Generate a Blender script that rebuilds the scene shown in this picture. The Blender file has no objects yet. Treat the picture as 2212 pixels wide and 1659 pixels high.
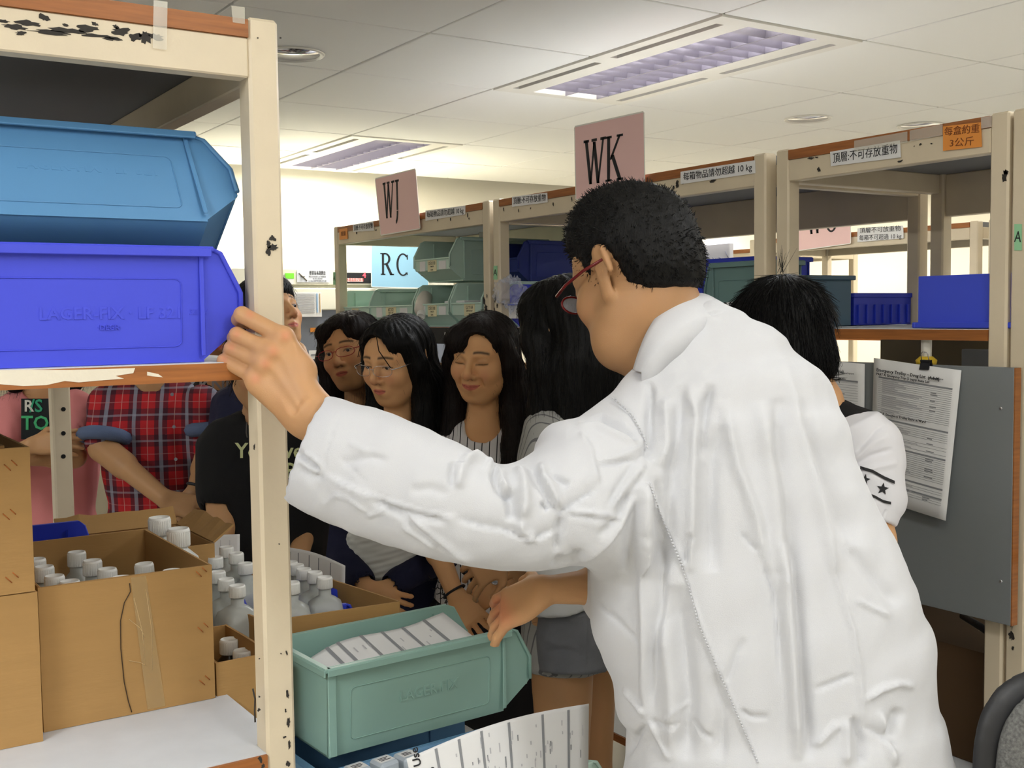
import bpy, bmesh, math, random
import numpy as np
from mathutils import Vector, Matrix
PI = math.pi
RS = np.random.RandomState(7)
random.seed(7)
sc = bpy.context.scene
COL = sc.collection
# ---------------------------------------------------------------- camera
FPX, YAW, PIT, ROL = 2424.79, 0.582384, -0.0615574, -0.0126995
CAMH = 1.57
Fv = np.array([math.sin(YAW)*math.cos(PIT), math.cos(YAW)*math.cos(PIT), math.sin(PIT)])
R0 = np.array([math.cos(YAW), -math.sin(YAW), 0.0]); U0 = np.cross(R0, Fv)
Rv = R0*math.cos(ROL)+U0*math.sin(ROL); Uv = -R0*math.sin(ROL)+U0*math.cos(ROL)
CP = np.array([0, 0, CAMH])
cd = bpy.data.cameras.new('camera'); cam = bpy.data.objects.new('camera', cd); COL.objects.link(cam)
cd.sensor_width = 36; cd.sensor_fit = 'HORIZONTAL'; cd.lens = 36*FPX/2212; cd.clip_start = .05; cd.clip_end = 60
M = Matrix(((Rv[0], Uv[0], -Fv[0], 0), (Rv[1], Uv[1], -Fv[1], 0), (Rv[2], Uv[2], -Fv[2], CAMH), (0, 0, 0, 1)))
cam.matrix_world = M
sc.camera = cam
def ray(px, py): return Fv+Rv*(px-1106)/FPX-Uv*(py-829.5)/FPX
def onD(px, py, d): return CP+ray(px, py)*d
def onX(px, py, x): r = ray(px, py); return CP+r*(x/r[0])
def onY(px, py, y): r = ray(px, py); return CP+r*(y/r[1])
def onZ(px, py, z): r = ray(px, py); return CP+r*((z-CAMH)/r[2])
# ---------------------------------------------------------------- world, exposure
w = bpy.data.worlds.new('world'); sc.world = w; w.use_nodes = True
w.node_tree.nodes['Background'].inputs[0].default_value = (.75, .78, .85, 1)
w.node_tree.nodes['Background'].inputs[1].default_value = .05
sc.view_settings.view_transform = 'Standard'; sc.view_settings.look = 'None'
sc.view_settings.gamma = 1; sc.view_settings.use_curve_mapping = False
sc.view_settings.exposure = 0.98
sc.cycles.diffuse_bounces = 8; sc.cycles.max_bounces = 12
LAMP_W = 12.0
# lamps sit in the recessed ceiling fittings, 0.6 x 1.2 m each; the room's rows repeat every 2.4 m, some unseen ones are added
CEIL = 2.40
GX, GY = 1.657, 2.3365          # one crossing of the ceiling grid
FIX = [(GX+.6, GY, 1.5, 1), (GX+.6, GY+2.4, 1.7, 1), (GX+.6, GY-2.4, .7, 1),
       (GX-3.0, GY-2.4, 1.5, 1), (GX-1.2, GY-3.6, .8, 1), (GX-3, GY-4.8, .6, 1), (GX+.6, GY-4.8, 1.0, 1),  # the fitting behind the camera is unseen, added to light the near fronts
       (GX+3.6, GY, 1.9, 1), (GX+3.6, GY+2.4, 1.2, 1), (GX+3.6, GY-2.4, .8, 1), (GX-1.2, GY-2.4, .05, 1), (GX-3.0, GY, .9, 1)]  # last two unseen, added to light the man and the faces in the aisle
for i, (x, y, p, c) in enumerate(FIX):
    ld = bpy.data.lights.new('fitting_lamp', 'AREA'); ld.shape = 'RECTANGLE'; ld.size = .30; ld.size_y = 1.05
    ld.energy = LAMP_W*p; ld.color = (1, .96, .87) if i in (1, 7, 8) else (.95, .975, 1)
    lo = bpy.data.objects.new('fitting_lamp', ld); COL.objects.link(lo); lo.location = (x+.3, y+.6, CEIL-.012)

# ---------------------------------------------------------------- materials
MATS = {}
def mat(name, col, rough=.6, metal=0, bump=0, bscale=80, spec=.5, var=0, vscale=8, trans=0, alpha=1, emit=None, estr=0, sheen=0, sss=0, vcol=False, stretch=None, ior=1.45, coat=0):
    if name in MATS: return MATS[name]
    m = bpy.data.materials.new(name); m.use_nodes = True; nt = m.node_tree; b = nt.nodes['Principled BSDF']
    I = b.inputs
    I['Base Color'].default_value = (*col, 1); I['Roughness'].default_value = rough; I['Metallic'].default_value = metal
    I['Specular IOR Level'].default_value = spec; I['IOR'].default_value = ior
    if trans: I['Transmission Weight'].default_value = trans
    if alpha < 1: I['Alpha'].default_value = alpha
    if coat: I['Coat Weight'].default_value = coat
    if sheen: I['Sheen Weight'].default_value = sheen
    if sss:
        I['Subsurface Weight'].default_value = sss; I['Subsurface Radius'].default_value = (.012, .005, .003); I['Subsurface Scale'].default_value = 1
    if emit: I['Emission Color'].default_value = (*emit, 1); I['Emission Strength'].default_value = estr
    tc = nt.nodes.new('ShaderNodeTexCoord'); src = tc.outputs['Object']
    if stretch:
        mp = nt.nodes.new('ShaderNodeMapping'); mp.inputs['Scale'].default_value = stretch; nt.links.new(src, mp.inputs[0]); src = mp.outputs[0]
    base = None
    if vcol:
        a = nt.nodes.new('ShaderNodeAttribute'); a.attribute_name = 'Col'; base = a.outputs['Color']
    if var:
        n = nt.nodes.new('ShaderNodeTexNoise'); n.inputs['Scale'].default_value = vscale; n.inputs['Detail'].default_value = 5
        nt.links.new(src, n.inputs['Vector'])
        mx = nt.nodes.new('ShaderNodeMix'); mx.data_type = 'RGBA'; mx.blend_type = 'MULTIPLY'; mx.inputs[0].default_value = 1
        rp = nt.nodes.new('ShaderNodeMapRange'); rp.inputs[1].default_value = .3; rp.inputs[2].default_value = .7; rp.inputs[3].default_value = 1-var; rp.inputs[4].default_value = 1+var*.3
        nt.links.new(n.outputs[0], rp.inputs[0])
        if base: nt.links.new(base, mx.inputs[6])
        else: mx.inputs[6].default_value = (*col, 1)
        nt.links.new(rp.outputs[0], mx.inputs[7]); base = mx.outputs[2]
    if base: nt.links.new(base, I['Base Color'])
    if bump:
        n = nt.nodes.new('ShaderNodeTexNoise'); n.inputs['Scale'].default_value = bscale; n.inputs['Detail'].default_value = 3
        nt.links.new(src, n.inputs['Vector'])
        bp = nt.nodes.new('ShaderNodeBump'); bp.inputs['Strength'].default_value = bump; bp.inputs['Distance'].default_value = .002
        nt.links.new(n.outputs[0], bp.inputs['Height']); nt.links.new(bp.outputs[0], I['Normal'])
    MATS[name] = m
    return m
def s2l(r, g, b):
    f = lambda c: c/12.92 if c <= .04045 else ((c+.055)/1.055)**2.4
    return (f(r/255), f(g/255), f(b/255))

# ---------------------------------------------------------------- object helpers
def link(o, parent=None):
    COL.objects.link(o)
    if parent is not None: o.parent = parent
    return o
def tag(o, label=None, cat=None, group=None, kind=None):
    if label: o['label'] = label
    if cat: o['category'] = cat
    if group: o['group'] = group
    if kind: o['kind'] = kind
    return o
def thing(name, label, cat, loc=(0, 0, 0), rotz=0, group=None):
    o = bpy.data.objects.new(name, None); o.empty_display_size = .05; link(o)
    o.location = Vector([float(v) for v in loc]); o.rotation_euler = (0, 0, rotz)
    return tag(o, label, cat, group)
def obj(name, me, m, parent=None, label=None, smooth=False):
    """me: bmesh, mesh or (verts, faces)"""
    if isinstance(me, bmesh.types.BMesh):
        x = bpy.data.meshes.new(name); me.to_mesh(x); me.free(); me = x
    elif isinstance(me, tuple):
        x = bpy.data.meshes.new(name); v, f = me
        x.from_pydata([tuple(map(float, p)) for p in v], [], [tuple(map(int, q)) for q in f]); x.update(); me = x
    if m is not None and len(me.materials) == 0:
        for q in (m if isinstance(m, (list, tuple)) else [m]): me.materials.append(q)
    if smooth: me.polygons.foreach_set('use_smooth', [True]*len(me.polygons))
    o = bpy.data.objects.new(name, me); link(o, parent)
    if label: o['label'] = label
    return o
def childw(o, parent):
    """parent o (built in world coordinates) to an empty without moving it"""
    o.parent = parent
    o.matrix_parent_inverse = Matrix.LocRotScale(parent.location, parent.rotation_euler, None).inverted()
    return o
def dup(root, loc=None, rotz=None, label=None, group=None):
    r = root.copy(); COL.objects.link(r)
    if loc is not None: r.location = Vector([float(v) for v in loc])
    if rotz is not None: r.rotation_euler = (r.rotation_euler[0], r.rotation_euler[1], rotz)
    if label: r['label'] = label
    if group: r['group'] = group
    for ch in list(root.children):
        c = ch.copy(); COL.objects.link(c); c.parent = r
        for g in ch.children:
            d = g.copy(); COL.objects.link(d); d.parent = c
    return r
def BM(): return bmesh.new()
def box(bm, a, b, bev=0, mi=0, rot=None, loc=None):
    a = Vector(a); b = Vector(b); c = (a+b)/2; s = b-a
    r = bmesh.ops.create_cube(bm, size=1); vs = r['verts']
    bmesh.ops.scale(bm, vec=[abs(t) for t in s], verts=vs); bmesh.ops.translate(bm, vec=c, verts=vs)
    fs = set(f for v in vs for f in v.link_faces)
    for f in fs: f.material_index = mi
    if bev:
        es = list(set(e for v in vs for e in v.link_edges))
        rr = bmesh.ops.bevel(bm, geom=es, offset=bev, segments=1, affect='EDGES', profile=.5)
        for f in rr['faces']: f.material_index = mi
        vs = list(set(v for f in rr['faces'] for v in f.verts) | set(v for v in vs if v.is_valid))
    if rot is not None: bmesh.ops.rotate(bm, verts=vs, matrix=rot, cent=c)
    if loc is not None: bmesh.ops.translate(bm, vec=loc, verts=vs)
    return vs
def prism(bm, pts, n, t, mi=0):
    """closed polygon pts (3D), extruded by vector n*t"""
    n = Vector([float(v) for v in n])*t
    P = [Vector([float(c) for c in p]) for p in pts]
    a = [bm.verts.new(p) for p in P]; b = [bm.verts.new(p+n) for p in P]
    fs = [bm.faces.new(a[::-1]), bm.faces.new(b)]
    for i in range(len(P)):
        j = (i+1) % len(P); fs.append(bm.faces.new((a[i], a[j], b[j], b[i])))
    for f in fs: f.material_index = mi
    return a+b
def lathe(bm, prof, seg=24, c=(0, 0, 0), mi=0, sq=0):
    """prof: (r, z) pairs; sq>0 squares the section (superellipse) per entry"""
    rings = []
    for p in prof:
        r, z = p[0], p[1]; s = p[2] if len(p) > 2 else 0
        ring = []
        for k in range(seg):
            a = 2*PI*(k+.5)/seg; ca, sa = math.cos(a), math.sin(a)
            q = 1
            if s: q = 1/((abs(ca)**(2+s*6)+abs(sa)**(2+s*6))**(1/(2+s*6)))
            ring.append(bm.verts.new((c[0]+r*q*ca, c[1]+r*q*sa, c[2]+z)))
        rings.append(ring)
    for A, B in zip(rings, rings[1:]):
        for k in range(seg):
            f = bm.faces.new((A[k], A[(k+1) % seg], B[(k+1) % seg], B[k])); f.material_index = mi; f.smooth = True
    for ring, fl in ((rings[0], True), (rings[-1], False)):
        if prof[0 if fl else -1][0] > 1e-5:
            f = bm.faces.new(ring[::-1] if fl else ring); f.material_index = mi
    return rings
def tube(bm, pts, r, seg=8, mi=0, close=False):
    P = [Vector([float(c) for c in p]) for p in pts]; n = len(P); rings = []
    rr = r if isinstance(r, (list, tuple, np.ndarray)) else [r]*n
    up = Vector((0, 0, 1))
    prev = None
    for i, p in enumerate(P):
        if close: t = (P[(i+1) % n]-P[i-1])
        else: t = (P[min(i+1, n-1)]-P[max(i-1, 0)])
        if t.length < 1e-9: t = Vector((0, 0, 1))
        t.normalize()
        if prev is None:
            u = t.cross(up)
            if u.length < .1: u = t.cross(Vector((1, 0, 0)))
        else:
            u = prev-t*prev.dot(t)
        u.normalize(); prev = u; v = t.cross(u)
        rings.append([bm.verts.new(p+(u*math.cos(2*PI*k/seg)+v*math.sin(2*PI*k/seg))*rr[i]) for k in range(seg)])
    rng = range(n) if close else range(n-1)
    for i in rng:
        A, B = rings[i], rings[(i+1) % n]
        for k in range(seg):
            f = bm.faces.new((A[k], A[(k+1) % seg], B[(k+1) % seg], B[k])); f.smooth = True; f.material_index = mi
    if not close:
        bm.faces.new(rings[0][::-1]).material_index = mi; bm.faces.new(rings[-1]).material_index = mi
def text_mesh(s, size, ext=.0002, align='CENTER', bold=False, res=2):
    c = bpy.data.curves.new('t', 'FONT'); c.body = s; c.size = size; c.extrude = ext; c.align_x = align; c.align_y = 'CENTER'
    c.resolution_u = res
    if bold: c.offset = size*.018
    o = bpy.data.objects.new('t', c); COL.objects.link(o)
    dg = bpy.context.evaluated_depsgraph_get(); dg.update()
    me = bpy.data.meshes.new_from_object(o.evaluated_get(dg))
    bpy.data.objects.remove(o); bpy.data.curves.remove(c)
    me.materials.clear()
    return me
def frame_mat(origin, u, v, n=None):
    """matrix taking local x,y,z to u,v,n at origin"""
    u = Vector([float(a) for a in u]).normalized(); v = Vector([float(a) for a in v]); v = (v-u*v.dot(u)).normalized(); n = u.cross(v)
    return Matrix(((u.x, v.x, n.x, float(origin[0])), (u.y, v.y, n.y, float(origin[1])), (u.z, v.z, n.z, float(origin[2])), (0, 0, 0, 1)))
def text(s, size, mw, m, parent=None, name='lettering', sx=1, **k):
    me = text_mesh(s, size, **k); 
    me.transform(mw @ Matrix.Diagonal((sx, 1, 1, 1)))
    return obj(name, me, m, parent)
# ---------------------------------------------------------------- implicit surfaces (organic shapes), meshed with surface nets
class Vol:
    def __init__(s, lo, hi, res):
        s.lo = np.array(lo, float); s.res = res
        s.n = np.maximum(4, np.ceil((np.array(hi, float)-s.lo)/res).astype(int)+1)
        s.d = np.full(tuple(s.n), .5, np.float32)
        s.ax = [(s.lo[i]+res*np.arange(s.n[i])).astype(np.float32) for i in range(3)]
    def win(s, lo, hi):
        a = np.clip(np.floor((np.array(lo)-s.lo)/s.res).astype(int), 0, s.n); b = np.clip(np.ceil((np.array(hi)-s.lo)/s.res).astype(int)+1, 0, s.n)
        if np.any(b <= a): return None
        sl = tuple(slice(a[i], b[i]) for i in range(3))
        return sl, s.ax[0][sl[0]][:, None, None], s.ax[1][sl[1]][None, :, None], s.ax[2][sl[2]][None, None, :]
    def add(s, f, lo, hi, k=.01, sub=False, pad=None):
        pad = (k+2*s.res+.006) if pad is None else pad
        W = s.win(np.array(lo)-pad, np.array(hi)+pad)
        if W is None: return
        sl, X, Y, Z = W
        v = f(X, Y, Z).astype(np.float32); d = s.d[sl]
        if sub:
            v = -v
            if k > 0:
                h = np.maximum(k-np.abs(d-v), 0)/k; s.d[sl] = np.maximum(d, v)+h*h*k*.25
            else: s.d[sl] = np.maximum(d, v)
        else:
            h = np.maximum(k-np.abs(d-v), 0)/k if k > 0 else 0
            s.d[sl] = np.minimum(d, v)-h*h*k*.25
    def cap(s, a, b, r1, r2=None, k=.01, sub=False, flat=None):
        """round cone a->b; flat=(axis, factor) squashes the section along an axis"""
        a = np.array(a, float); b = np.array(b, float); r2 = r1 if r2 is None else r2
        ab = b-a; L2 = max(float(ab@ab), 1e-12); R = max(r1, r2)
        def f(X, Y, Z):
            x, y, z = X-a[0], Y-a[1], Z-a[2]
            t = np.clip((x*ab[0]+y*ab[1]+z*ab[2])/L2, 0, 1)
            px, py, pz = x-t*ab[0], y-t*ab[1], z-t*ab[2]
            if flat is not None:
                n, q = np.array(flat[0], float), flat[1]; n = n/np.linalg.norm(n)
                dn = px*n[0]+py*n[1]+pz*n[2]
                px, py, pz = px+n[0]*dn*(q-1), py+n[1]*dn*(q-1), pz+n[2]*dn*(q-1)
                return (np.sqrt(px*px+py*py+pz*pz)-(r1+(r2-r1)*t))/max(1, q**.5)
            return np.sqrt(px*px+py*py+pz*pz)-(r1+(r2-r1)*t)
        lo = np.minimum(a, b)-R; hi = np.maximum(a, b)+R
        s.add(f, lo, hi, k, sub)
    def ell(s, c, r, M=None, k=.01, sub=False):
        c = np.array(c, float); r = np.array(r, float); R = np.eye(3) if M is None else np.array(M)   # columns = axes
        ext = np.sqrt(((R*r[None, :])**2).sum(1)); m = r.min()
        def f(X, Y, Z):
            x, y, z = X-c[0], Y-c[1], Z-c[2]
            u = (x*R[0, 0]+y*R[1, 0]+z*R[2, 0])/r[0]; v = (x*R[0, 1]+y*R[1, 1]+z*R[2, 1])/r[1]; w_ = (x*R[0, 2]+y*R[1, 2]+z*R[2, 2])/r[2]
            k0 = np.sqrt(u*u+v*v+w_*w_); k1 = np.sqrt((u/r[0])**2+(v/r[1])**2+(w_/r[2])**2)+1e-9
            return k0*(k0-1)/k1
        s.add(f, c-ext, c+ext, k, sub)
    def box(s, c, h, M=None, k=0, sub=False, rr=0):
        c = np.array(c, float); h = np.array(h, float); R = np.eye(3) if M is None else np.array(M)
        ext = np.abs(R)@h
        def f(X, Y, Z):
            x, y, z = X-c[0], Y-c[1], Z-c[2]
            q = [np.abs(x*R[0, i]+y*R[1, i]+z*R[2, i])-h[i]+rr for i in range(3)]
            o = np.sqrt(sum(np.maximum(t, 0)**2 for t in q)); return o+np.minimum(np.maximum(np.maximum(q[0], q[1]), q[2]), 0)-rr
        s.add(f, c-ext, c+ext, k, sub)
    def cut(s, p, n, k=0):
        """remove the half space on the n side of p"""
        p = np.array(p, float); n = np.array(n, float); n /= np.linalg.norm(n)
        def f(X, Y, Z): return -((X-p[0])*n[0]+(Y-p[1])*n[1]+(Z-p[2])*n[2])
        s.add(f, s.lo, s.lo+s.n*s.res, k, True, 0)
    def sweep(s, C, A, B, U, V, k=.02, power=2.4, sub=False):
        """elliptic body swept along polyline C with half-widths A (along U) and B (along V) per station"""
        C = np.array(C, float); A = np.array(A, float); B = np.array(B, float); U = np.array(U, float); V = np.array(V, float)
        if U.ndim == 1: U = np.repeat(U[None], len(C), 0)
        if V.ndim == 1: V = np.repeat(V[None], len(C), 0)
        U = U/np.linalg.norm(U, axis=1)[:, None]; V = V/np.linalg.norm(V, axis=1)[:, None]
        lo = (C-np.maximum(A, B)[:, None]).min(0); hi = (C+np.maximum(A, B)[:, None]).max(0)
        def f(X, Y, Z):
            best = None; bd = None; n_ = len(C)-1
            for i in range(n_):
                a, b = C[i], C[i+1]; ab = b-a; L2 = ab@ab
                x, y, z = X-a[0], Y-a[1], Z-a[2]
                t0 = (x*ab[0]+y*ab[1]+z*ab[2])/L2
                t = np.clip(t0, 0, 1)
                px, py, pz = x-t*ab[0], y-t*ab[1], z-t*ab[2]
                u_ = U[i]*(1-t[..., None])+U[i+1]*t[..., None]; v_ = V[i]*(1-t[..., None])+V[i+1]*t[..., None]
                aa = A[i]+(A[i+1]-A[i])*t; bb = B[i]+(B[i+1]-B[i])*t
                du = px*u_[..., 0]+py*u_[..., 1]+pz*u_[..., 2]; dv = px*v_[..., 0]+py*v_[..., 1]+pz*v_[..., 2]
                cu = np.abs(du)/aa; cv = np.abs(dv)/bb
                k0 = (cu**power+cv**power+1e-9)**(1/power)
                q = (k0-1)*np.minimum(aa, bb)*np.clip(.6+.4*k0, .6, 1.5)
                L = math.sqrt(L2); ov = np.zeros_like(t0)
                if i == 0: ov = np.maximum(-t0, 0)*L
                if i == n_-1: ov = np.maximum(ov, np.maximum(t0-1, 0)*L)
                q = np.where(ov > 0, np.sqrt(np.maximum(q, 0)**2+ov**2), q)
                d2 = px*px+py*py+pz*pz
                if best is None: best, bd = q, d2
                else:
                    w_ = np.clip(.5+(bd-d2)/(2*.0012), 0, 1); best = best*(1-w_)+q*w_; bd = np.minimum(bd, d2)
            return best
        s.add(f, lo, hi, k, sub)
    def mesh(s, smooth=2, keep=None):
        d = s.d; n = d.shape
        # pad the border as outside
        d = d.copy()
        for ax in range(3):
            i0 = [slice(None)]*3; i1 = [slice(None)]*3; i0[ax] = 0; i1[ax] = -1
            d[tuple(i0)] = np.maximum(d[tuple(i0)], s.res*.5); d[tuple(i1)] = np.maximum(d[tuple(i1)], s.res*.5)
        sg = d < 0
        c = sg[:-1, :-1, :-1].astype(np.int8)
        for dx in (0, 1):
            for dy in (0, 1):
                for dz in (0, 1):
                    if dx+dy+dz: c = c+sg[dx:n[0]-1+dx, dy:n[1]-1+dy, dz:n[2]-1+dz]
        act = np.argwhere((c > 0) & (c < 8))
        idx = np.full((n[0]-1, n[1]-1, n[2]-1), -1, np.int32); idx[tuple(act.T)] = np.arange(len(act))
        acc = np.zeros((len(act), 3)); cnt = np.zeros(len(act))
        I, J, K = act.T
        for ax in range(3):
            o1, o2 = [q for q in range(3) if q != ax]
            for a in (0, 1):
                for b in (0, 1):
                    p = act.copy(); p[:, o1] += a; p[:, o2] += b; q = p.copy(); q[:, ax] += 1
                    d0 = d[tuple(p.T)]; d1 = d[tuple(q.T)]; m = (d0 < 0) != (d1 < 0)
                    t = np.where(m, d0/(d0-d1+1e-20), 0)
                    pt = (p-0.0); pt = pt.astype(float); pt[:, ax] += t
                    acc[m] += pt[m]; cnt[m] += 1
        v = acc/cnt[:, None]*s.res+s.lo
        F = []
        for ax in range(3):
            o1, o2 = [(1, 2), (2, 0), (0, 1)][ax]
            sl0 = [slice(None)]*3; sl1 = [slice(None)]*3; sl0[ax] = slice(0, n[ax]-1); sl1[ax] = slice(1, n[ax])
            a0 = sg[tuple(sl0)]; a1 = sg[tuple(sl1)]
            for flip, mm in ((False, a0 & ~a1), (True, ~a0 & a1)):
                e = np.argwhere(mm)
                e = e[(e[:, o1] > 0) & (e[:, o2] > 0) & (e[:, o1] < n[o1]-1) & (e[:, o2] < n[o2]-1)]
                if not len(e): continue
                q = []
                for (da, db) in ((-1, -1), (0, -1), (0, 0), (-1, 0)):
                    p = e.copy(); p[:, o1] += da; p[:, o2] += db; q.append(idx[tuple(p.T)])
                q = np.stack(q, 1)
                if flip: q = q[:, ::-1]
                F.append(q)
        F = np.concatenate(F) if F else np.zeros((0, 4), int)
        F = F[(F >= 0).all(1)]
        for _ in range(smooth): v = lap(v, F, .5)
        return v, F
def lap(v, F, lam):
    a = np.zeros_like(v); c = np.zeros(len(v))
    for i in range(4):
        j = F[:, (i+1) % 4]; i0 = F[:, i]
        for k_ in range(3):
            a[:, k_] += np.bincount(i0, v[j, k_], len(v)); a[:, k_] += np.bincount(j, v[i0, k_], len(v))
        c += np.bincount(i0, minlength=len(v))+np.bincount(j, minlength=len(v))
    c = np.maximum(c, 1)
    return v+(a/c[:, None]-v)*lam
def vnormals(v, F):
    n = np.cross(v[F[:, 2]]-v[F[:, 0]], v[F[:, 3]]-v[F[:, 1]])
    N = np.zeros_like(v)
    for i in range(4):
        for k_ in range(3): N[:, k_] += np.bincount(F[:, i], n[:, k_], len(v))
    return N/(np.linalg.norm(N, axis=1)[:, None]+1e-12)
def npmesh(name, v, F, cols=None):
    me = bpy.data.meshes.new(name); nv = len(v); nf = len(F)
    me.vertices.add(nv); me.vertices.foreach_set('co', np.asarray(v, np.float32).ravel())
    k = F.shape[1]
    me.loops.add(nf*k); me.loops.foreach_set('vertex_index', F.astype(np.int32).ravel())
    me.polygons.add(nf); me.polygons.foreach_set('loop_start', (np.arange(nf)*k).astype(np.int32))
    me.polygons.foreach_set('loop_total', np.full(nf, k, np.int32)); me.polygons.foreach_set('use_smooth', np.ones(nf, bool))
    me.update(calc_edges=True)
    if cols is not None:
        a = me.color_attributes.new('Col', 'FLOAT_COLOR', 'POINT')
        c = np.ones((nv, 4), np.float32); c[:, :3] = cols; a.data.foreach_set('color', c.ravel())
    return me
def cat_mesh(parts):
    V = []; Fs = []; o = 0
    for v, F in parts: V.append(v); Fs.append(F+o); o += len(v)
    return np.concatenate(V), np.concatenate(Fs)
def cat_quads(a): return a
def noise3(p, seed=0, scale=1.0):
    """cheap smooth noise: sum of sines"""
    r = np.random.RandomState(seed); o = np.zeros(len(p))
    for i in range(6):
        k_ = r.normal(size=3)*scale*(1+.5*i); o += np.sin(p@k_+r.uniform(0, 6.28))/(1+.4*i)
    return o/3
def strands(roots, dirs, L, r0, nseg=6, grav=.0, curl=.0, seed=1, taper=.3, drape=None):
    """thin three-sided tubes growing from roots; returns verts, quads. drape(p)->push vector keeps them outside the head"""
    rs = np.random.RandomState(seed); n = len(roots); P = roots.copy(); D = dirs/np.linalg.norm(dirs, axis=1)[:, None]
    step = (L/nseg) if np.ndim(L) else np.full(n, L/nseg)
    pts = [P.copy()]
    wob = rs.normal(size=(n, 3))*curl
    for i in range(nseg):
        D = D+np.array([0, 0, -grav])+wob*math.sin(i*1.3+.5); D /= np.linalg.norm(D, axis=1)[:, None]
        P = P+D*step[:, None]
        if drape is not None: P = drape(P)
        pts.append(P.copy())
    pts = np.array(pts)
    V = np.zeros((nseg+1, 3, n, 3))
    for i in range(nseg+1):
        t = pts[min(i+1, nseg)]-pts[max(i-1, 0)]; t /= np.linalg.norm(t, axis=1)[:, None]+1e-9
        u = np.cross(t, np.array([.3, .5, .81])); u /= np.linalg.norm(u, axis=1)[:, None]+1e-9; v = np.cross(t, u)
        rr = r0*(1-(1-taper)*i/nseg)
        for k_ in range(3):
            a = 2*PI*k_/3; V[i, k_] = pts[i]+(u*math.cos(a)+v*math.sin(a))*rr
    V = V.transpose(2, 0, 1, 3).reshape(-1, 3)
    base = np.arange(n)*(nseg+1)*3; Q = []
    for i in range(nseg):
        for k_ in range(3):
            a = i*3+k_; b = i*3+(k_+1) % 3
            Q.append(np.stack([base+a, base+b, base+b+3, base+a+3], 1))
    return V, np.concatenate(Q)
# ---------------------------------------------------------------- colours
M_CREAM = mat('cream_paint', s2l(214, 200, 174), rough=.38, bump=.25, bscale=60, var=.07, vscale=9)
M_WALL = mat('wall_paint', s2l(236, 230, 214), rough=.7, bump=.1, bscale=120)
M_FLOOR = mat('vinyl_floor', s2l(208, 204, 196), rough=.4, var=.15, vscale=3)
M_TILE = mat('ceiling_board', s2l(246, 246, 242), rough=.85, bump=.15, bscale=200)
M_DARK = mat('dark_void', s2l(24, 24, 26), rough=.9)
M_SLOT = mat('slot_dark', s2l(8, 14, 52), rough=.5)
M_WHITE = mat('white_enamel', s2l(236, 234, 226), rough=.4)
M_LOUVRE = mat('louvre_metal', s2l(150, 146, 160), rough=.35, metal=.55)
M_TUBE = mat('fluorescent_tube', (1, 1, 1), emit=(1, .985, .95), estr=6)
M_WOOD = mat('wood_edge', s2l(160, 98, 46), rough=.45, var=.28, vscale=6, stretch=(2, 2, 30))
M_LAM = mat('laminate_grey', s2l(206, 210, 216), rough=.42, var=.05, vscale=20)
M_UNDER = mat('board_underside', s2l(118, 118, 118), rough=.7)  # shade below the top boards is put into this grey
M_CHIP = mat('bare_metal_chip', s2l(46, 42, 38), rough=.7, bump=.3)
M_CARD = mat('cardboard', s2l(170, 132, 80), rough=.8, var=.05, vscale=9, bump=.12, bscale=40, stretch=(1, 1, 6))
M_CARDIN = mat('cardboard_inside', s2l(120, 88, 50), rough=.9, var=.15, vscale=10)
M_TEAL = mat('teal_plastic', s2l(190, 216, 203), rough=.42, spec=.4, var=.05, vscale=6)
M_AQUA = mat('aqua_plastic', s2l(148, 190, 192), rough=.4, spec=.4, var=.05, vscale=6)
M_SEA = mat('sea_blue_plastic', s2l(74, 124, 168), rough=.4, spec=.4, var=.05, vscale=6)
M_VIO = mat('violet_blue_plastic', s2l(70, 80, 214), rough=.42, spec=.35, var=.04, vscale=6)
M_BLUE = mat('blue_plastic', s2l(44, 62, 190), rough=.42, spec=.35)
M_DTEAL = mat('dark_teal_plastic', s2l(56, 92, 116), rough=.45)
M_BLACK = mat('black_ink', s2l(24, 24, 28), rough=.6)
M_PAPER = mat('paper', s2l(226, 226, 226), rough=.75)
M_PAPER2 = mat('paper_yellow', s2l(222, 214, 176), rough=.75)
M_INKG = mat('grey_ink', s2l(140, 142, 146), rough=.8)
M_INKL = mat('pale_ink', s2l(186, 186, 190), rough=.8)
M_PINK = mat('pink_card', s2l(240, 200, 197), rough=.45)
M_BLUEC = mat('pale_blue_card', s2l(140, 186, 212), rough=.45)
M_GREENL = mat('green_tag', s2l(150, 206, 160), rough=.5)
M_ORANGE = mat('orange_label', s2l(226, 146, 62), rough=.5)
M_TAPE = mat('clear_tape', s2l(235, 230, 215), rough=.15, alpha=.28)
M_PLAS = mat('clear_plastic', s2l(225, 228, 240), rough=.12, alpha=.3)
M_CAPW = mat('white_cap', s2l(232, 232, 228), rough=.4, bump=.0)
M_BOT = mat('translucent_bottle', s2l(206, 210, 206), rough=.35, trans=.35)
M_BROWNB = mat('dark_bottle', s2l(30, 20, 16), rough=.2)
M_GREY = mat('grey_panel', s2l(124, 128, 130), rough=.55, var=.03)
M_METAL = mat('steel', s2l(200, 200, 205), rough=.25, metal=1)
M_COPPER = mat('copper_staple', s2l(190, 110, 60), rough=.35, metal=.8)
M_FRIDGE = mat('fridge_cream', s2l(226, 224, 208), rough=.4)
M_GLASSD = mat('fridge_glass', s2l(120, 126, 140), rough=.12)

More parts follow.
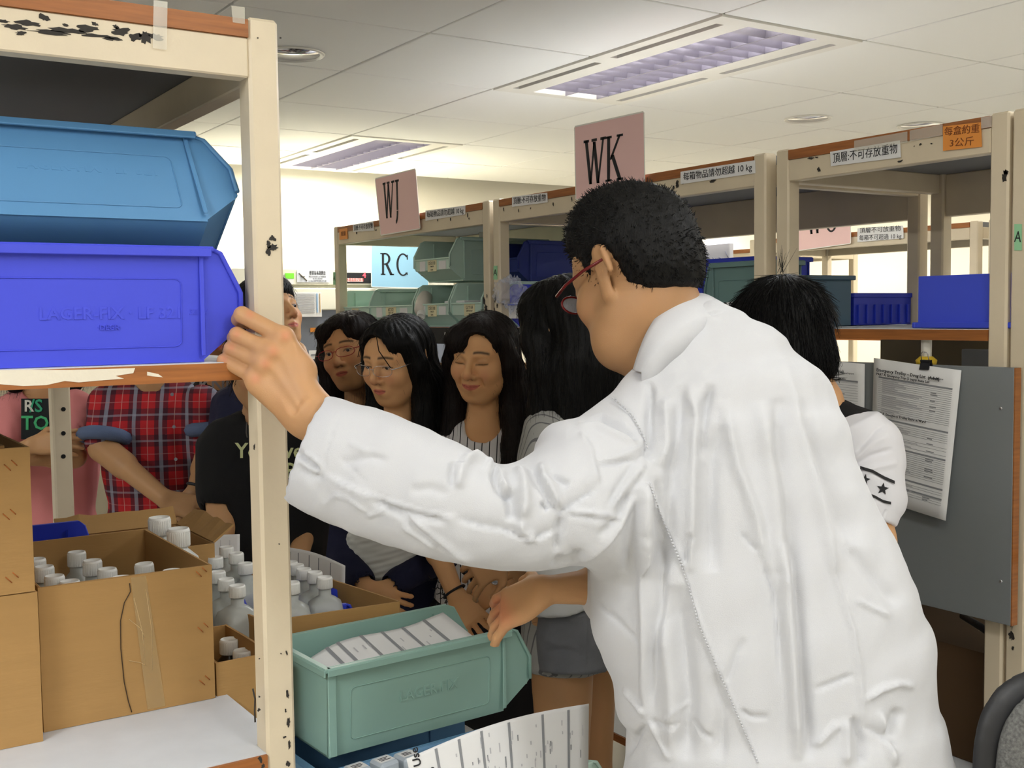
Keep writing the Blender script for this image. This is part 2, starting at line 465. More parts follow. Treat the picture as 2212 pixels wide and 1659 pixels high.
def struct(name, bm, m, parent=None):
    o = obj(name, bm, m, parent)
    if parent is None: o['kind'] = 'structure'
    return o
RX0, RX1, RY0, RY1 = -3.2, 6.6, -4.0, 6.12
b = BM(); box(b, (RX0, RY0, -.05), (RX1, RY1, 0)); struct('floor', b, M_FLOOR)
b = BM(); box(b, (RX0-.1, RY1, 0), (RX1+.1, RY1+.1, CEIL+.05)); struct('wall_back', b, M_WALL)
b = BM(); box(b, (RX0-.1, RY0, 0), (RX0, RY1, CEIL+.05)); struct('wall_left', b, M_WALL)
b = BM(); box(b, (RX1, RY0, 0), (RX1+.1, RY1, CEIL+.05)); struct('wall_right', b, M_WALL)
b = BM(); box(b, (RX0-.1, RY0-.1, 0), (RX1+.1, RY0, CEIL+.05)); struct('wall_front', b, M_WALL)
b = BM(); box(b, (RX0, RY1-.012, 0), (RX1, RY1, .1)); struct('baseboard_back', b, M_GREY)
b = BM(); box(b, (RX0, RY0, CEIL+.12), (RX1, RY1, CEIL+.16)); ceil_o = struct('ceiling', b, M_DARK)
# suspended boards, each its own tile
b = BM(); box(b, (-.2955, -.2955, 0), (.2955, .2955, .014), bev=.002)
tile_me = bpy.data.meshes.new('ceiling_tile'); b.to_mesh(tile_me); b.free(); tile_me.materials.append(M_TILE)
fixcells = set()
for (fx, fy, p, c) in FIX:
    for jj in (0, 1): fixcells.add((round((fx-GX)/.6), round((fy-GY)/.6)+jj))
for i in range(-8, 9):
    for j in range(-11, 7):
        x, y = GX+.6*(i+.5), GY+.6*(j+.5)
        if x-.3 < RX0-.35 or x+.3 > RX1+.35 or y+.3 > RY1+.35 or y-.3 < RY0-.35: continue
        if (i, j) in fixcells: continue
        o = bpy.data.objects.new('ceiling_tile', tile_me); link(o, ceil_o)
        o.location = (x, y, CEIL+RS.uniform(0, .0012)); o.rotation_euler = (RS.uniform(-.001, .001), RS.uniform(-.001, .001), 0)
# light fittings flush in the grid
def fitting(fx, fy, label, louvre):
    t = thing('ceiling_light', label, 'ceiling light', (fx, fy, CEIL), group='recessed fluorescent fittings')
    b = BM(); W_, L_ = .6, 1.2; z0, z1 = -.004, .008
    xs = [(.004, .045), (.075, .15)]      # solid strips either side of the slot row
    for s in (0, 1):
        for (a, c) in xs:
            A, C = (a, c) if s == 0 else (W_-c, W_-a)
            box(b, (A, .004, z0), (C, L_-.004, z1))
        A, C = (.045, .075) if s == 0 else (W_-.075, W_-.045)
        for (y0, y1) in ((.004, .07), (.56, .64), (1.13, L_-.004)): box(b, (A, y0, z0), (C, y1, z1))
    box(b, (.15, .004, z0), (.45, .05, z1)); box(b, (.15, 1.15, z0), (.45, L_-.004, z1))
    obj('frame', b, M_WHITE, t)
    b = BM()
    for s in (.045, W_-.075): box(b, (s-.01, .06, z1), (s+.04, 1.14, z1+.004))
    obj('air_slot', b, M_SLOT, t)
    b = BM()
    box(b, (.14, .04, .075), (.46, 1.16, .08)); box(b, (.14, .04, z1), (.15, 1.16, .08)); box(b, (.45, .04, z1), (.46, 1.16, .08))
    box(b, (.14, .04, z1), (.46, .05, .08)); box(b, (.14, 1.15, z1), (.46, 1.16, .08))
    obj('reflector', b, M_WHITE, t)
    b = BM()
    for x_ in (.225, .375): tube(b, [(x_, .08, .058), (x_, 1.12, .058)], .012, 10)
    obj('tube', b, M_TUBE, t)
    if louvre:
        blade = BM(); prism(blade, [(.15, -.0035, .03), (.15, 0, -.004), (.15, .0035, .03)], (1, 0, 0), .30)
        bme = bpy.data.meshes.new('louvre_blade'); blade.to_mesh(bme); blade.free(); bme.materials.append(M_LOUVRE)
        for k in range(1, 15):
            o = bpy.data.objects.new('louvre_blade', bme); link(o, t); o.location = (0, .05+1.1*k/15, 0)
        b = BM(); box(b, (.298, .05, -.004), (.302, 1.15, .034)); box(b, (.15, .05, -.002), (.153, 1.15, .045)); box(b, (.447, .05, -.002), (.45, 1.15, .045))
        obj('louvre_spine', b, M_LOUVRE, t)
    return t
fitting(FIX[0][0], FIX[0][1], 'large recessed ceiling light with louvres above the sign reading WK', True)
fitting(FIX[1][0], FIX[1][1], 'recessed ceiling light with louvres near the back wall, above the sign reading WJ', True)
far_names = ['', '', 'recessed ceiling light over the near right corner', 'recessed ceiling light over the left aisle', 'recessed ceiling light behind the camera',
             'recessed ceiling light at the far left behind the camera', 'recessed ceiling light at the right behind the camera', 'recessed ceiling light beyond the rack row, above the sign reading WO', 'recessed ceiling light in the far corner behind the rack row', 'recessed ceiling light by the side wall on the right', 'recessed ceiling light right above the man in the lab coat', 'recessed ceiling light above the aisle left of the near rack']
for q in range(2, len(FIX)): fitting(FIX[q][0], FIX[q][1], far_names[q], False)
# round downlights
def downlight(c, label, r=.085):
    t = thing('downlight', label, 'ceiling light', c, group='round downlights')
    b = BM(); lathe(b, [(r, -.001), (r+.012, -.006), (r+.016, -.001), (r+.016, .0)], 32); obj('trim_ring', b, M_WHITE, t, smooth=True)
    b = BM(); lathe(b, [(r, -.002), (r*.8, .05), (r*.35, .09), (.001, .09)], 32); obj('reflector', b, mat('downlight_reflector', s2l(225, 225, 230), rough=.12, metal=.9), t, smooth=True)
    b = BM(); lathe(b, [(.001, .03), (.016, .032), (.02, .05), (.018, .088)], 16); obj('bulb', b, mat('bulb_glow', (1, 1, 1), emit=(1, .98, .94), estr=5), t, smooth=True)
for (px_, py_, lab) in ((632, 116, 'round downlight in the ceiling beside the top of the near post'), (1745, 256, 'round downlight in the ceiling between the sign WK and the orange label'),
                        (1988, 271, 'round downlight just above the top edge of the rightmost rack')):
    p = onZ(px_, py_, CEIL); downlight((p[0], p[1], CEIL-.0005), lab)

# ---------------------------------------------------------------- racks
def chips(parent, pts, uv, nrm, rs, m=None, name='paint_chip'):
    """ragged patches of bare metal: pts list of (point, half-width, half-height)"""
    u, v = [Vector([float(a) for a in q]).normalized() for q in uv]; n = Vector(nrm)
    for (p, a, c) in pts:
        b = BM(); p = Vector([float(t) for t in p]); k = 18; ring = []
        ph = rs.uniform(0, 6.28); 
        for i in range(k):
            th = 2*PI*i/k; q = 1+.18*math.sin(2*th+ph)+rs.uniform(-.38, .38)
            ring.append(p+u*a*q*math.cos(th)+v*c*q*math.sin(th))
        prism(b, ring, n, .0005); childw(obj(name, b, m or M_CHIP, None), parent)
def rack(name, label, x0, x1, y0, y1, shelves, top=1.945, front=None, pw=.04, group=None, depth_rail=.05, rear=0):
    """posts, rails, boards with wooden edges. front = '-x' or '-y'"""
    t = thing(name, label, 'rack', ((x0+x1)/2, (y0+y1)/2, 0), group=group)
    cx, cy = t.location.x, t.location.y
    for (px_, py_) in ((x0, y0), (x1-pw, y0), (x0, y1-pw), (x1-pw, y1-pw)):
        b = BM(); box(b, (px_-cx, py_-cy, 0), (px_+pw-cx, py_+pw-cy, top+.004), bev=.004); obj('post', b, M_CREAM, t)
    rt = top-.022; rb = rt-depth_rail; e = .0015
    for (a, c) in (((x0+pw, y0+e), (x1-pw, y0+.03)), ((x0+pw, y1-.03), (x1-pw, y1-e)), ((x0+e, y0+pw), (x0+.03, y1-pw)), ((x1-.03, y0+pw), (x1-e, y1-pw))):
        b = BM(); box(b, (a[0]-cx, a[1]-cy, rb-(rear if (front[0] == '-x' and a[0] > x1-.05) else 0)), (c[0]-cx, c[1]-cy, rt), bev=.002); obj('rail', b, M_CREAM, t)
    def board(z, th, nm):
        inn = .004
        b = BM(); box(b, (x0+inn-cx, y0+inn-cy, z-th), (x1-inn-cx, y1-inn-cy, z))
        if nm == 'shelf':      # notches round the posts
            b.free(); b = BM()
            box(b, (x0+pw-cx, y0+inn-cy, z-th), (x1-pw-cx, y1-inn-cy, z)); box(b, (x0+inn-cx, y0+pw-cy, z-th), (x0+pw-cx, y1-pw-cy, z)); box(b, (x1-pw-cx, y0+pw-cy, z-th), (x1-inn-cx, y1-pw-cy, z))
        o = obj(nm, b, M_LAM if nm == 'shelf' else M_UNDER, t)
        # wooden edges
        for fr in front:
            b = BM()
            if fr == '-y': box(b, (x0+pw-cx, y0-.0008-cy, z-th-.0002), (x1-pw-cx, y0+inn-cy, z-.0012 if nm == 'shelf' else z))
            if fr == '-x': box(b, (x0-.0008-cx, y0+pw-cy, z-th-.0002), (x0+inn-cx, y1-pw-cy, z-.0012 if nm == 'shelf' else z))
            if len(b.verts): 
                q = obj('edge_strip', b, M_WOOD, o)
            else: b.free()
        return o
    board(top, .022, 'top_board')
    for z in shelves: board(z, .023, 'shelf')
    return t
NR = rack('near_rack', 'nearest cream rack with blue bins above, its corner post gripped by a hand', -.92, .558, 1.38, 2.70, [1.515, 1.0, .45], front=['-y'], group='cream storage racks')
RA = rack('storage_rack', 'cream rack with the WJ sign on its top rail', 2.0, 2.62, 3.165, 4.39, [1.53, 1.22, .8, .35], front=['-x'], rear=.06, group='cream storage racks')
RB = rack('storage_rack', 'cream rack with the WK sign on its top rail, middle of the row', 2.0, 2.62, 1.925, 3.14, [1.53, 1.22, .8, .35], front=['-x'], rear=.06, group='cream storage racks')
RC_ = rack('storage_rack', 'narrow cream rack behind the grey notice board with papers', 2.0, 2.62, 1.292, 1.892, [1.53, .62, .3], front=['-x'], rear=.06, group='cream storage racks')
RD = rack('storage_rack', 'cream rack with green A tag at the right edge of the picture', 2.0, 2.62, .09, 1.285, [1.53, 1.1, .5], front=['-x'], group='cream storage racks')
RW = rack('storage_rack', 'cream rack carrying the WO sign, seen through the front row', 4.35, 4.95, 2.95, 4.3, [1.45, 1.0, .5], front=['-x'], group='cream storage racks')
RW2 = rack('storage_rack', 'distant cream rack with bins, right of the WO sign', 4.35, 4.95, 1.68, 2.9, [1.45, 1.0, .5], front=['-x'], group='cream storage racks')
RW3 = rack('storage_rack', 'distant cream rack by the back wall carrying the white notice', 4.9, 5.4, 4.45, 5.6, [1.5, 1.0, .5], front=['-x'], group='cream storage racks')
b = BM(); box(b, (4.897, 4.5, 1.51), (4.903, 5.56, 1.88)); childw(obj('back_panel', b, M_WALL), RW3)
RL = rack('storage_rack', 'cream rack with dark bins behind the person in pink', -1.6, .9, 5.1, 5.6, [1.5, 1.1, .7, .3], front=['-y'], group='cream storage racks')
rs = np.random.RandomState(3)
# chips on the near rack: rail front, post front, post inner side
yn = 1.3814
L_ = []
for (a, c, hw, hh) in ((30, 58, 24, 6), (62, 50, 20, 7), (95, 38, 10, 9), (110, 70, 40, 5), (150, 66, 34, 6), (190, 62, 22, 8), (215, 78, 30, 5), (262, 68, 20, 9), (292, 80, 12, 9), (315, 82, 10, 16), (335, 80, 16, 9), (5, 45, 12, 4), (205, 52, 6, 5), (45, 72, 8, 5), (178, 26, 3, 3), (240, 84, 16, 4), (140, 54, 7, 3), (250, 58, 5, 5)):
    L_.append((onY(a, c, yn), hw*.00057, hh*.00057*.8))
chips(NR, L_, ((1, 0, 0), (0, 0, 1)), (0, -1, 0), rs)
L_ = []
for (a, c, hw, hh) in ((588, 515, 7, 6), (580, 528, 5, 9), (590, 535, 9, 8), (580, 545, 5, 7), (549, 965, 2, 6), (560, 1505, 2, 2), (559, 1533, 3, 4), (562, 1640, 5, 7), (568, 1655, 4, 5), (615, 1592, 3, 3), (621, 1500, 3, 8), (623, 1560, 3, 12), (625, 1610, 3, 9), (619, 1410, 2, 5), (622, 1650, 4, 7), (606, 82, 2, 2), (557, 82, 1.5, 1.5), (607, 1412, 1.5, 1.5), (560, 1423, 1.5, 1.5), (603, 1175, 1.3, 1.3), (617, 1535, 2, 4)):
    L_.append((onY(a, c, 1.3794), hw*.00058, hh*.00058))
chips(NR, L_, ((1, 0, 0), (0, 0, 1)), (0, -1, 0), rs)
b = BM(); tube(b, [onY(a, c, 1.3793) for a, c in ((546, 1488), (551, 1510), (550, 1535), (551, 1560))], .0012, 5); tube(b, [onY(a, c, 1.3793) for a, c in ((533, 912), (532, 935), (534, 945))], .001, 5)
childw(obj('scratch', b, M_CHIP), NR)
# torn white paint over the wooden edge, tape on the top rail
M_TORN = mat('torn_paint', s2l(222, 214, 196), rough=.7, bump=.5, bscale=90)
top_pts = [(0, 798), (60, 797), (150, 800), (230, 797), (300, 795)]; 
poly = [onY(a, c, 1.3786) for a, c in ((-40, 800), (60, 799), (150, 799), (230, 797), (292, 795), (288, 806), (250, 812), (268, 818), (215, 822), (170, 826), (140, 823), (100, 832), (50, 834), (0, 830), (-40, 836))]
b = BM(); prism(b, poly, (0, 1, 0), .0012); prism(b, [onY(a, c, 1.3786) for a, c in ((318, 803), (342, 808), (352, 815), (330, 813), (318, 811))], (0, 1, 0), .0012); childw(obj('torn_paint', b, M_TORN), NR)
for P_ in (((332, 0), (362, 4), (360, 108), (330, 104)), ((500, 12), (529, 16), (529, 52), (503, 48))):
    b = BM(); prism(b, [onY(a, c, 1.3785) for a, c in P_], (0, 1, 0), .0005); childw(obj('tape', b, M_TAPE), NR)
# holes in the rear post of the near rack
b = BM()
for py_ in (884, 936, 986, 850):
    if py_ == 850: continue
    p = onY(137, py_, 2.659); 
    rr = bmesh.ops.create_cone(b, cap_ends=True, segments=12, radius1=.005, radius2=.005, depth=.002); bmesh.ops.rotate(b, verts=rr['verts'], matrix=Matrix.Rotation(PI/2, 3, 'X')); bmesh.ops.translate(b, verts=rr['verts'], vec=p)
childw(obj('bolt_hole', b, M_DARK), NR)
# chips on the far racks
def fchips(R, lst, x=1.9995, rs=rs):
    s = .0012
    chips(R, [(onX(a, c, x), hw*s, hh*s) for (a, c, hw, hh) in lst], ((0, 1, 0), (0, 0, 1)), (-1, 0, 0), rs)
fchips(RA, [(1046, 650, 5, 10), (1050, 665, 6, 9), (1052, 640, 3, 5), (1053, 685, 2, 4), (945, 475, 2, 3), (973, 474, 3, 4), (1010, 465, 2, 6), (1013, 472, 2, 3), (770, 503, 3, 4), (812, 497, 5, 2)])
fchips(RB, [(1070, 645, 4, 9), (1074, 660, 3, 6), (1068, 668, 3, 4), (1088, 452, 2, 5), (1120, 455, 2, 4), (1195, 441, 2, 4), (1146, 450, 2, 2), (1463, 398, 5, 8), (1475, 395, 3, 3), (1540, 391, 8, 3), (1455, 405, 3, 3), (1235, 430, 2, 5), (1087, 657, 2, 3)])
fchips(RC_, [(1751, 342, 7, 2), (1764, 340, 4, 1.5), (1769, 366, 3, 4), (1988, 312, 2, 2), (2012, 310, 2, 1), (1975, 316, 1, 1), (1945, 348, 6, 1.5), (1676, 605, 3, 4)])
fchips(RD, [(2171, 380, 5, 8), (2173, 372, 4, 4), (2200, 945, 3, 3), (2186, 1250, 4, 4), (2187, 1345, 3, 10), (2185, 1372, 4, 8), (2188, 1400, 2, 3)])

# ---------------------------------------------------------------- serif letters for the signs
def seg(b, p, q, w, t=.0006):
    p = Vector((p[0], p[1], 0)); q = Vector((q[0], q[1], 0)); d = (q-p).normalized(); n = Vector((-d.y, d.x, 0))*w/2
    prism(b, [p-n, q-n, q+n, p+n], (0, 0, 1), t)
def hseg(b, p, q, w, t=.0006):   # stroke whose ends are cut level
    d = Vector((q[0]-p[0], q[1]-p[1], 0)).normalized(); hw = w/2/max(abs(d.y), .2)
    prism(b, [(p[0]-hw, p[1], 0), (q[0]-hw, q[1], 0), (q[0]+hw, q[1], 0), (p[0]+hw, p[1], 0)], (0, 0, 1), t)
def arc(b, c, rx, ry, a0, a1, w0, w1=None, n=18, t=.0006):
    """stroke along an ellipse; thickness w0 at the sides, w1 at top and bottom"""
    w1 = w1 or w0*.55
    P = []
    for i in range(n+1):
        a = math.radians(a0+(a1-a0)*i/n); wx = w0; wy = w1
        P.append(((c[0]+rx*math.cos(a), c[1]+ry*math.sin(a), 0), (c[0]+(rx-wx)*math.cos(a), c[1]+(ry-wy)*math.sin(a), 0)))
    for (o1, i1), (o2, i2) in zip(P, P[1:]): prism(b, [o1, o2, i2, i1], (0, 0, 1), t)
def glyph(ch, b, x):
    """unit-height slab-serif capital starting at x, returns advance"""
    n = len(b.verts)
    if ch == 'W':
        for p, q, w in (((.10, 1), (.30, 0), .12), ((.30, 0), (.46, .95), .07), ((.46, .95), (.64, 0), .12), ((.64, 0), (.86, 1), .07)): hseg(b, p, q, w)
        for c in (.10, .46, .86): box(b, (c-.12, .96, 0), (c+.12, 1.02, .0006))
        adv = 1.0
    elif ch == 'J':
        box(b, (.16, .18, 0), (.28, 1, .0006)); box(b, (.06, .96, 0), (.38, 1.02, .0006)); arc(b, (.06, .16), .22, .36, -85, 0, .12, .1); adv = .45
    elif ch == 'K':
        box(b, (.08, 0, 0), (.20, 1, .0006)); hseg(b, (.62, 1), (.22, .48), .07); hseg(b, (.30, .58), (.64, 0), .12)
        for c, z in ((.14, 0), (.14, .96), (.64, 0), (.62, .96)): box(b, (c-.13, z, 0), (c+.13, z+.05, .0006))
        adv = .8
    elif ch == 'R':
        box(b, (.08, 0, 0), (.20, 1, .0006)); arc(b, (.26, .75), .30, .27, -90, 90, .12, .06); box(b, (.2, .95, 0), (.28, 1.02, .0006)); box(b, (.2, .47, 0), (.3, .53, .0006)); hseg(b, (.34, .5), (.62, 0), .13)
        for c, z in ((.14, 0), (.12, .96)): box(b, (c-.13, z, 0), (c+.13, z+.05, .0006))
        box(b, (.54, 0, 0), (.76, .05, .0006)); adv = .78
    elif ch in 'CO':
        if ch == 'C': arc(b, (.40, .5), .38, .53, 48, 312, .12, .06, 24); box(b, (.62, .74, 0), (.68, .97, .0006)); box(b, (.62, .02, 0), (.66, .14, .0006))
        else: arc(b, (.40, .5), .38, .53, 0, 360, .12, .06, 32)
        adv = .82
    vs = b.verts[:][n:] if False else [v for v in b.verts][n:]
    bmesh.ops.translate(b, verts=vs, vec=(x, 0, 0))
    return adv
def sign(name, label, word, corners, face, h, origin, sx=.78, gap=.06, parent_thick=.003, group=None):
    """corners: four world points of the card, clockwise from top left as seen"""
    C_ = [Vector([float(a) for a in c]) for c in corners]
    n = ((C_[1]-C_[0]).cross(C_[3]-C_[0])).normalized()       # points away from the viewer
    t = thing(name, label, 'sign', (C_[2]+C_[3])/2, group=group)
    b = BM(); prism(b, C_, n, parent_thick); e = obj('card', b, face); childw(e, t)
    m2 = M_WHITE
    b = BM()   # white laminate border
    for i in range(4):
        p, q = C_[i], C_[(i+1) % 4]; d = (q-p).normalized(); s = d.cross(-n)*.004
        prism(b, [p-d*.0, q, q-s, p-s], -n, .0003)
    e = obj('border', b, m2); childw(e, t)
    b = BM(); x = 0
    for ch in word: x += glyph(ch, b, x)+gap
    W_ = x-gap
    u = (C_[1]-C_[0]).normalized(); v = (C_[0]-C_[3]).normalized()
    mw = frame_mat(Vector([float(a) for a in origin])-n*.0005, u, v) @ Matrix.Diagonal((h*sx, h, 1, 1))
    me = bpy.data.meshes.new('lettering'); b.to_mesh(me); b.free(); me.transform(mw)
    e = obj('lettering', me, M_BLACK); childw(e, t)
    return t
xs = 1.9905
wj = [onX(a, c, xs) for a, c in ((811, 387), (897, 366), (907, 493), (823, 507))]
sign('aisle_sign', 'pink card sign reading WJ taped to the top of a rack', 'WJ', wj, M_PINK, .135, onX(829, 473, xs), sx=.70, gap=.0)
wk = [onX(a, c, xs-.0) for a, c in ((1242, 275), (1390, 243), (1392, 400), (1245, 430))]
sign('aisle_sign', 'pink card sign reading WK, partly behind the head of the man', 'WK', wk, M_PINK, .125, onX(1262, 400, xs), sx=.83, gap=-.04)
rc = [onY(a, c, 5.22) for a, c in ((803, 529), (925, 534), (925, 622), (803, 619))]
sign('aisle_sign', 'pale blue card sign reading RC in front of the refrigerator', 'RC', rc, M_BLUEC, .1107, onY(822, 593.5, 5.22), sx=.92, gap=.10)
wo = [onX(a, c, 4.34) for a, c in ((1690, 455), (1837, 431), (1837, 525), (1692, 545))]
sign('aisle_sign', 'pink card sign reading WO seen through the front rack row', 'WO', wo, M_PINK, .15, onX(1742, 507, 4.34), sx=.75, gap=.02)

# printed strips on rails
def strip(R, s, x, corners, size, m=M_PAPER, ink=M_BLACK, name='label_strip', lines=None, sx=.8):
    C_ = [Vector([float(a) for a in onX(a_, c_, x)]) for a_, c_ in corners]
    n = ((C_[1]-C_[0]).cross(C_[3]-C_[0])).normalized()
    b = BM(); prism(b, C_, n, .0006); e = obj(name, b, m); childw(e, R)
    u = (C_[1]-C_[0]).normalized(); v = (C_[0]-C_[3]).normalized(); L = lines or [s]
    cen = sum(C_, Vector())/4
    for i, l in enumerate(L):
        if not l: continue
        c = cen+v*((len(L)-1)/2-i)*size*1.25
        me = text_mesh(l, size, ext=.0002); wd = max(v_.co.x for v_ in me.vertices)-min(v_.co.x for v_ in me.vertices)
        q = min(1.2, (C_[1]-C_[0]).length*.92/wd)
        me.transform(frame_mat(c-n*.0006, u, v) @ Matrix.Diagonal((q, 1, 1, 1)))
        e2 = obj('lettering', me, ink); childw(e2, e)
    return e
X_ = 1.9985
strip(RC_, '頂層:不可存放重物', X_, ((1793, 328), (1944, 303), (1946, 340), (1795, 359)), .024)
strip(RC_, '', X_-.001, ((2037, 273), (2119, 264), (2121, 317), (2037, 326)), .019, M_ORANGE, mat('brown_ink', s2l(120, 60, 20)), lines=['每盒約重', '3公斤'])
strip(RB, '每箱物品請勿超越 10 kg', X_, ((1470, 371), (1631, 346), (1632, 374), (1470, 398)), .022)
strip(RB, '頂層:不可存放重物', X_, ((1106, 425), (1182, 416), (1183, 437), (1106, 447)), .024)
strip(RA, '每箱物品請勿超越 10 kg', X_, ((919, 455), (1005, 444), (1005, 463), (919, 477)), .024)
strip(RA, '頂層:不可存放重物', X_, ((762, 485), (806, 478), (808, 498), (763, 501)), .024)
strip(RA, '重量', X_, ((733, 495), (750, 492), (751, 516), (733, 518)), .02, M_ORANGE, mat('brown_ink', s2l(120, 60, 20)))
strip(RW, '', 4.345, ((1852, 493), (1951, 487), (1952, 515), (1852, 523)), .028, lines=['頂層不可放重物', '每箱不可超過 10 kg'])
for (R, px_, py0, py1, w_) in ((RB, 1070, 574, 604, 8), (RD, 2199, 484, 541, 16), (RA, 722, 588, 615, 5)):
    strip(R, 'A', X_, ((px_-w_/2, py0), (px_+w_/2, py0), (px_+w_/2, py1), (px_-w_/2, py1)), .03, M_GREENL, M_BLACK, name='bay_tag')
# wrinkled tape on the rails
for (a, c, d_, e_) in ((1845, 312, 1960, 292), (1965, 290, 2036, 276), (2119, 262, 2142, 258)):
    b = BM(); prism(b, [onX(a, c-8, 1.9975), onX(d_, e_-8, 1.9975), onX(d_, e_+16, 1.9975), onX(a, c+16, 1.9975)], (1, 0, 0), .0004)
    childw(obj('tape', b, M_TAPE), RC_)
# ---------------------------------------------------------------- storage bins
def bin_mesh(L=.35, W=.2, H=.145, low=.5, detail=True):
    """open-fronted stacking bin: local x from back (0) to front (L), y across, z up"""
    b = BM(); t = .003
    prof = [(0, 0), (.85*L, 0), (.985*L, .27*H), (L, .31*H), (L, .62*H), (.985*L, .67*H), (.915*L, .96*H), (.89*L, H), (0, H)]
    tp = .006                         # taper of the sides
    for s in (-1, 1):
        A = [Vector((x, s*(W/2-tp*(1-z/H)), z)) for x, z in prof]
        Bq = [p+Vector((0, -s*t, 0)) for p in A]
        a = [b.verts.new(p) for p in A]; c = [b.verts.new(p) for p in Bq]
        b.faces.new(a if s < 0 else a[::-1]); b.faces.new(c[::-1] if s < 0 else c)
        for i in range(len(a)):
            j = (i+1) % len(a); b.faces.new((a[i], c[i], c[j], a[j]) if s < 0 else (a[i], a[j], c[j], c[i]))
        # outward rim along the top, a bead down the sloping wing edge
        box(b, (-.004, s*W/2-(.009 if s < 0 else -.0005), H-.007), (.895*L, s*W/2+(.009 if s > 0 else .0005), H), bev=.0015)
        box(b, (-.004, s*(W/2+.0085)-.0015, H-.013), (.885*L, s*(W/2+.0085)+.0015, H-.002), bev=.0008)
        pts = [(.89*L, H-.003), (.925*L, .945*H), (.985*L, .66*H), (L-.001, .6*H), (L-.001, .33*H)]
        tube(b, [(x, s*(W/2), z) for x, z in pts], .0032, 6)
        # offset step where the wing begins
        box(b, (.845*L, s*W/2-(.003 if s < 0 else -.0), .05*H), (.862*L, s*W/2+(.003 if s > 0 else 0), .95*H), bev=.0012)
        box(b, (-.002, s*W/2-(.004 if s < 0 else 0), 0.02*H), (.012, s*W/2+(.004 if s > 0 else 0), .93*H), bev=.0012)
        if detail:     # raised outline panel
            y = s*(W/2-tp*.5+.0009); x0, x1, z0, z1, r = .1*L, .78*L, .14*H, .72*H, .008
            R_ = []
            for cx, cz, a0 in ((x1-r, z1-r, 0), (x0+r, z1-r, 90), (x0+r, z0+r, 180), (x1-r, z0+r, 270)):
                for k in range(4): a_ = math.radians(a0+30*k); R_.append((cx+r*math.cos(a_), s*(W/2-tp*(1-(cz+r*math.sin(a_))/H))+s*.0004, cz+r*math.sin(a_)))
            tube(b, R_, .0008, 4, close=True)
    box(b, (0, -W/2+.002, 0), (t, W/2-.002, H-.001)); box(b, (0, -W/2+tp, 0), (.86*L, W/2-tp, t))
    box(b, (-.009, -W/2-.0085, H-.007), (t, W/2+.0085, H), bev=.0015); box(b, (-.0105, -W/2-.0085, H-.013), (-.0075, W/2+.0085, H-.002), bev=.0008)
    # front: sloping toe then upright lip
    i_ = W/2-tp-.001
    prism(b, [(.845*L, -i_, 0), (.982*L, -i_, .27*H), (.982*L, i_, .27*H), (.845*L, i_, 0)], (-.4, 0, .9), .003)
    box(b, (L-.008, -W/2+.004, .26*H), (L-.004, W/2-.004, low*H), bev=.001); box(b, (L-.011, -W/2+.004, low*H-.006), (L+.001, W/2-.004, low*H), bev=.0015)
    # inner ribs near the opening
    for s in (-1, 1): box(b, (.80*L, s*(W/2-.008)-.002, .15*H), (.806*L, s*(W/2-.008)+.002, .93*H))
    me = bpy.data.meshes.new('bin_body'); b.to_mesh(me); b.free()
    return me
BINS = {}
def bin_(label, m, M4, L=.35, W=.2, H=.145, low=.5, tags=None, group=None, name='storage_bin'):
    """M4: local -> world matrix. thing with a body and label parts"""
    k = (L, W, H, low, m.name)
    if k not in BINS:
        me = bin_mesh(L, W, H, low); me.materials.append(m); BINS[k] = me
    t = bpy.data.objects.new(name, None); link(t); t.matrix_world = M4; t.empty_display_size = .05
    tag(t, label, 'bin', group)
    o = bpy.data.objects.new('body', BINS[k]); link(o, t)
    for (kind, y, w_, h_, txt, mm) in (tags or []):
        b = BM(); z = .37*H; box(b, (L-.004, y-w_/2, z-h_/2), (L-.0025, y+w_/2, z+h_/2))
        tg = obj('label_card', b, mm, t)
        if txt:
            L2 = txt.split('|')
            for i, l in enumerate(L2):
                sz = h_*(.42 if i == 0 else .2)
                me = text_mesh(l, sz); me.transform(frame_mat((L-.0024, y, z+h_*(.2-.28*i)), (0, 1, 0), (0, 0, 1)) @ Matrix.Diagonal((.8, 1, 1, 1)))
                obj('lettering', me, M_BLACK, tg)
    return t
def MW(loc, rz=0, rx=0, ry=0, sc_=1):
    return Matrix.Translation(Vector([float(a) for a in loc])) @ Matrix.Rotation(rz, 4, 'Z') @ Matrix.Rotation(rx, 4, 'X') @ Matrix.Rotation(ry, 4, 'Y') @ Matrix.Scale(sc_, 4)
G_N = 'bins on the upper shelf of the near rack'
e = onY(523, 700, 1.40)
zb = 1.5155
# front violet bin: side faces the viewer; front wing points right
def emboss(o, s, size, x, z, H=.145, W=.2, bold=False, m=None):
    me = text_mesh(s, size, ext=.0006, bold=bold); me.transform(frame_mat((x, -(W/2-.003)+.0002, z), (1, 0, 0), (0, 0, 1)))
    return obj('moulded_lettering', me, m, o)
v1 = bin_('violet blue plastic bin on the near shelf, touched by the fingertips', M_VIO, MW((e[0]-.35, 1.50, zb)), group=G_N)
emboss(v1, 'LAGER-FIX · LF 321', .0205, .19, .062, m=M_VIO, bold=True); emboss(v1, '3Z W', .010, .295, .063, m=M_VIO); emboss(v1, '·DEGR·', .009, .185, .045, m=M_VIO)
M_TB = mat('blue_teal_plastic', s2l(88, 138, 184), rough=.4, spec=.4, var=.06, vscale=5)
